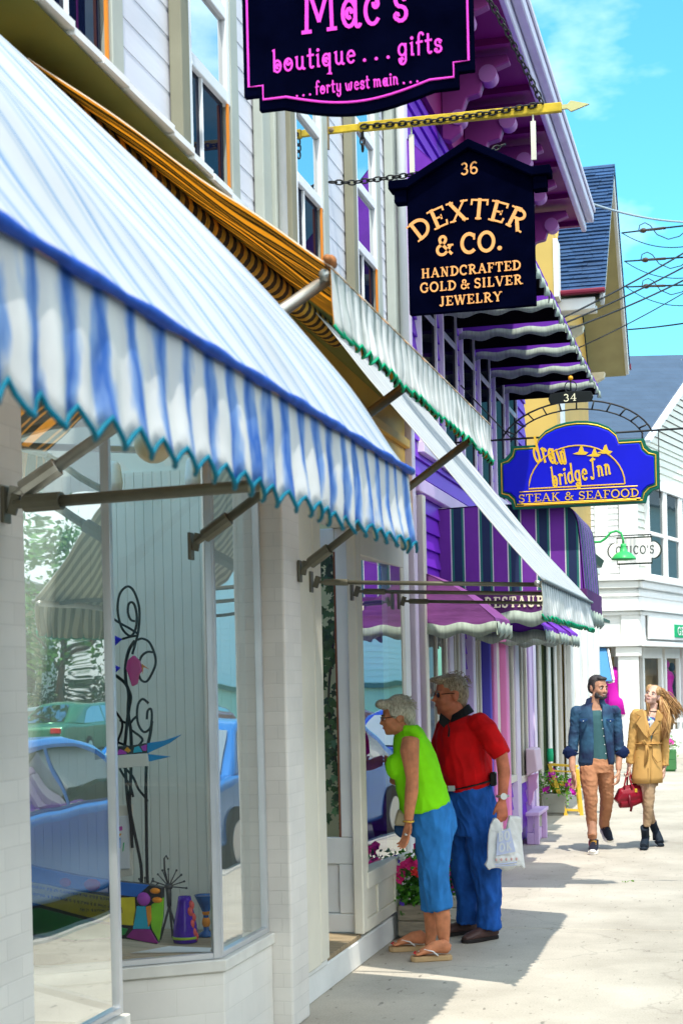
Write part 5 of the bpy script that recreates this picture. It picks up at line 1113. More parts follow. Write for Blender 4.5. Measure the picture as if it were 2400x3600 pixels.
# upper bay windows on the street face and on the near wall
DG = glass('dark_pane', .22, back=(.03, .05, .06))
for px0, px1 in ((2268, 2318), (2330, 2372), (2385, 2440)):
    t0 = (PV(px0, 1900, A, dA)-A).dot(dA); t1 = (PV(px1, 1900, A, dA)-A).dot(dA)
    m = MB(); seg_box(m, A, dA, nA, t0-.10, t0, .0, .10, 3.65, 5.35); seg_box(m, A, dA, nA, t1, t1+.10, .0, .10, 3.65, 5.35); seg_box(m, A, dA, nA, t0-.12, t1+.12, .0, .12, 5.351, 5.55); seg_box(m, A, dA, nA, t0, t1, .0, .09, 4.42, 4.5); seg_box(m, A, dA, nA, t0-.12, t1+.12, 0, .13, 3.56, 3.649)
    w_ = m.build('upper_window', BW, wb, bevel=.01); m = MB(); seg_box(m, A, dA, nA, t0+.001, t1-.001, .0, .06, 3.65, 5.35); m.build('pane', DG, w_)
for px0, px1 in ((2110, 2128),):
    pass
# ground floor of the corner building: shop windows with clothes
for px0, px1 in ((2256, 2316), (2334, 2378), (2396, 2450)):
    P0 = A-nA*.35; t0 = (PV(px0, 2350, P0, dA)-A).dot(dA); t1 = (PV(px1, 2350, P0, dA)-A).dot(dA)
    m = MB(); seg_box(m, P0, dA, nA, t0-.10, t0, -.03, .06, .5, 2.02); seg_box(m, P0, dA, nA, t1, t1+.10, -.03, .06, .5, 2.02); seg_box(m, P0, dA, nA, t0-.1, t1+.1, -.03, .05, 2.021, 2.24); seg_box(m, P0, dA, nA, t0-.1, t1+.1, -.03, .08, .0, .499)
    w_ = m.build('shop_window', BW, wb, bevel=.01); m = MB(); q = [P0+dA*t0+z3*.5, P0+dA*t1+z3*.5, P0+dA*t1+z3*2.02, P0+dA*t0+z3*2.02]; m.add(q, [(0,1,2,3)]); m.build('pane', GF, w_)
m = MB(); seg_box(m, A-nA*.86, dA, nA, .1, 8, -.03, .0, .3, 2.24); m.build('display_back', M('display_brown', (.30, .22, .12), .7, var=.4, vscale=2), wb)
m = MB(); seg_box(m, A, dB, nB, .55, 3.3, -.42, -.36, .35, 1.25); seg_box(m, A, dB, nB, .55, 3.3, -.42, -.34, .2, .349); m.build('stall_riser', BW, wb)
m = MB(); seg_box(m, A, dB, nB, .55, 3.3, -.85, -.80, .35, 2.24); m.build('display_back', M('display_blue', (.10, .22, .38), .6, var=.2), wb)
sgn = thing('shop_sign', 'white shop board with a small green panel lettered GR on the corner building frieze', 'sign', A+dA*2.2+z3*2.6)
p0 = (PV(2278, 2210, A+nA*.08, dA)-A).dot(dA)
m = MB(); seg_box(m, A, dA, nA, p0, p0+3.2, .06, .11, 2.38, 2.84); m.build('board', BW, sgn, bevel=.008)
p1 = (PV(2371, 2215, A+nA*.12, dA)-A).dot(dA)
m = MB(); seg_box(m, A, dA, nA, p1, p1+.95, .111, .13, 2.44, 2.70); gp = m.build('green_panel', M('panel_green', (.0, .38, .14), .5), sgn)
m = MB(); lettering(m, "GR", A+dA*(p1+.45)+nA*.134+z3*2.49, dA, z3, .16, .55, 'caps', relief=.005); m.build('lettering', BW, gp)
cs = thing('hanging_sign', 'white cartouche hanging sign lettered CHICO\'S beyond the green lamp' if False else 'small white hanging sign with scalloped black outline beyond the green lamp', 'sign', (-1.62, 26, 3.7), group='hanging shop signs')
def cart(g):
    w_, h_, r_ = .42-g, .225-g, .155-g*.4
    hw = .285-g*.6
    c_ = [(-hw, h_), (hw, h_), (hw, h_*.62)]
    c_ += [(hw+r_*math.sin(math.radians(t)), r_*math.cos(math.radians(t))*.98) for t in range(15, 166, 15)]
    c_ += [(hw, -h_*.62), (hw, -h_), (-hw, -h_), (-hw, -h_*.62)]
    c_ += [(-hw-r_*math.sin(math.radians(t)), -r_*math.cos(math.radians(t))*.98) for t in range(15, 166, 15)]
    return c_+[(-hw, h_*.62)]
oc = (-1.625, 26, 3.725)
MB().prism(cart(0), oc, SX, SZ, .05).build('board', M('board_black', (.02, .03, .02), .5), cs)
MB().prism(cart(.025), (oc[0], 25.97, oc[2]), SX, SZ, .016).build('face', BW, cs)
m = MB(); lettering(m, "CHICO'S", (oc[0]+.01, 25.96, oc[2]-.055), SX, SZ, .13, .62, 'caps', gap=.14, bold=.75, relief=.0018); m.build('lettering', M('sign_ink', (.03, .05, .04), .5), cs)
m = MB(); m.bar((-2.3, 26, 3.98), (-1.35, 26, 3.98), .018, .018)
for x in (-1.85, -1.4): m.tube([(x, 26, 3.98), (x, 26, 3.94)], .006, 6)
m.build('bracket', DARKMETAL, cs)
# clothes and the blue awning in the corner shop
dm = thing('dress', 'magenta dress hanging in the corner shop window', 'dress', PV(2165, 2430, A-nB*.3, dB))
c_ = PV(2160, 2430, A-nB*.25, dB); m = MB(); m.lathe(c_-z3*.45, [(.30, 0), (.27, .3), (.17, .62), (.20, .78), (.15, .88), (.05, .92)], 14); m.build('skirt', M('magenta_cloth', (.55, .01, .38), .7), dm, smooth=True)
for px, py, col, lab in ((2342, 2400, (.6, .02, .40), 'bright pink blouse on a mannequin in the white corner shop'), (2362, 2410, (.03, .04, .08), 'navy and white outfit on a mannequin in the white corner shop')):
    c_ = PV(px, py, A-nA*.6, dA); t = thing('mannequin', lab, 'mannequin', c_, group='dressed mannequins')
    m = MB(); m.lathe(c_-z3*.5, [(.14, 0), (.15, .2), (.12, .42), (.17, .62), (.13, .72), (.05, .76), (.045, .8)], 12); m.ball(c_+z3*.40, (.075, .085, .1)); m.build('body', M('mann_%d' % px, col, .7), t, smooth=True)
ba = thing('blue_awning', 'small blue canvas awning with white arms on the corner shop', 'awning', PV(2140, 2330, A, dB))
m = MB(); a0, a1 = .62, 2.4
q = [A+dB*a0+nB*.0+z3*2.22, A+dB*a1+nB*.0+z3*2.22, A+dB*a1+nB*.55+z3*1.60, A+dB*a0+nB*.55+z3*1.60]; m.add(q+[p-z3*.02 for p in q], [(0,1,2,3),(7,6,5,4),(0,4,5,1),(1,5,6,2),(2,6,7,3),(3,7,4,0)]); m.build('canvas', M('canvas_blue', (.06, .22, .45), .7), ba)
m = MB(); m.bar(A+dB*(a0-.03)+nB*.02+z3*2.20, A+dB*(a0-.03)+nB*.55+z3*1.60, .035, .035); m.bar(A+dB*(a0-.03)+nB*.0+z3*1.55, A+dB*(a0-.03)+nB*.55+z3*1.58, .035, .035); m.build('arm', BW, ba)

# ================================================================== PLANTERS, CHAIR, FENCE
LEAF = leafmat('planter_leaf', (.02, .10, .01), (.10, .34, .02)); LEAFB = leafmat('bright_leaf', (.06, .24, .02), (.22, .50, .03))
def flower(mb, p, s, m=0, rnd=random, face=(0, -1, .35)):
    n = (Vector(face)+Vector((rnd.gauss(0,.4), rnd.gauss(0,.3), rnd.gauss(0,.3)))).normalized(); a = n.orthogonal().normalized(); b = n.cross(a)
    for k in range(5):
        t = 2*math.pi*k/5; u = a*math.cos(t)+b*math.sin(t); v_ = a*math.cos(t+.63)+b*math.sin(t+.63); w_ = a*math.cos(t-.63)+b*math.sin(t-.63)
        mb.add([p, p+w_*s*.75+n*s*.2, p+u*s+n*s*.12, p+v_*s*.75+n*s*.2], [(0,1,2,3)], m)
def planter(label, base, w_, d_, h_, boxmat, fl, n_leaf, spread, top, group='flower planters', stones=False, lm=None, seed=1, rz=0, taper=.0):
    t = thing('flower_planter', label, 'planter', base, rz, group); b = Vector(base); R = Matrix.Rotation(rz, 3, 'Z'); rn = random.Random(seed)
    m = MB(); th = .022
    def bx(x0, x1, y0, y1, z0, z1, tp=0):
        k = 1+tp; vs = [b+R @ Vector(p) for p in ((x0,y0,z0),(x1,y0,z0),(x1,y1,z0),(x0,y1,z0),(x0*k,y0*k,z1),(x1*k,y0*k,z1),(x1*k,y1*k,z1),(x0*k,y1*k,z1))]
        m.add(vs, [(0,3,2,1),(4,5,6,7),(0,1,5,4),(1,2,6,5),(2,3,7,6),(3,0,4,7)])
    k = 2 if not taper else 1
    for i in range(k): bx(-w_/2, w_/2, -d_/2, d_/2, .03+i*(h_-.03)/k, .03+(i+1)*(h_-.03)/k-.004, taper)
    bx(-w_*.42, w_*.42, -d_*.42, d_*.42, 0, .03); m.build('box', boxmat, t, bevel=.006)
    m = MB(); leaf_quads(m, b+Vector((0, 0, top*.5+h_*.5)), n_leaf, spread, .026, 0, rn, .2); leaf_quads(m, b+Vector((0, 0, h_)), n_leaf//3, (spread[0]*1.2, spread[1]*1.1, .05), .022, 0, rn, .6); m.build('foliage', lm or LEAF, t)
    for nm, col, pts, sz in fl:
        m = MB()
        for dx, dy, dz, kk in pts:
            for _ in range(kk): flower(m, b+Vector((dx+rn.gauss(0,.02), dy+rn.gauss(0,.015), dz+rn.gauss(0,.018))), sz*rn.uniform(.8, 1.2), 0, rn)
        m.build(nm, M('petal_%d_%d_%d' % tuple(int(c*99) for c in col), col, .6, var=.15, vscale=60), t)
    return t
OLDW = M('weathered_wood', (.27, .23, .17), .85, var=.35, vscale=7, bump=.5, bscale=14, scale=(1, 1, 6))
b1 = PZ(1462, 3312)
planter('weathered wooden box of petunias and lobelia behind the woman\'s sandals', (b1.x-.02, b1.y+.14, 0), .20, .26, .235, OLDW,
        [('pink_flowers', (.75, .03, .22), [(-.02, -.09, .50, 8), (-.06, -.08, .46, 7), (.04, -.06, .50, 5), (.04, 0, .58, 5), (-.09, -.08, .42, 4)], .032), ('violet_flowers', (.10, .04, .45), [(-.15, -.02, .52, 4), (-.17, -.02, .58, 3), (-.10, -.03, .53, 3), (.0, -.1, .22, 2), (-.05, -.1, .25, 2)], .014), ('white_flowers', (.75, .76, .74), [(.0, -.05, .52, 2), (.05, -.04, .54, 2), (-.08, -.06, .40, 3), (-.12, -.04, .36, 3)], .017), ('red_flowers', (.65, .03, .03), [(.03, -.1, .44, 3)], .024)],
        700, (.080, .06, .09), .50, seed=3)
m = MB(); pb = tag(m.tube([(b1.x-.2+.02*math.sin(z*20), b1.y-.02, .18+z) for z in [0, .06, .12, .18, .24]], .003, 5).build('creeper_plant', M('stem_green', (.05, .18, .03), .7)), 'thin trailing stem climbing the white boards beside the wooden flower box', 'plant')
b2 = PZ(1602, 3262)
planter('pale planter of pink petunias half hidden between the older couple', (b2.x-.06, b2.y+.24, 0), .22, .22, .20, M('pale_wood', (.55, .53, .46), .8, var=.2),
        [('pink_flowers', (.75, .04, .40), [(.0, -.05, .36, 7), (.03, -.05, .31, 6), (-.03, -.05, .40, 5)], .03), ('white_flowers', (.78, .78, .74), [(.07, -.06, .27, 6), (.06, -.05, .33, 4)], .026)], 220, (.04, .05, .06), .36, seed=5)
b3 = PZ(1937, 2868)
planter('grey tub of magenta petunias in front of the yellow chair', (b3.x+.04, b3.y+.12, 0), .24, .26, .27, M('tub_grey', (.33, .33, .29), .7, var=.2),
        [('magenta_flowers', (.62, .02, .48), [(-.1, -.1, .30, 3), (-.02, -.1, .52, 6), (.0, -.1, .42, 3), (.16, -.08, .36, 5), (.2, -.05, .42, 3), (-.06, -.05, .48, 5), (.22, -.08, .30, 3)], .036)], 520, (.15, .10, .07), .50, lm=LEAFB, seed=9, taper=.18)
m = MB(); rn = random.Random(3); leaf_quads(m, (b3.x+.17, b3.y+.05, .2), 60, (.03, .03, .10), .02, 0, rn, 1.)
tag(m.build('trailing_plant', LEAFB), 'trailing green stems spilling from the grey tub to the pavement', 'plant')
b4 = PZ(2348, 2712)
planter('green trough of pink flowers by the white railing on the bend', (b4.x, b4.y, 0), .28, .3, .38, M('trough_green', (.06, .20, .07), .6), [('pink_flowers', (.75, .08, .45), [(-.05, -.1, .58, 5), (.05, -.1, .52, 3)], .04)], 160, (.10, .08, .07), .6, lm=LEAFB, seed=12)
# yellow folding chair
cb = PZ(2000, 2870); cy_ = cb.y+.1
ych = thing('yellow_chair', 'yellow slatted wooden chair with a green cloth over its back post', 'chair', (cb.x, cy_, 0))
YC = M('chair_yellow', (.78, .50, .06), .45, var=.12)
def cp(px, py, dy=0): return PY(px, py, cy_+dy)
for pts in (((2045, 2878), (2028, 2705)), ((1990, 2870), (1930, 2685)), ):
    m = MB(); m.bar(cp(*pts[0]), cp(*pts[1]), .045, .04, (0,1,0)); m.build('leg', YC, ych, bevel=.005)
for pts in (((2040, 2868), (2020, 2700)), ((1958, 2868), (1935, 2700))):
    m = MB(); m.bar(cp(*pts[0], .42), cp(*pts[1], .42), .045, .04, (0,1,0)); m.build('leg', YC, ych, bevel=.005)
m = MB(); m.bar(cp(1930, 2688), cp(2032, 2695), .03, .05, (0,1,0)); m.bar(cp(1935, 2710), cp(2032, 2715), .02, .03, (0,1,0)); m.build('back_rail', YC, ych, bevel=.004)
m = MB()
for i in range(6): m.bar(cp(1930, 2752, .04+i*.07), cp(2040, 2760, .04+i*.07), .055, .025, (0,1,0))
m.build('seat', YC, ych, bevel=.004)
m = MB(); m.bar(cp(1965, 2846), cp(2042, 2850), .025, .03, (0,1,0)); m.bar(cp(1985, 2850, .42), cp(2040, 2850, .42), .025, .03, (0,1,0)); m.build('stretcher', YC, ych)
m = MB(); g0 = cp(1933, 2655, -.04); m.tube([g0+z3*.08, g0, g0-z3*.08], [(.035, .03), (.04, .035), (.036, .03)], 10); m.build('green_cloth', M('cloth_green', (.02, .42, .20), .7, bump=.4), ych, smooth=True)
wf = thing('white_railing', 'white painted railing on the pavement at the bend', 'railing', PZ(2395, 2690)); b5 = PZ(2372, 2692); WR = BW
for i in range(9): x = b5.x+i*.22; MB().box(x-.02, x+.02, b5.y-.02, b5.y+.02, 0 if i % 4 == 0 else .25, .95).build('post', WR, wf)
m = MB(); m.box(b5.x-.1, b5.x+1.9, b5.y-.03, b5.y-.021, .80, .88); m.box(b5.x-.1, b5.x+1.9, b5.y-.03, b5.y-.021, .24, .31); m.build('rail', WR, wf)

# ================================================================== WIRES
def wire(p, q, sag, r=.009, n=16):
    p, q = Vector(p), Vector(q); return [p.lerp(q, i/n)-z3*(sag*4*(i/n)*(1-i/n)) for i in range(n+1)]
WRM = M('cable_black', (.02, .025, .03), .6)
runs = [((1975, 1118, 21.5), (2560, 790, 24), .05, 'overhead cable rising from the yellow house wall, topmost of three'), ((1985, 1135, 21.5), (2560, 850, 24), .05, 'overhead cable rising from the yellow house wall, middle of three'),
        ((1990, 1160, 21.5), (2560, 900, 24), .06, 'overhead cable rising from the yellow house wall, lowest of three'), ((2020, 1228, 22.3), (2560, 930, 25), .06, 'thin cable climbing from beside the window awnings across the yellow house'),
        ((2035, 700, 17.0), (2560, 770, 22), .12, 'pale service cable from the purple eave to the right'), ((2208, 1158, 27), (2600, 1100, 22), .03, 'thick black cable below the insulators'),
        ((2185, 818, 25.6), (2600, 770, 21), .0, 'power line through the uppermost insulator'), ((2195, 918, 25.9), (2600, 890, 21), .0, 'power line through the middle insulator'), ((2200, 1008, 26.2), (2600, 995, 21), .0, 'power line through the lowest insulator')]
for k, (a, b, sg_, lab) in enumerate(runs):
    pa, pb_ = PY(*a), PY(*b); t = thing('overhead_cable', lab, 'cable', pa, group='overhead cables')
    MB().tube(wire(pa, pb_, sg_), .013 if k not in (3,) else .009, 5).build('cable', WRM if k != 4 else M('cable_pale', (.30, .36, .40), .5), t, smooth=True)
    if k >= 6:
        d = (pb_-pa)
        for f0 in (.20,): m = MB(); c_ = pa+d*f0; dn = d.normalized(); m.tube([c_, c_+dn*.12, c_+dn*.14, c_+dn*.3], [.035, .04, .018, .018], 8); m.tube([c_+dn*.3, c_+dn*1.1], .022, 6); m.build('insulator', M('insulator_brown', (.10, .07, .06), .4), t, smooth=True)
        m = MB(); c0 = pa+d*.17; m.tube([c0+Vector((x, 0, z)) for x, z in ((0, 0), (.02, .09), (.10, .12), (.18, .07), (.28, -.08), (.45, -.17), (.62, -.14), (.8, 0))], .008, 5); m.tube(wire(pa, pa+d*.75-z3*.25, .15), .007, 5); m.build('jumper', WRM, t, smooth=True)
# ================================================================== ACROSS THE STREET (seen in the shop windows)
def car(label, x, y, col, flip=1):
    t = thing('parked_car', label, 'car', (x, y, -.12), 0 if flip > 0 else math.pi, 'cars parked along the kerb'); o = Vector((x, y, -.12))
    pm = M('car_%d_%d_%d' % tuple(int(c*99) for c in col), col, .18, .35, spec=.6); f = flip
    low = [(-2.2, .28), (-2.22, .55), (-2.12, .80), (-1.3, .92), (1.0, .95), (1.95, .92), (2.2, .84), (2.24, .5), (2.18, .26)]
    m = MB(); m.prism([(a*f, b) for a, b in low], o, (0, 1, 0), (0, 0, 1), 1.72); m.build('body', pm, t, bevel=.07, seg=3, auto=30)
    cab = [(-1.25, .90), (-.62, 1.36), (-.3, 1.43), (.75, 1.43), (1.1, 1.36), (1.85, .92)]
    m = MB(); n = len(cab); w0, w1 = .82, .60
    vs = [o+Vector((s_*(w0+(w1-w0)*(b-.9)/.53), a*f, b)) for s_ in (1, -1) for a, b in cab]
    m.add(vs, [tuple(range(n)), tuple(reversed(range(n, 2*n)))]+[(i, i+n, (i+1) % n+n, (i+1) % n) for i in range(n)]); m.build('cabin', pm, t, bevel=.05, seg=2, auto=30)
    GLC = glass('car_glass', .5, back=(.02, .03, .03))
    for s_ in (1, -1):
        for q in ([(-1.0, .96), (-.55, 1.33), (.2, 1.36), (.2, .96)], [(.27, .96), (.27, 1.36), (.72, 1.36), (1.02, 1.28), (1.5, .96)]):
            m = MB(); P = [o+Vector((s_*(w0+(w1-w0)*(b-.9)/.53+.006), a*f, b)) for a, b in q]; m.add(P, [tuple(range(len(P)))]); m.build('side_window', GLC, t)
    for q in ([(-1.20, .95), (-.66, 1.34)], [(1.80, .96), (1.14, 1.35)]):
        m = MB(); (a0, b0), (a1, b1) = q; e = .012*(-1 if a0 < 0 else 1); m.add([o+Vector((sx_, a*f+e*f, b+.012)) for sx_, a, b in ((-.68, a0, b0), (.68, a0, b0), (.54, a1, b1), (-.54, a1, b1))], [(0,1,2,3)]); m.build('windscreen', GLC, t)
    for a in (-1.38, 1.36):
        for s_ in (1, -1):
            m = MB(); c_ = o+Vector((s_*.80, a*f, .32)); m.tube([c_-Vector((.09, 0, 0)), c_+Vector((.09, 0, 0))], .32, 22); w_ = m.build('wheel', M('tyre', (.015, .015, .015), .85), t, bevel=.03, seg=2)
            m = MB(); m.tube([c_+Vector((s_*.07, 0, 0)), c_+Vector((s_*.098, 0, 0))], .20, 18); m.build('rim', ALU, w_)
    for s_ in (1, -1):
        m = MB(); m.box(o.x+s_*.5, o.x+s_*.8, o.y-2.2*f, o.y-2.24*f, o.z+.6, o.z+.74); m.build('headlight', M('lamp_clear', (.8, .82, .85), .1), t, bevel=.02)
        m = MB(); m.box(o.x+s_*.5, o.x+s_*.8, o.y+2.2*f, o.y+2.25*f, o.z+.68, o.z+.82); m.build('tail_light', M('lamp_red', (.5, .01, .01), .2), t, bevel=.02)
    m = MB(); m.box(o.x-.84, o.x+.84, o.y-2.27*f, o.y-2.19*f, o.z+.34, o.z+.48); m.build('bumper', M('bumper_chrome', (.65, .66, .68), .2, .8), t, bevel=.03)
    m = MB(); m.box(o.x-.84, o.x+.84, o.y+2.2*f, o.y+2.28*f, o.z+.36, o.z+.50); m.build('bumper', MATS['bumper_chrome'], t, bevel=.03)
car('mid blue saloon parked at the kerb', 1.02, 10.4, (.05, .22, .62)); car('teal saloon parked at the kerb beyond the mid blue one', 1.02, 15.6, (.03, .22, .62)); car('deep blue saloon parked third along the kerb', 1.02, 21, (.02, .05, .38)); car('pale silver saloon parked fourth along the kerb', 1.02, 27, (.5, .53, .56))
car('sky blue saloon parked fifth along the kerb', 1.02, 33, (.12, .34, .55)); car('green saloon parked on the far side of the road', 11.4, 36, (.05, .22, .12), -1); car('dark red saloon parked on the far side of the road', 11.4, 44, (.28, .02, .03), -1)
BARK = M('bark', (.10, .07, .045), .9, var=.3, bump=.6, bscale=14); TL = leafmat('tree_leaf', (.02, .09, .012), (.10, .28, .03))
def tree(label, x, y, h, r, seed):
    t = thing('street_tree', label, 'tree', (x, y, -.1), group='trees across the street'); rn = random.Random(seed); b = Vector((x, y, -.1))
    m = MB(); m.tube([b, b+Vector((.05, 0, h*.25)), b+Vector((-.05, .1, h*.5)), b+Vector((0, .1, h*.75))], [.2, .15, .11, .05], 9)
    for i in range(7): a = rn.uniform(0, 6.3); z = h*rn.uniform(.35, .6); m.tube([b+Vector((0, 0, z)), b+Vector((r*.4*math.cos(a), r*.4*math.sin(a), z+h*.12)), b+Vector((r*.75*math.cos(a), r*.75*math.sin(a), z+h*.22))], [.07, .05, .02], 6)
    m.build('trunk', BARK, t, smooth=True)
    m = MB()
    for i in range(46):
        a = rn.uniform(0, 6.3); u = rn.uniform(-.9, 1); q = rn.uniform(.45, 1)*r*math.sqrt(max(.05, 1-u*u)); leaf_quads(m, b+Vector((q*math.cos(a), q*math.sin(a), h*.66+u*h*.30)), 46, (r*.15, r*.15, r*.12), .13, 0, rn)
    m.build('crown', TL, t)
for k, (x, y, h, r) in enumerate(((15.2, 29, 7, 2.6), (15.6, 36.5, 8, 3.), (15.2, 44, 6.5, 2.6), (16.5, 22, 7.5, 2.8))):
    tree(('round green tree across the street by the brick wall', 'tallest green tree across the street', 'smallest green tree across the street', 'green tree across the street nearest the shops')[k], x, y, h, r, k)
bl = thing('clapboard_hall', 'long white clapboard building with green shopfront across the street', 'building', (14.2, 68, 0))
m = MB(); clap(m, 14.2, 52, 96, 1.65, 8.5, .22, .02, 0, -1); m.box(14.22, 22, 52, 96, 0, 8.5); m.build('wall', M('hall_white', (.86, .86, .83), .6), bl)
MB().box(14.0, 14.2, 52, 96, 0, 1.45).build('shopfront', M('hall_green', (.52, .66, .50), .6, var=.1), bl)
MB().box(13.8, 14.2, 52, 96, 1.451, 1.62).build('cornice', M('hall_dark_green', (.05, .16, .10), .6), bl)
m = MB(); m.add([(13.8, 52, 8.5), (13.8, 96, 8.5), (18, 96, 11.5), (18, 52, 11.5), (22.2, 52, 8.5), (22.2, 96, 8.5)], [(0,1,2,3), (3,2,5,4), (0,3,4), (1,5,2), (0,4,5,1)]); m.build('roof', M('hall_roof', (.2, .2, .21), .8), bl)
b2_ = thing('cream_shop_row', 'cream two storey row of shops facing the near shopfronts', 'building', (14.5, 5, 0))
MB().box(14.5, 22, -30, 20, 0, 7.5).build('wall', M('row_cream', (.66, .62, .52), .7, var=.08), b2_)
for i in range(9):
    y = -26+i*5
    m = MB(); m.box(14.44, 14.5, y, y+1.1, 4.3, 6.2); w_ = m.build('upper_window', WHITE, b2_); MB().box(14.42, 14.439, y+.08, y+1.02, 4.38, 6.12).build('pane', PG, w_)
    m = MB(); m.box(14.44, 14.5, y-1, y+2.4, .5, 2.8); w_ = m.build('shop_window', M('row_frame', (.3, .33, .3), .6), b2_); MB().box(14.42, 14.439, y-.9, y+2.3, .6, 2.7).build('pane', PG, w_)
MB().box(14.1, 14.5, -30, 20, 7.2, 7.7).build('cornice', WHITE, b2_)
lw = thing('brick_wall', 'low pinkish brick garden wall under the trees across the street', 'wall', (15, 36, 0)); MB().box(14.6, 14.9, 21, 51, 0, 1.1).build('wall', brickmat('pink_brick', (.50, .32, .24), (.5, .45, .4), bump=.4), lw)
MB().box(14.52, 14.98, 21, 51, 1.101, 1.2).build('coping', WHITE, lw)

oh = thing('ochre_hall', 'long ochre hall with a dark eave standing behind the trees across the street', 'building', (20, 44, 0))
MB().box(20, 28, 28, 62, 0, 5.2).build('wall', M('ochre_wall', (.46, .38, .18), .7, var=.15), oh)
MB().box(19.5, 28.5, 27.5, 62.5, 5.2, 5.5).build('eave', M('ochre_eave', (.10, .12, .06), .7), oh)
m = MB(); m.add([(19.6, 27.6, 5.51), (19.6, 62.4, 5.51), (24, 62.4, 7.6), (24, 27.6, 7.6), (28.4, 27.6, 5.51), (28.4, 62.4, 5.51)], [(0,1,2,3), (3,2,5,4), (0,3,4), (1,5,2), (0,4,5,1)]); m.build('roof', M('ochre_roof', (.14, .15, .15), .8), oh)
for i in range(8):
    y = 30+i*4; m = MB(); m.box(19.93, 20, y, y+1.3, 1.6, 3.9); w_ = m.build('window', WHITE, oh); MB().box(19.90, 19.929, y+.12, y+1.18, 1.7, 3.8).build('pane', PG, w_)
TD = leafmat('bush_leaf', (.008, .035, .012), (.03, .11, .03))
for i in range(10):
    y = 22+i*2.9; rn = random.Random(50+i); t = thing('round_bush', 'dark clipped bush in the row behind the brick wall across the street', 'bush', (15.8, y, 0), group='bushes behind the brick wall')
    m = MB()
    for k in range(16): leaf_quads(m, (15.8+rn.uniform(-.5, .5), y+rn.uniform(-1.1, 1.1), rn.uniform(.5, 1.9)), 40, (.28, .3, .25), .11, 0, rn)
    m.build('foliage', TD, t); MB().tube([(15.8, y, 0), (15.8, y, 1.2)], .06, 7).build('trunk', BARK, t)
# ================================================================== PEOPLE
CAM0 = Vector((0, 0, H))
def frame_at(px, py, d=None):
    b = PZ(px, py); d0 = (b-CAM0).dot(f3)
    return b, d0
def KK(d0, ox, oy, k): return lambda zx, zy, dep=0.: CAM0+ray(ox+zx/k, oy+zy/k)*(d0+dep)
def hand(mb, wr, d, t, curl=.35, s=1., spread=.0, thumb=.5):
    d = Vector(d).normalized(); t = Vector(t); t = (t-d*t.dot(d)).normalized(); n = d.cross(t).normalized()
    wr = Vector(wr)
    mb.tube([wr-d*.03*s, wr+d*.01*s, wr+d*.045*s, wr+d*.085*s, wr+d*.098*s], [(.024*s, .019*s), (.027*s, .018*s), (.036*s, .017*s), (.040*s, .014*s), (.036*s, .010*s)], 10, 0, ref=n)
    for k, (off, ln) in enumerate(((.030, .072), (.010, .080), (-.010, .074), (-.029, .058))):
        p = wr+d*.090*s+t*off*s; a = 0.; pts = [p-d*.012*s]; c_ = p
        for j, q in enumerate((.45, .32, .25)):
            a += curl*(1+.15*k)*(1. if j else .8); dd = (d*math.cos(a)+n*math.sin(a)+t*off*spread*8).normalized(); pts.append(c_); c_ = c_+dd*ln*q*s
        pts.append(c_); mb.tube(pts, [.0095*s, .0095*s, .009*s, .0085*s, .007*s], 7)
    p = wr+d*.025*s+t*.030*s; dd = (d*.75+t*thumb+n*.35).normalized(); q = p+dd*.038*s; dd2 = (d*.95+t*thumb*.3+n*.55).normalized()
    mb.tube([p-dd*.02*s, p, q, q+dd2*.03*s], [.013*s, .0125*s, .0105*s, .008*s], 7)
def shell(rows, th=.006, n=28, y_front=-1):
    """open garment: rows of (centre, rx, ry, left edge, right edge) - the front gap lies between the edges, front faces the camera"""
    mb = MB(); R = []
    for c_, rx, ry, gl, gr in rows:
        a0 = math.acos(max(-1, min(1, gr/rx))); a1 = math.acos(max(-1, min(1, gl/rx)))   # front angles (toward camera = negative depth)
        ring = []
        for i in range(n+1):
            t = -a0+(2*math.pi-(a1-a0))*i/n      # from right edge round the back to the left edge
            ring.append((math.cos(t), math.sin(t)))
        R.append([(c_, rx, ry, u) for u in ring])
    vs = []
    for lay in (0, 1):
        for ring in R:
            for c_, rx, ry, (u, v_) in ring: vs.append(c_+r3*(u*(rx-lay*th))+f3*(v_*(ry-lay*th)))
    k = n+1; Q = len(R)*k; fs = []
    for i in range(len(R)-1):
        for j in range(n): a = i*k+j; fs.append((a, a+1, a+k+1, a+k)); fs.append((a+Q, a+k+Q, a+k+1+Q, a+1+Q))
    for i in range(len(R)-1):
        for j in (0, n): a = i*k+j; fs.append((a, a+k, a+k+Q, a+Q))
    for j in range(n):
        for i in (0, len(R)-1): a = i*k+j; fs.append((a, a+1, a+1+Q, a+Q))
    mb.add(vs, fs); return mb
def SK(name, col): return M(name, col, .62, var=.28, vscale=16, bump=.1, bscale=120, spec=.22)
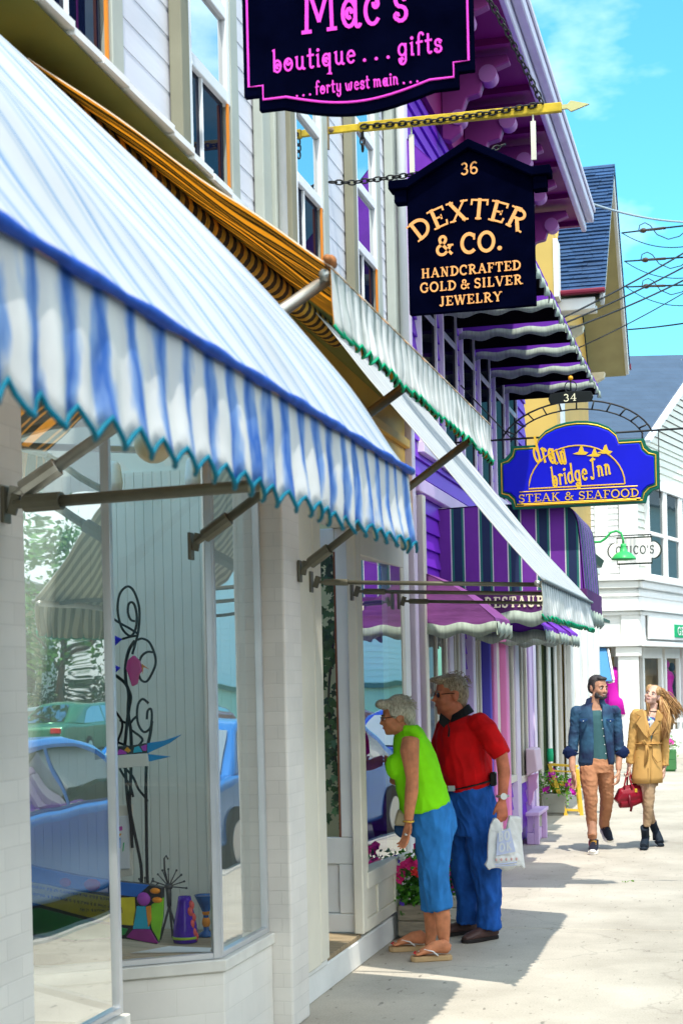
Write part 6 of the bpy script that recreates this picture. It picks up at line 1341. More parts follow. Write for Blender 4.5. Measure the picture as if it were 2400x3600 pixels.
def head(mb, c, up, fw, sd, s=1., nose=1., jaw=1.):
    """head in its own axes: fw = face direction, up, sd = side; c = centre of the skull; ~0.23 tall at s=1"""
    R = Matrix((sd, fw, up)).transposed()
    def p(x, y, z): return c+sd*(x*s)+fw*(y*s)+up*(z*s)
    def b(x, y, z, rx, ry, rz, n=14, k=10): mb.ball(p(x, y, z), (rx*s, ry*s, rz*s), n, k, 0, R)
    b(0, -.012, .025, .076, .098, .090); b(0, .035, -.03, .064, .062, .085); b(0, .045, -.085, .050*jaw, .046, .035); b(0, .068, -.098, .026*jaw, .022, .020)
    for q in (-1, 1):
        b(q*.034, .060, -.035, .030, .030, .032); b(q*.030, .077, .012, .026, .012, .010); b(q*.074, -.010, -.015, .010, .024, .034); b(q*.012, .094, -.036, .009, .009, .008); b(q*.045, .02, -.07, .022*jaw, .04, .035)
    mb.tube([p(0, .082, .008), p(0, .096, -.014), p(0, .098+.012*nose, -.034), p(0, .09, -.043)], [.009*s, .011*s, .012*s*nose, .009*s], 8)
    b(0, .088, -.062, .022, .010, .006); b(0, .086, -.073, .020, .010, .007)
    return p, R
def face_bits(par, p, R, s, lip, eye=True, brow=None, smile=False, big=1.):
    if eye:
        for q in (-1, 1):
            m = MB(); m.ball(p(q*.031, .083, -.006), (.013*s*big, .006*s*big, .0065*s*big), 10, 6, 0, R); e = m.build('eye', M('eye_white', (.7, .68, .64), .3), par, smooth=True)
            m = MB(); m.ball(p(q*.031, .088+.002*(big-1)*3, -.006), (.0065*s*big, .0035*s*big, .0068*s*big), 8, 5, 0, R); m.build('iris', M('iris_dark', (.03, .02, .015), .2), e, smooth=True)
    if brow:
        for q in (-1, 1): m = MB(); m.tube([p(q*.014, .092, .014), p(q*.032, .090, .021), p(q*.05, .078, .015)], [.003*s*big, .0045*s*big, .002*s*big], 6); m.build('eyebrow', brow, par, smooth=True)
    m = MB(); w_ = .026 if smile else .02; up_ = .007 if smile else 0
    m.tube([p(-w_, .084-(.006 if smile else 0), -.066+up_), p(-.01, .0965, -.066), p(.01, .0965, -.066), p(w_, .084-(.006 if smile else 0), -.066+up_)], [.002*s*big, .0045*s*big, .0045*s*big, .002*s*big], 6)
    mo = m.build('mouth', lip, par, smooth=True)
    if smile: m = MB(); m.tube([p(-.019, .0925, -.0635), p(0, .0995, -.0650), p(.019, .0925, -.0635)], [.002*s*big, .0036*s*big, .002*s*big], 6); m.build('teeth', M('teeth_white', (.8, .79, .74), .3), mo, smooth=True)
def axes(fwd, upv):
    fw = Vector(fwd).normalized(); up = Vector(upv); up = (up-fw*up.dot(fw)).normalized(); sd = fw.cross(up).normalized(); return fw, up, sd
def hairball(mb, p, R, s, parts):
    for x, y, z, rx, ry, rz in parts: mb.ball(p(x, y, z), (rx*s, ry*s, rz*s), 14, 10, 0, R)
def HAIR(name, col, hi): 
    if name in MATS: return MATS[name]
    m, N, L, B = nt(name); B.inputs['Roughness'].default_value = .55
    v = coords(N, L, (60, 60, 14)); n = N.new('ShaderNodeTexNoise'); n.inputs['Scale'].default_value = 2.2; n.inputs['Detail'].default_value = 5; L.new(v, n.inputs[0])
    cr = N.new('ShaderNodeValToRGB'); cr.color_ramp.elements[0].position = .35; cr.color_ramp.elements[0].color = (*col, 1); cr.color_ramp.elements[1].position = .65; cr.color_ramp.elements[1].color = (*hi, 1); L.new(n.outputs[0], cr.inputs[0]); L.new(cr.outputs[0], B.inputs['Base Color'])
    bp = N.new('ShaderNodeBump'); bp.inputs['Strength'].default_value = .7; bp.inputs['Distance'].default_value = .012; L.new(n.outputs[0], bp.inputs['Height']); L.new(bp.outputs[0], B.inputs['Normal'])
    MATS[name] = m; return m
def tufts(par, p, s, mat, n, ln, seed):
    """loose short locks lying back over the scalp"""
    rn = random.Random(seed); m = MB()
    for i in range(n):
        t = rn.uniform(0, 2*math.pi); u = rn.uniform(-.15, 1); q = math.sqrt(1-u*u*.9)
        x, y, z = .086*q*math.cos(t), -.02+.10*q*math.sin(t), .045+.085*u
        if y > .045 and z < .075: continue
        a = (x*1.02, y*1.02, z*1.01); b = (x*1.10+rn.gauss(0, .006), y*1.06-ln*.5+rn.gauss(0, .006), z*1.06+rn.gauss(0, .006)-.004); c = (x*1.08+rn.gauss(0, .010), y*1.0-ln+rn.gauss(0, .008), z*1.02-.014)
        w_ = rn.uniform(.003, .006); m.tube([p(*a), p(*b), p(*c)], [(w_, w_*.6), (w_*.9, w_*.5), (.0008, .0008)], 5)
    m.build('locks', mat, par, smooth=True)
def DENIM(name, col, fade=.35):
    return M(name, col, .85, var=fade, vscale=13, bump=.35, bscale=9, scale=(1, 1, .6))

# ------------------------------------------------------------------ older man in the red shirt
base, d0 = frame_at(1690, 3300); base.z = 0
K = KK(d0, 1240, 2350, 2.613); K2 = KK(d0, 1240, 2850, 2.412)
om = thing('person', 'grey haired man in a red polo shirt and jeans holding a white carrier bag', 'person', base, group='people on the pavement')
SKM = SK('skin_ruddy', (.54, .17, .09))
LFT = (-r3*.93-f3*.30).normalized()
fw, up, sd = axes((-r3*.965-f3*.26-z3*.05), z3-r3*.06)
m = MB()
hp, HR = head(m, K(890, 232), up, fw, sd, 1.06, 1.1, 1.12)
m.tube([K(905, 330), K(945, 440), K(985, 540)], [(.066, .064), (.068, .068), (.085, .09)], 12, 0, ref=f3)
m.ball(K(830, 405), (.045, .045, .022))                   # soft chin
# torso, arms and legs under the clothes, so the body is one figure
m.tube([K(985, 520), K(1000, 640), K(1020, 850), K(1060, 1060), K(1075, 1250)], [(.10, .12), (.14, .16), (.145, .17), (.13, .15), (.13, .15)], 14, 0, ref=f3)
m.tube([K(1185, 520, -.15), K(1290, 650, -.20), K(1365, 800, -.22), K(1388, 960, -.23), K(1378, 1120, -.25), K(1372, 1195, -.25)], [.055, .052, .042, .042, .033, .030], 12)
hand(m, K(1370, 1215, -.25), K(1375, 1400, -.27)-K(1370, 1215, -.25), -r3*.85-f3*.5, .62, 1.1, 0, .25)
m.tube([K(830, 560, .16), K(800, 840, .17), K(840, 1020, .08), K(850, 1100, .02)], [.052, .045, .036, .03], 10); hand(m, K(850, 1105, .02), -z3, -r3, .4, 1.05)
m.tube([K(1120, 1250, -.07), K2(1120, 560, -.06), K2(1150, 950, -.06)], [.075, .055, .045], 10); m.tube([K(1030, 1250, .08), K2(960, 560, .10), K2(975, 950, .10)], [.075, .055, .045], 10)
body = remeshed(m, 'body', SKM, om, .006, 5)
m = MB(); hairball(m, hp, HR, 1.06, ((0, -.022, .042, .083, .098, .082), (0, -.06, .0, .078, .062, .085), (0, .04, .085, .062, .055, .032), (.03, .085, .092, .03, .03, .018), (-.03, .085, .094, .03, .03, .018), (0, -.07, -.045, .062, .038, .05)))
remeshed(m, 'hair', HAIR('grey_hair', (.20, .135, .08), (.48, .38, .26)), om, .006, 3)
tufts(om, hp, 1.06, MATS['grey_hair'], 90, .020, 31)
m = MB()
for q in (-1, 1): m.ball(hp(q*.034, .088, -.004), (.024, .008, .018), 12, 8, 0, HR); m.tube([hp(q*.055, .075, 0), hp(q*.080, .02, .002), hp(q*.080, -.01, -.004)], .0028, 5)
m.tube([hp(-.012, .099, .0), hp(.012, .099, .0)], .0025, 5); m.build('sunglasses', M('dark_lens', (.006, .005, .005), .12), om, smooth=True)
face_bits(om, hp, HR, 1.06, M('lip_ruddy', (.40, .10, .08), .5), eye=False, brow=M('brow_grey', (.25, .2, .15), .7))
RED = M('red_cotton', (.60, .002, .004), .85, var=.24, vscale=9, bump=.35, bscale=7)
m = MB()
m.tube([K(985, 455), K(992, 500), K(1000, 580), K(1002, 700), K(1020, 850), K(1052, 980), K(1072, 1075), K(1078, 1100)], [(.085, .10), (.135, .15), (.162, .185), (.170, .195), (.172, .20), (.166, .195), (.148, .17), (.142, .165)], 18, 0, ref=f3)
m.ball(K(1165, 520, -.13), (.085, .08, .075)); m.ball(K(860, 545, .13), (.075, .075, .07))
m.tube([K(1150, 500, -.13), K(1235, 580, -.18), K(1305, 700, -.205), K(1362, 800, -.22)], [.075, .078, .070, .062], 14)
m.tube([K(860, 545, .14), K(820, 680, .17), K(800, 790, .17)], [.072, .066, .06], 12)
remeshed(m, 'polo_shirt', RED, om, .007, 6, fold=(.010, 9, 5, 2))
BLKC = M('black_knit', (.008, .008, .009), .8)
m = MB()       # turned collar: two leaves round the neck, open at the front
ring = lambda a, rr, dz: K(958, 470)+r3*(rr*1.0*math.cos(a))+f3*(rr*1.05*math.sin(a))+z3*(dz+.045*math.cos(a))
for a0, a1 in ((math.radians(-120), math.radians(20)), (math.radians(20), math.radians(175))):
    n = 10; vs = []
    for i in range(n+1):
        a = a0+(a1-a0)*i/n; vs += [ring(a, .078, .055), ring(a, .112, .005), ring(a, .106, .002), ring(a, .074, .052)]
    fs = []
    for i in range(n):
        for j in range(4): fs.append((i*4+j, i*4+(j+1) % 4, (i+1)*4+(j+1) % 4, (i+1)*4+j))
    fs += [(0,3,2,1), (n*4, n*4+1, n*4+2, n*4+3)]; m.add(vs, fs)
m.prism([(-.03, .05), (.03, .0), (0, -.06), (-.045, -.01)], K(850, 480, -.10), r3, z3, .012)
m.build('collar', BLKC, om, bevel=.004)
m = MB(); m.tube([K(868, 500, -.175), K(885, 560, -.195), K(878, 630, -.202)], [.004, .005, .007], 6); m.build('placket', BLKC, om)
JEANS = DENIM('jeans_blue', (.012, .088, .36), .5)
m = MB()
m.tube([K(1078, 1075), K(1085, 1200), K2(1030, 60), K2(1035, 200)], [(.143, .165), (.152, .175), (.150, .175), (.13, .16)], 16, 0, ref=f3)
m.tube([K2(1075, 60, -.06), K2(1105, 250, -.07), K2(1130, 500, -.075), K2(1152, 720, -.07), K2(1152, 900, -.06), K2(1155, 1000, -.06)], [(.105, .11), (.112, .11), (.100, .10), (.078, .085), (.076, .085), (.080, .09)], 14, 0, ref=f3)
m.tube([K2(985, 60, .08), K2(960, 250, .10), K2(945, 500, .11), K2(968, 720, .11), K2(972, 880, .11), K2(970, 960, .11)], [(.10, .10), (.098, .10), (.090, .09), (.070, .08), (.068, .08), (.070, .085)], 14, 0, ref=f3)
remeshed(m, 'jeans', JEANS, om, .007, 5, fold=(.012, 13, 7, 5))
LEA = M('black_leather', (.010, .008, .008), .35)
m = MB(); pts = [K(1078, 1062)+r3*(.152*math.cos(t))+f3*(.176*math.sin(t))+z3*(.032*math.cos(t)) for t in [2*math.pi*i/32 for i in range(33)]]; m.tube(pts, [(.018, .006)]*33, 8, 0, ref=None); be = m.build('belt', LEA, om, smooth=True)
m = MB(); bk = K(915, 1103, -.14); m.box(bk.x-.025, bk.x+.02, bk.y-.03, bk.y-.02, bk.z-.018, bk.z+.018); m.build('buckle', ALU, be, bevel=.003)
m = MB(); pp = K(1290, 1010, -.11); m.box(pp.x-.02, pp.x+.02, pp.y-.03, pp.y+.03, pp.z-.05, pp.z+.04); m.build('phone_pouch', LEA, om, bevel=.008)
SH = M('brown_shoe', (.075, .04, .035), .4, var=.2, vscale=10)
def shoe(par, heel, toe, mat, sole, hgt=.085, wd=.045, nm='shoe'):
    heel, toe = Vector(heel), Vector(toe); heel.z = toe.z = 0; d = (toe-heel); L_ = d.length; d.normalize(); m = MB()
    m.tube([heel+z3*.05, heel+d*L_*.12+z3*(hgt*.62), heel+d*L_*.35+z3*(hgt*.58), heel+d*L_*.6+z3*.045, heel+d*L_*.85+z3*.034, heel+d*L_*.99+z3*.028], [(wd*.7, hgt*.45), (wd*.85, hgt*.58), (wd*.85, hgt*.55), (wd, .038), (wd*.95, .028), (wd*.5, .016)], 14, 0, ref=z3)
    s_ = remeshed(m, nm, mat, par, .006, 3)
    m = MB(); sdv = d.cross(z3); P = []
    for t, w_ in ((0, .6), (.1, .85), (.35, .82), (.65, 1.06), (.85, 1.0), (.97, .7), (1.02, .2)): P.append((t*L_, w_*wd))
    P = P+[(a, -b) for a, b in reversed(P)]
    m.prism(P, heel+z3*.0125, d, sdv, .024); m.build('sole', sole, s_, bevel=.004)
    return s_
SOL = M('shoe_sole', (.02, .016, .015), .7)
PZ2 = lambda zx, zy: PZ(1240+zx/2.412, 2850+zy/2.412)
a = PZ2(1215, 1085); shoe(om, a, a+(-r3*.80-f3*.62)*.285, SH, SOL); a = PZ2(1050, 1040); shoe(om, a, a+(-r3*.88-f3*.40)*.28, SH, SOL)
m = MB(); wc = K(1374, 1175, -.25); pts = [wc+r3*(.036*math.cos(t))+f3*(.036*math.sin(t)) for t in [2*math.pi*i/18 for i in range(19)]]; m.tube(pts, [.009]*19, 6); wt = m.build('watch', M('watch_steel', (.45, .42, .34), .3, .8), om, smooth=True)
m = MB(); c_ = K(1386, 1178, -.292); m.tube([c_+f3*.008, c_-f3*.004], .021, 16); m.build('dial', M('watch_dial', (.75, .75, .72), .25), wt)
# his carrier bag
bgc = K2(1290, 300, -.27); bag = thing('carrier_bag', 'white plastic carrier bag with faded blue print hanging from the man\'s hand', 'bag', bgc)
BAGM = M('bag_plastic', (.72, .72, .70), .35, var=.06, bump=.8, bscale=16)
outl = [(1192, 70), (1215, 65), (1245, 100), (1262, 165), (1306, 155), (1310, 110), (1322, 48), (1424, 52), (1428, 170), (1436, 300), (1448, 420), (1458, 488), (1440, 490), (1425, 470), (1180, 488), (1150, 508), (1115, 462), (1135, 420), (1142, 330), (1145, 200), (1160, 120)]
P = [K2(x, y, -.27) for x, y in outl]; m = MB(); m.prism([((p-bgc).dot(r3), (p-bgc).z) for p in P], bgc, r3, z3, .055)
for (x, y, r_) in ((1290, 330, .085), (1300, 420, .075), (1230, 400, .05), (1370, 400, .05)): m.ball(K2(x, y, -.27), (r_, .042, r_*.9))
remeshed(m, 'plastic', BAGM, bag, .006, 7, fold=(.005, 14, 9, 8))
INK = M('bag_ink', (.52, .57, .76), .5)
m = MB()
q = [K2(x, y, -.318) for x, y in ((1225, 195), (1330, 150), (1378, 350), (1215, 385))]; m.add(q+[p+f3*.004 for p in q], [(0,1,2,3),(7,6,5,4),(0,4,5,1),(1,5,6,2),(2,6,7,3),(3,7,4,0)])
m2 = MB()
for txt, x, y, w_, h_ in (("BO", 1282, 255, .070, .055), ("OK", 1293, 345, .082, .052)): lettering(m2, txt, K2(x, y, -.322), r3+z3*.18, z3, h_, w_, 'caps', gap=.2, bold=1.2, relief=.0018)
m2.build('lettering', M('bag_letter', (.66, .68, .70), .5), bag)
m.tube([K2(1205, 460, -.322), K2(1390, 440, -.322)], [(.004, .002)]*2, 6, 0, ref=f3); m.tube([K2(1210, 475, -.322), K2(1390, 462, -.322)], [(.003, .002)]*2, 6, 0, ref=f3)
m.build('print', INK, bag)
m = MB()
for i in range(5): m.ball(K2(1215+i*43, 420-i*2, -.322), (.007, .003, .010), 8, 6)
m.build('print', M('bag_pink_ink', (.72, .42, .38), .5), bag)

# ------------------------------------------------------------------ older woman in lime green
base, d0 = frame_at(1520, 3362); base.z = 0
K = KK(d0, 1240, 2350, 2.613); K2 = KK(d0, 1240, 2850, 2.412)
ow = thing('person', 'grey haired woman in a lime sleeveless top and cropped trousers leaning toward the window', 'person', base, group='people on the pavement')
SKW = SK('skin_tanned', (.60, .23, .11))
fw, up, sd = axes((-r3*.95-f3*.10-z3*.12), z3*1-r3*.20)
m = MB()
hp, HR = head(m, K(395, 440), up, fw, sd, .92, .9, .95)
m.tube([K(425, 530), K(465, 590), K(510, 650)], [(.055, .052), (.056, .056), (.08, .09)], 12, 0, ref=f3)
m.tube([K(510, 640), K(560, 800), K(610, 1000), K(660, 1200), K(690, 1350)], [(.09, .13), (.11, .16), (.115, .155), (.12, .15), (.13, .15)], 14, 0, ref=f3)
m.tube([K(530, 650, -.15), K(520, 760, -.18), K(535, 900, -.20), K(545, 1010, -.20), K(540, 1130, -.21), K(520, 1290, -.225), K(511, 1410, -.23)], [.055, .060, .048, .040, .042, .034, .026], 12)
hand(m, K(508, 1430, -.23), K(478, 1590, -.24)-K(508, 1430, -.23), r3*.55-f3*.8, .28, .98, .25, .6)
m.tube([K(480, 660, .17), K(430, 850, .20), K(385, 1060, .15), K(390, 1000, .24), K(400, 930, .34)], [.052, .044, .038, .034, .028], 10); hand(m, K(400, 915, .35), -r3*.5+z3*.3+f3*.8, z3, .05, .95)
m.tube([K(700, 1350, -.05), K2(690, 400, -.05), K2(745, 820, -.05), K2(760, 900, -.05), K2(765, 1020, -.05), K2(775, 1120, -.05), K2(785, 1190, -.05)], [.08, .062, .052, .050, .044, .031, .036], 12)
m.tube([K(690, 1350, .09), K2(650, 400, .10), K2(660, 820, .12), K2(665, 900, .13), K2(668, 1020, .13), K2(660, 1100, .13), K2(650, 1150, .13)], [.08, .060, .050, .048, .042, .030, .034], 12)
PZ2 = lambda zx, zy, z=0: PZ(1240+zx/2.412, 2850+zy/2.412, z)
ft = []
for heel, dirv, L_ in ((PZ2(838, 1268), (-r3*.98-f3*.12), .255), (PZ2(640, 1185), (-r3*.95-f3*.10), .245)):
    heel.z = 0; d = dirv.normalized(); ft.append((heel, d, L_)); o = z3*.034
    m.tube([heel+d*.012+o+z3*.032, heel+d*.05+o+z3*.050, heel+d*.10+o+z3*.048, heel+d*.15+o+z3*.032, heel+d*.195+o+z3*.018], [(.026, .030), (.032, .045), (.034, .038), (.040, .026), (.040, .016)], 12, 0, ref=z3)
    sdv = d.cross(z3)
    for k in range(5): q = (k-2)*.0165; m.tube([heel+d*.185+sdv*q+o+z3*.016, heel+d*(.232-abs(k-1)*.006)+sdv*q*1.05+o+z3*.010], [.010, .008 if k else .010], 7)
remeshed(m, 'body', SKW, ow, .0055, 4)
for heel, d, L_ in ft:
    sdv = d.cross(z3); P = []
    for t, w_ in ((0, .022), (.03, .034), (.1, .034), (.18, .046), (.23, .044), (.25, .025)): P.append((t, w_))
    P = P+[(a, -b) for a, b in reversed(P)]
    m = MB(); m.prism(P, heel+z3*.0165, d, sdv, .032); s_ = m.build('sandal', M('sandal_tan', (.48, .32, .16), .7), ow, bevel=.005)
    m = MB()
    for q in (-1, 1): m.tube([heel+d*.20+z3*.058, heel+d*.165+sdv*q*.022+z3*.074, heel+d*.12+sdv*q*.040+z3*.062, heel+d*.09+sdv*q*.042+z3*.035], [(.010, .004), (.013, .004), (.014, .004), (.014, .004)], 8, 0)
    m.build('strap', M('strap_white', (.76, .76, .72), .5), s_, smooth=True)
    m = MB()
    for k in range(5): q = (k-2)*.0165; m.ball(heel+d*(.234-abs(k-1)*.006)+sdv*q*1.05+z3*.053, (.006, .006, .003), 8, 5)
    m.build('toenails', M('nail_red', (.6, .01, .02), .25), ow, smooth=True)
m = MB(); hairball(m, hp, HR, .92, ((0, -.03, .050, .088, .100, .085), (0, -.075, .01, .080, .062, .085), (0, .05, .085, .066, .060, .038), (.02, .088, .094, .045, .038, .030), (-.02, .088, .097, .045, .038, .030), (0, -.085, -.055, .062, .042, .05), (.065, .0, .03, .022, .05, .05), (-.065, .0, .03, .022, .05, .05), (0, -.03, .115, .06, .06, .03)))
hm = remeshed(m, 'hair', HAIR('silver_hair', (.34, .30, .21), (.68, .63, .50)), ow, .006, 3)
tufts(hm, hp, .92, MATS['silver_hair'], 150, .030, 32)
m = MB()
for q in (-1, 1): m.tube([hp(q*.018, .098, -.004), hp(q*.034, .099, .010), hp(q*.052, .088, -.002), hp(q*.034, .099, -.016), hp(q*.018, .098, -.004)], .0022, 5); m.tube([hp(q*.053, .085, .0), hp(q*.078, .02, .0), hp(q*.078, -.01, -.01)], .0025, 5)
m.build('glasses', M('glasses_rim', (.03, .025, .03), .2), ow, smooth=True)
face_bits(ow, hp, HR, .92, M('lip_rose', (.42, .10, .10), .4), brow=M('brow_brown', (.16, .11, .07), .7))
LIME = M('lime_cotton', (.24, .80, .004), .8, var=.15, vscale=8, bump=.35, bscale=6)
m = MB()
m.tube([K(488, 560), K(505, 610), K(530, 700), K(560, 830), K(580, 930), K(612, 1060), K(645, 1180), K(665, 1265), K(672, 1295)], [(.075, .085), (.095, .125), (.115, .16), (.142, .172), (.150, .175), (.150, .172), (.155, .175), (.160, .178), (.150, .168)], 18, 0, ref=f3)
m.ball(K(400, 900, -.07), (.065, .075, .08)); m.ball(K(400, 890, .08), (.06, .07, .075)); m.tube([K(470, 570, -.1), K(545, 570, -.12), K(610, 640, -.13)], [.03, .035, .035], 8)
remeshed(m, 'sleeveless_top', LIME, ow, .0065, 8, fold=(.009, 8, 5, 7))
CAP = DENIM('cropped_blue', (.028, .20, .54), .3)
m = MB()
m.tube([K(700, 1235), K(720, 1330), K(730, 1440), K(715, 1560)], [(.125, .155), (.142, .17), (.142, .172), (.12, .15)], 16, 0, ref=f3)
m.tube([K2(700, 60, -.05), K2(690, 250, -.06), K2(690, 450, -.065), K2(700, 600, -.06), K2(725, 740, -.05), K2(742, 835, -.05)], [(.115, .115), (.112, .11), (.092, .10), (.088, .095), (.084, .09), (.080, .088)], 14, 0, ref=f3)
m.tube([K2(690, 60, .07), K2(670, 250, .09), K2(665, 450, .10), K2(668, 600, .11), K2(675, 740, .12), K2(680, 840, .125)], [(.10, .10), (.10, .10), (.085, .09), (.080, .09), (.076, .085), (.074, .082)], 14, 0, ref=f3)
remeshed(m, 'cropped_trousers', CAP, ow, .007, 5, fold=(.012, 13, 5, 9))
m = MB(); wc = K(511, 1408, -.23); pts = [wc+r3*(.030*math.cos(t))+f3*(.030*math.sin(t))+z3*.003*math.sin(t*2) for t in [2*math.pi*i/18 for i in range(19)]]; m.tube(pts, [.007]*19, 6); m.build('bracelet', M('gold_bracelet', (.75, .45, .08), .25, .8), ow, smooth=True)
m = MB(); m.ball(K(488, 1530, -.26), (.012, .008, .009)); m.build('ring', M('ring_silver', (.7, .68, .62), .2, .8), ow, smooth=True)
hb0 = K(415, 1440, -.02); hb = thing('handbag', 'small tan and navy handbag held at the woman\'s front', 'bag', hb0)
m = MB(); P = [K(x, y, -.02) for x, y in ((420, 1290), (480, 1340), (480, 1445), (378, 1440), (400, 1340))]; m.prism([((p-hb0).dot(r3), (p-hb0).z) for p in P], hb0, r3, z3, .09); m.build('upper', M('bag_tan', (.42, .36, .24), .7), hb, bevel=.01)
m = MB(); P = [K(x, y, -.02) for x, y in ((378, 1443), (480, 1448), (480, 1530), (440, 1560), (380, 1510))]; m.prism([((p-hb0).dot(r3), (p-hb0).z) for p in P], hb0, r3, z3, .092); m.build('lower', M('bag_navy', (.01, .04, .10), .7), hb, bevel=.01)

# ------------------------------------------------------------------ young man in the denim shirt
base, d0 = frame_at(2075, 2998); base.z = 0
K = KK(d0, 1950, 2330, 3.36)
ym_ = thing('person', 'bearded young man strolling in an open denim shirt and rust trousers', 'person', base, group='people on the pavement')
SKY = SK('skin_olive', (.52, .27, .17))
fw, up, sd = axes((r3*.55-f3*.83-z3*.10), z3+r3*.06)
m = MB()
hp, HR = head(m, K(508, 290), up, fw, sd, 1.0, 1.05, 1.0)
m.tube([K(485, 400), K(478, 480), K(476, 560)], [(.058, .058), (.060, .060), (.075, .07)], 12, 0, ref=f3)
m.tube([K(476, 550), K(478, 640), K(482, 850), K(488, 1050), K(490, 1200)], [(.10, .07), (.145, .095), (.14, .10), (.13, .095), (.135, .10)], 14, 0, ref=f3)
m.tube([K(255, 600), K(235, 800, .01), K(215, 1000, -.01), K(203, 1110, -.03), K(205, 1240, -.06), K(212, 1290, -.07)], [.042, .036, .034, .036, .031, .027], 10); hand(m, K(214, 1300, -.07), K(235, 1450, -.08)-K(214, 1300, -.07), r3*.4-f3*.9, .22, 1.0, .2)
m.tube([K(705, 600), K(735, 800, .02), K(755, 1000, .02), K(758, 1110, 0), K(752, 1230, -.03), K(752, 1270, -.04)], [.042, .036, .034, .036, .031, .027], 10); hand(m, K(752, 1285, -.04), K(745, 1430, -.06)-K(752, 1285, -.04), -r3*.4-f3*.9, .5, 1.0, .2)
m.tube([K(405, 1250, -.02), K(425, 1620, -.06), K(440, 2040, -.03)], [.075, .05, .04], 10); m.tube([K(580, 1250, .03), K(610, 1620, .10), K(580, 1900, .32)], [.075, .05, .04], 10)
remeshed(m, 'body', SKY, ym_, .006, 4)
DH = HAIR('black_hair', (.012, .010, .010), (.06, .05, .05))
m = MB(); hairball(m, hp, HR, 1.0, ((0, -.02, .045, .080, .092, .076), (0, -.055, .0, .074, .058, .075), (0, .045, .088, .056, .045, .020), (.068, .0, .01, .012, .03, .05), (-.068, .0, .01, .012, .03, .05)))
remeshed(m, 'hair', DH, ym_, .006, 3)
m = MB(); hairball(m, hp, HR, 1.0, ((.05, .045, -.075, .018, .032, .036), (-.05, .045, -.075, .018, .032, .036), (0, .075, -.098, .040, .018, .018), (.03, .07, -.088, .026, .02, .016), (-.03, .07, -.088, .026, .02, .016), (0, .092, -.051, .026, .008, .005), (0, .086, -.084, .014, .01, .006)))
remeshed(m, 'beard', DH, ym_, .005, 2)
face_bits(ym_, hp, HR, 1.0, big=1.3, lip= M('lip_brown', (.45, .16, .12), .4), brow=M('brow_black', (.015, .012, .01), .7), smile=True)
m = MB(); m.tube([K(478, 560), K(480, 620), K(484, 720), K(490, 900), K(502, 1080), K(508, 1155)], [(.09, .075), (.135, .10), (.15, .112), (.15, .112), (.14, .112), (.136, .110)], 16, 0, ref=f3)
remeshed(m, 'tee_shirt', M('tee_teal', (.045, .12, .13), .8, var=.08, bump=.4, bscale=10), ym_, .007, 3)
def DFADE():
    m, N, L, B = nt('denim_shirt'); B.inputs['Roughness'].default_value = .8; v = coords(N, L); n = N.new('ShaderNodeTexNoise'); n.inputs['Scale'].default_value = 4.5; n.inputs['Detail'].default_value = 5; L.new(v, n.inputs[0])
    cr = N.new('ShaderNodeValToRGB'); e = cr.color_ramp.elements; e[0].position = .42; e[0].color = (.003, .012, .055, 1); e[1].position = .76; e[1].color = (.035, .14, .24, 1); L.new(n.outputs[0], cr.inputs[0]); L.new(cr.outputs[0], B.inputs['Base Color'])
    n2 = N.new('ShaderNodeTexNoise'); n2.inputs['Scale'].default_value = 11; L.new(v, n2.inputs[0]); bp = N.new('ShaderNodeBump'); bp.inputs['Strength'].default_value = .5; bp.inputs['Distance'].default_value = .02; L.new(n2.outputs[0], bp.inputs['Height']); L.new(bp.outputs[0], B.inputs['Normal']); return m
DS = DFADE(); PM = 1240.
rows = [(K(476, 470), .075, .070, -.035, .055), (K(477, 520), .16, .095, -.05, .055), (K(478, 590), .185, .118, -.045, .045), (K(482, 700), .172, .130, -.045, .05), (K(486, 850), .166, .130, -.045, .062), (K(490, 1000), .168, .130, -.048, .08), (K(492, 1100), .172, .130, -.05, .09), (K(490, 1165), .178, .128, -.055, .10), (K(488, 1215), .165, .120, -.06, .105)]
sh_ = shell(rows, .008); js = sh_.build('denim_shirt', DS, ym_, smooth=True)
m = MB()
for pts, q in (([K(262, 580), K(245, 700, .01), K(228, 850, .01), K(215, 1010, 0), K(212, 1050, -.01)], 0), ([K(702, 580), K(728, 700, .02), K(745, 850, .02), K(755, 1000, .02), K(760, 1050, .01)], 1)):
    m.tube(pts, [.064, .056, .052, .050, .050], 14)
m.ball(K(268, 580), (.068, .07, .06)); m.ball(K(696, 580), (.068, .07, .06)); remeshed(m, 'sleeves', DS, js, .007, 5, fold=(.006, 14, 14, 1))
m = MB()
for c_, dx, tl in ((K(195, 1072, -.01), -1, .10), (K(775, 1070, .01), 1, .10)):
    m.tube([c_+z3*.036-r3*dx*.012, c_+z3*.02, c_-z3*.02, c_-z3*.036-r3*dx*.008], [(.066, .06), (.080, .062), (.070, .058), (.048, .05)], 16, 0, ref=f3)
    m.tube([c_+r3*dx*.02, c_+r3*dx*.085+z3*.012], [(.03, .03), (.012, .02)], 10)
remeshed(m, 'cuffs', M('denim_dark', (.004, .014, .06), .8), js, .007, 3)
m = MB()
for dx in (-1, 1): a = K(476+dx*20, 440, -.055); m.prism([(0, .03), (dx*.055, .012), (dx*.075, -.05), (dx*.03, -.085), (dx*.012, -.03)], a+r3*dx*.012, r3, z3, .012)
m.build('collar', DS, js, bevel=.003)
m = MB()
for x in (335, 655): c_ = K(x, 690, -.128); m.prism([(-.038, .02), (.038, .02), (.038, .002), (0, -.018), (-.038, .002)], c_, r3, z3, .012)
m.build('pocket_flap', M('denim_mid', (.012, .05, .14), .8), js, bevel=.003)
m = MB()
for x, y in ((335, 690), (655, 690), (545, 570), (555, 680), (566, 780), (576, 870), (586, 970), (600, 1075)): m.ball(K(x, y, -.137), (.005, .003, .005), 8, 5)
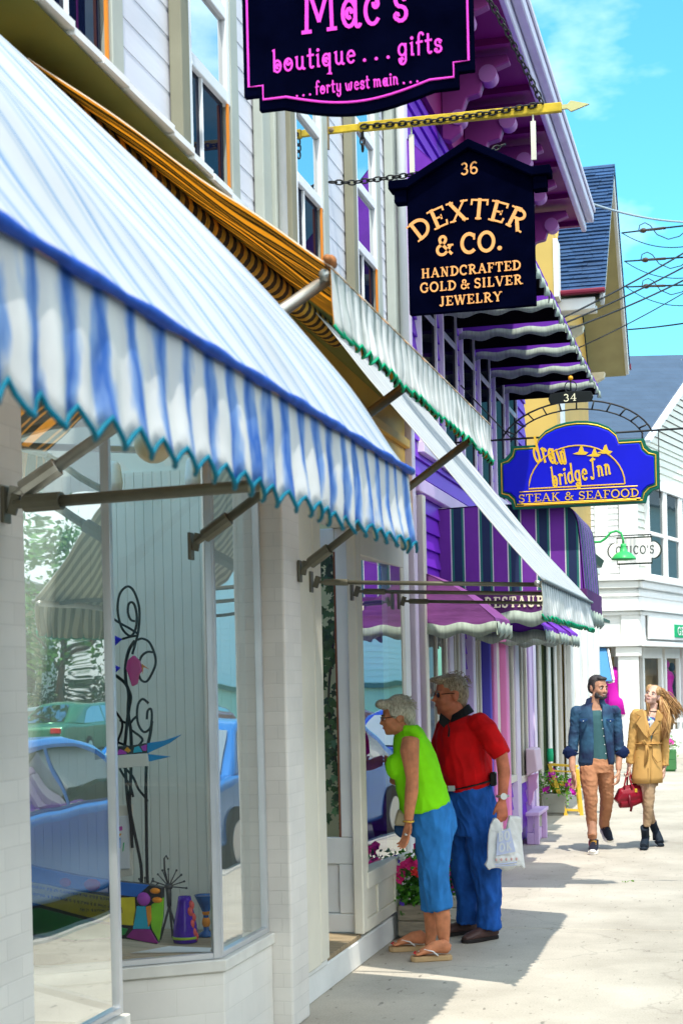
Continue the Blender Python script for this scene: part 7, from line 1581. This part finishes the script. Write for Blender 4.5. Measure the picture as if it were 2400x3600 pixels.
m.build('snaps', M('snap_pearl', (.75, .75, .75), .2), js)
RUST = M('rust_cotton', (.42, .19, .095), .8, var=.14, vscale=7, bump=.5, bscale=10)
m = MB()
m.tube([K(490, 1130), K(490, 1210), K(490, 1300)], [(.150, .112), (.165, .12), (.155, .115)], 16, 0, ref=f3)
m.tube([K(400, 1240, -.02), K(405, 1400, -.05), K(420, 1560, -.07), K(425, 1680, -.06), K(432, 1850, -.03), K(440, 1990, -.01), K(442, 2080, 0)], [(.092, .10), (.085, .095), (.066, .078), (.060, .07), (.052, .058), (.044, .05), (.043, .048)], 14, 0, ref=f3)
m.tube([K(585, 1240, .02), K(600, 1400, .04), K(612, 1560, .07), K(608, 1680, .13), K(592, 1800, .24), K(580, 1900, .32), K(575, 1940, .35)], [(.088, .10), (.080, .092), (.066, .078), (.060, .07), (.055, .06), (.048, .052), (.046, .05)], 14, 0, ref=f3)
for y, x, dp in ((1580, 420, -.07), (1620, 424, -.07), (1660, 426, -.065), (2030, 440, -.01), (1600, 612, .07)): m.tube([K(x-45, y+12, dp-.03), K(x, y-6, dp-.062), K(x+45, y+14, dp-.03)], [.008, .013, .008], 7)
remeshed(m, 'trousers', RUST, ym_, .0065, 3, fold=(.006, 12, 16, 3))
SNK = M('sneaker_black', (.012, .014, .025), .6); SWH = M('sneaker_sole', (.72, .70, .64), .6); LAC = M('lace_yellow', (.65, .33, .03), .6); SRD = M('sneaker_red', (.42, .03, .07), .6)
def sneaker(heel, toe, lift=0.):
    heel, toe = Vector(heel), Vector(toe); d = (toe-heel).normalized(); L_ = (toe-heel).length; n = d.cross(z3).cross(d).normalized(); m = MB()
    o = n*.03
    m.tube([heel+n*.12, heel+n*.07+d*.02, heel+o+d*.03+n*.02], [(.046, .046), (.044, .044), (.042, .04)], 12, 0); m.tube([heel+o+n*.02, heel+o+d*L_*.3+n*.035, heel+o+d*L_*.6+n*.018, heel+o+d*L_*.92+n*.008], [(.038, .045), (.042, .048), (.046, .034), (.036, .022)], 12, 0, ref=n)
    s_ = remeshed(m, 'sneaker', SNK, ym_, .0055, 3); sdv = d.cross(n)
    P = [(-.03*1.2, .03), (.02, .042), (L_*.35, .04), (L_*.65, .05), (L_*.92, .045), (L_*1.04, .02)]; P = P+[(a, -b) for a, b in reversed(P)]
    m = MB(); m.prism(P, heel+n*.018, d, sdv, .034); m.build('sole', SWH, s_, bevel=.006)
    m = MB(); m.ball(heel+d*L_*.95+n*.035, (.035, .035, .018)); m.build('toe_cap', SWH if lift == 0 else SNK, s_, smooth=True)
    m = MB()
    for i in range(5): c_ = heel+d*L_*(.22+.11*i)+n*(.112-.013*i); m.tube([c_-sdv*.028+d*.006, c_, c_+sdv*.028-d*.006], .0055, 6)
    m.build('laces', LAC, s_, smooth=True)
    m = MB(); m.ball(heel-d*.01+n*.09+sdv*.02, (.035, .035, .05)); m.build('heel_patch', SRD, s_, smooth=True)
h1 = K(462, 2190, .0); h1.z = .0; sneaker(h1, h1+(-r3*.22-f3*.95)*.23)
h2 = K(575, 2000, .40); t2 = h2+(r3*.10-f3*.75-z3*.36)*.25; sneaker(h2, t2, 1)

# ------------------------------------------------------------------ young woman in the trench coat
base, d0 = frame_at(2258, 2988); base.z = 0
K = KK(d0, 1950, 2330, 3.36)
yw = thing('person', 'young woman in a belted tan coat and black ankle boots, long fair hair blowing sideways', 'person', base, group='people on the pavement')
SKF = SK('skin_fair', (.66, .40, .30))
fw, up, sd = axes((-r3*.42-f3*.80+z3*.28), z3*.95+r3*.22-f3*.1)
m = MB()
hp, HR = head(m, K(1155, 385), up, fw, sd, .88, .8, .85)
m.tube([K(1165, 470), K(1150, 540), K(1135, 610)], [(.046, .046), (.046, .046), (.065, .06)], 12, 0, ref=f3)
m.tube([K(1130, 590), K(1115, 700), K(1105, 850), K(1100, 960), K(1095, 1150)], [(.09, .06), (.115, .085), (.105, .08), (.09, .07), (.12, .09)], 14, 0, ref=f3)
m.tube([K(950, 630), K(925, 850), K(900, 1050), K(882, 1180), K(876, 1215)], [.042, .036, .034, .027, .023], 10); hand(m, K(874, 1222), K(866, 1330)-K(874, 1222), r3*.3-f3*.9, .9, .88, 0, .3)
m.tube([K(1270, 640, .03), K(1290, 850, .05), K(1297, 1050, .04), K(1292, 1200, .03), K(1290, 1240, .03)], [.042, .036, .034, .027, .023], 10); hand(m, K(1290, 1245, .03), K(1285, 1340, .02)-K(1290, 1245, .03), -r3*.3-f3*.9, .3, .88)
m.tube([K(1070, 1400, -.02), K(1095, 1650, -.03), K(1080, 1920)], [.06, .045, .035], 10); m.tube([K(1060, 1400, .05), K(1090, 1640, .12), K(1150, 1880, .28)], [.06, .045, .035], 10)
remeshed(m, 'body', SKF, yw, .0055, 4)
face_bits(yw, hp, HR, .88, big=1.35, lip= M('lip_pink', (.62, .16, .18), .35), brow=M('brow_fair', (.28, .16, .08), .7), smile=True)
FAIR = leafmat('fair_hair', (.30, .13, .04), (.68, .40, .15), .45, .2)
m = MB(); rn = random.Random(21)
hairball(m, hp, HR, .88, ((0, -.03, .045, .084, .092, .080), (0, -.065, -.01, .078, .055, .085), (.055, .02, .05, .035, .05, .06), (-.055, .02, .05, .03, .05, .05)))
hm = remeshed(m, 'hair', HAIR('fair_crown', (.30, .15, .05), (.62, .38, .16)), yw, .006, 2)
m = MB()
for i in range(150):
    a = rn.random(); st_ = K(1160+100*rn.random(), 290+110*rn.random(), rn.uniform(-.04, .08)); 
    fall = rn.random()**1.3
    e = K(1290+230*(1-fall)+rn.uniform(-30, 20), 560+330*fall+rn.uniform(-50, 40), rn.uniform(-.06, .18)); mid = st_.lerp(e, .45)+z3*(.05*(1-fall)+.03*rn.random())+r3*(.05*fall)
    pts = []
    for k in range(9): t = k/8; p = st_*(1-t)**2+mid*2*t*(1-t)+e*t*t; pts.append(p+Vector((rn.gauss(0, .004), 0, .010*math.sin(t*9+i))))
    w_ = rn.uniform(.005, .011); m.tube(pts, [(w_*(1-.75*(k/8)**2), w_*.45) for k in range(9)], 5, 0, ref=f3)
for i in range(26):      # lock falling over the near shoulder
    st_ = K(1100+40*rn.random(), 330+40*rn.random(), -.03); e = K(1085+60*rn.random(), 560+140*rn.random(), -.10)
    if i < 8: m.tube([st_, st_.lerp(e, .5)-r3*.02, e], [.006, .007, .002], 5)
for i in range(60):
    st_ = K(1235+30*rn.random(), 400+60*rn.random(), -.02); e = K(1265+90*rn.random(), 760+160*rn.random(), rn.uniform(-.13, -.05)); md = st_.lerp(e, .5)+r3*rn.uniform(-.02, .05)
    m.tube([st_, st_.lerp(md, .5), md, md.lerp(e, .5), e], [.007, .009, .009, .006, .002], 5)
m.build('long_locks', FAIR, hm, smooth=True)
TAN = M('tan_gabardine', (.56, .32, .10), .75, var=.12, vscale=6, bump=.5, bscale=8)
def FLOR():
    m, N, L, B = nt('floral'); v = coords(N, L, (42, 42, 42)); vo = N.new('ShaderNodeTexVoronoi'); vo.inputs['Scale'].default_value = 1; L.new(v, vo.inputs[0]); cr = N.new('ShaderNodeValToRGB'); cr.color_ramp.interpolation = 'CONSTANT'; e = cr.color_ramp.elements
    e[0].color = (.02, .04, .22, 1); e[1].position = .35; e[1].color = (.60, .62, .62, 1); x = e.new(.6); x.color = (.10, .42, .42, 1); x = e.new(.8); x.color = (.60, .20, .20, 1)
    L.new(vo.outputs['Color'], cr.inputs[0]); L.new(cr.outputs[0], B.inputs['Base Color']); return m
m = MB(); m.tube([K(1125, 640), K(1112, 700), K(1105, 850), K(1100, 960)], [(.112, .075), (.124, .098), (.112, .088), (.096, .078)], 16, 0, ref=f3); remeshed(m, 'floral_top', FLOR(), yw, .0065, 3)
rows = [(K(1140, 560), .070, .062, -.055, .055), (K(1130, 590), .125, .082, -.055, .065), (K(1120, 640), .158, .100, -.052, .075), (K(1110, 740), .148, .118, -.02, .06), (K(1103, 850), .134, .112, .0, .025), (K(1098, 950), .116, .100, .008, .008), (K(1095, 1050), .130, .108, .005, .005), (K(1092, 1200), .142, .116, .005, .006), (K(1088, 1350), .150, .122, .005, .008), (K(1086, 1420), .152, .124, .005, .010)]
co = shell(rows, .008, 32).build('coat', TAN, yw, smooth=True)
m = MB(); m.tube([K(960, 610), K(935, 760), K(912, 950), K(893, 1100), K(884, 1190)], [.058, .052, .047, .043, .040], 12); m.ball(K(968, 612), (.062, .06, .055))
m.tube([K(1262, 620, .03), K(1285, 780, .05), K(1296, 950, .05), K(1296, 1110, .04), K(1294, 1220, .03)], [.058, .052, .047, .043, .040], 12); m.ball(K(1255, 620, .02), (.062, .06, .055)); remeshed(m, 'sleeves', TAN, co, .007, 4, fold=(.005, 14, 14, 4))
m = MB()
for q in ([(925, 590), (1035, 545), (1060, 640), (1075, 800), (1100, 900), (1055, 860), (960, 720), (1010, 640)], [(1200, 560), (1270, 620), (1260, 690), (1215, 690), (1235, 720), (1120, 880), (1100, 800), (1180, 690)]):
    P = [K(x, y, -.118 if y > 660 else -.10) for x, y in q]; c_ = sum(P, Vector())/len(P); m.prism([((p-c_).dot(r3), (p-c_).z) for p in P], c_, r3, z3, .014)
m.build('lapel', TAN, co, bevel=.003)
m = MB(); pts = [K(1098, 955)+r3*(.123*math.cos(t))+f3*(.108*math.sin(t)) for t in [2*math.pi*i/28 for i in range(29)]]; m.tube(pts, [(.018, .006)]*29, 8)
for q in ([(1075, 965), (1050, 920), (1030, 915), (1060, 970)], [(1080, 960), (1120, 985), (1140, 990)], [(1080, 975), (1075, 1060), (1065, 1220)], [(1085, 975), (1105, 1040), (1080, 1180)]): m.tube([K(x, y, -.118) for x, y in q], [(.010, .006)]*len(q), 6, 0, ref=f3)
m.build('belt', M('belt_tan', (.44, .24, .07), .75), co, smooth=True)
m = MB()
for q in ([(1150, 970), (1150, 1100), (1210, 1180), (1255, 1160)], [(960, 970), (935, 1060), (920, 1160)], [(1100, 1250), (1098, 1420)], [(1100, 870), (1220, 830)]): m.tube([K(x, y, -.118) for x, y in q], [(.004, .005)]*len(q), 6, 0, ref=f3)
m.build('seams', M('seam_tan', (.30, .16, .05), .8), co)
m = MB()
for x, y in ((980, 1015), (985, 1120), (1100, 1130), (1110, 905), (1215, 975)): m.ball(K(x, y, -.122), (.007, .004, .007), 8, 5)
for i in range(9): m.ball(K(920-i*5.5, 690+i*45, -.03), (.006, .006, .006), 8, 5); m.ball(K(1308+i*.4, 720+i*55, .02), (.006, .006, .006), 8, 5)
m.build('buttons', M('button_brass', (.45, .28, .06), .35, .5), co)
m = MB(); pts = [K(1145, 578)+r3*(.052*math.cos(t))+f3*(.055*math.sin(t)) for t in [2*math.pi*i/20 for i in range(21)]]; m.tube(pts, .0055, 6); m.build('necklace', LEA, yw, smooth=True)
BEI = M('beige_trousers', (.40, .27, .16), .8, var=.1, bump=.5, bscale=11)
m = MB()
m.tube([K(1090, 1350), K(1085, 1450)], [(.12, .09), (.11, .09)], 14, 0, ref=f3)
m.tube([K(1110, 1380, -.03), K(1110, 1550, -.04), K(1105, 1680, -.04), K(1100, 1800, -.02), K(1085, 1930, 0)], [(.070, .075), (.058, .066), (.050, .058), (.046, .052), (.036, .04)], 12, 0, ref=f3)
m.tube([K(1035, 1380, .05), K(1060, 1550, .09), K(1085, 1680, .14), K(1120, 1790, .22), K(1145, 1880, .28)], [(.062, .07), (.052, .06), (.046, .054), (.042, .048), (.034, .038)], 12, 0, ref=f3)
remeshed(m, 'trousers', BEI, yw, .0065, 3, fold=(.005, 14, 18, 6))
BT = M('black_suede', (.010, .018, .030), .7, var=.2, vscale=20)
def boot(ankle, heel, toe):
    ankle, heel, toe = Vector(ankle), Vector(heel), Vector(toe); d = (toe-heel).normalized(); L_ = (toe-heel).length; n = Vector((0,0,1)); m = MB()
    m.tube([ankle, ankle.lerp(heel+z3*.09, .5), heel+z3*.095+d*.02], [(.044, .046), (.040, .042), (.040, .042)], 12, 0, ref=f3)
    m.tube([heel+z3*.095, heel+d*L_*.3+z3*.085, heel+d*L_*.65+z3*.055, heel+d*L_*.95+z3*.045], [(.036, .038), (.038, .040), (.042, .034), (.034, .026)], 12, 0, ref=z3)
    b_ = remeshed(m, 'boot', BT, yw, .0055, 3)
    m = MB(); m.tube([heel+z3*.075+d*.012, heel+z3*.0+d*.006], [.032, .027], 12); m.tube([heel+d*L_*.5+z3*.018, heel+d*L_*1.0+z3*.018], [(.042, .018), (.034, .018)], 10, 0, ref=z3); m.build('heel', BT, b_, smooth=True)
h_ = PZ(1950+1075/3.36, 2330+2195/3.36); h_.z = 0; boot(K(1060, 1945), h_, h_+(-r3*.30-f3*.93)*.21)
h2 = K(1185, 2095, .36); boot(K(1150, 1885, .28), h2, h2+(r3*.12-f3*.85-z3*.28)*.20)
# burgundy handbag
hb0 = K(880, 1580, -.02); hb = thing('handbag', 'burgundy leather handbag with looped handles swinging from the young woman\'s hand', 'bag', hb0)
BUR = M('burgundy_leather', (.24, .010, .022), .28, var=.2, vscale=12, bump=.5, bscale=9)
m = MB(); m.tube([K(722, 1640, -.05), K(790, 1570, -.04), K(880, 1560, -.02), K(970, 1545, .0), K(1035, 1560, .02)], [(.035, .04), (.075, .06), (.085, .065), (.08, .06), (.055, .05)], 14, 0, ref=f3); m.tube([K(760, 1660, -.04), K(880, 1650, -.02), K(1020, 1610, .01)], [.05, .055, .04], 12); m.tube([K(810, 1490, -.04), K(900, 1480, -.02), K(990, 1450, .01)], [.03, .035, .03], 10)
remeshed(m, 'body', BUR, hb, .006, 4)
for dx, dp in ((0, -.07), (60, .03)):
    m = MB(); m.tube([K(820+dx*.6, 1500, dp), K(822+dx*.5, 1440, dp), K(838+dx*.3, 1360, dp*.5), K(860, 1285, 0), K(880+dx*.1, 1290, 0), K(885+dx*.4, 1380, dp*.5), K(905+dx*.5, 1450, dp), K(910+dx*.6, 1500, dp)], .0085, 8); m.build('handle', BUR, hb, smooth=True)
m = MB(); m.tube([K(880, 1560, -.09), K(885, 1650, -.095), K(905, 1700, -.09), K(895, 1760, -.085)], [(.012, .005), (.013, .005), (.013, .005), (.012, .005)], 8, 0, ref=f3); m.build('strap', M('burgundy_dark', (.13, .006, .015), .4), hb, smooth=True)
m = MB(); c_ = K(957, 1512, -.07); m.box(c_.x-.014, c_.x+.014, c_.y-.006, c_.y+.004, c_.z-.018, c_.z+.018); m.build('gold_plate', M('bag_gold', (.75, .50, .05), .25, .6), hb, bevel=.003)
# the two old folks' and walkers' ground contact is the pavement at z = 0
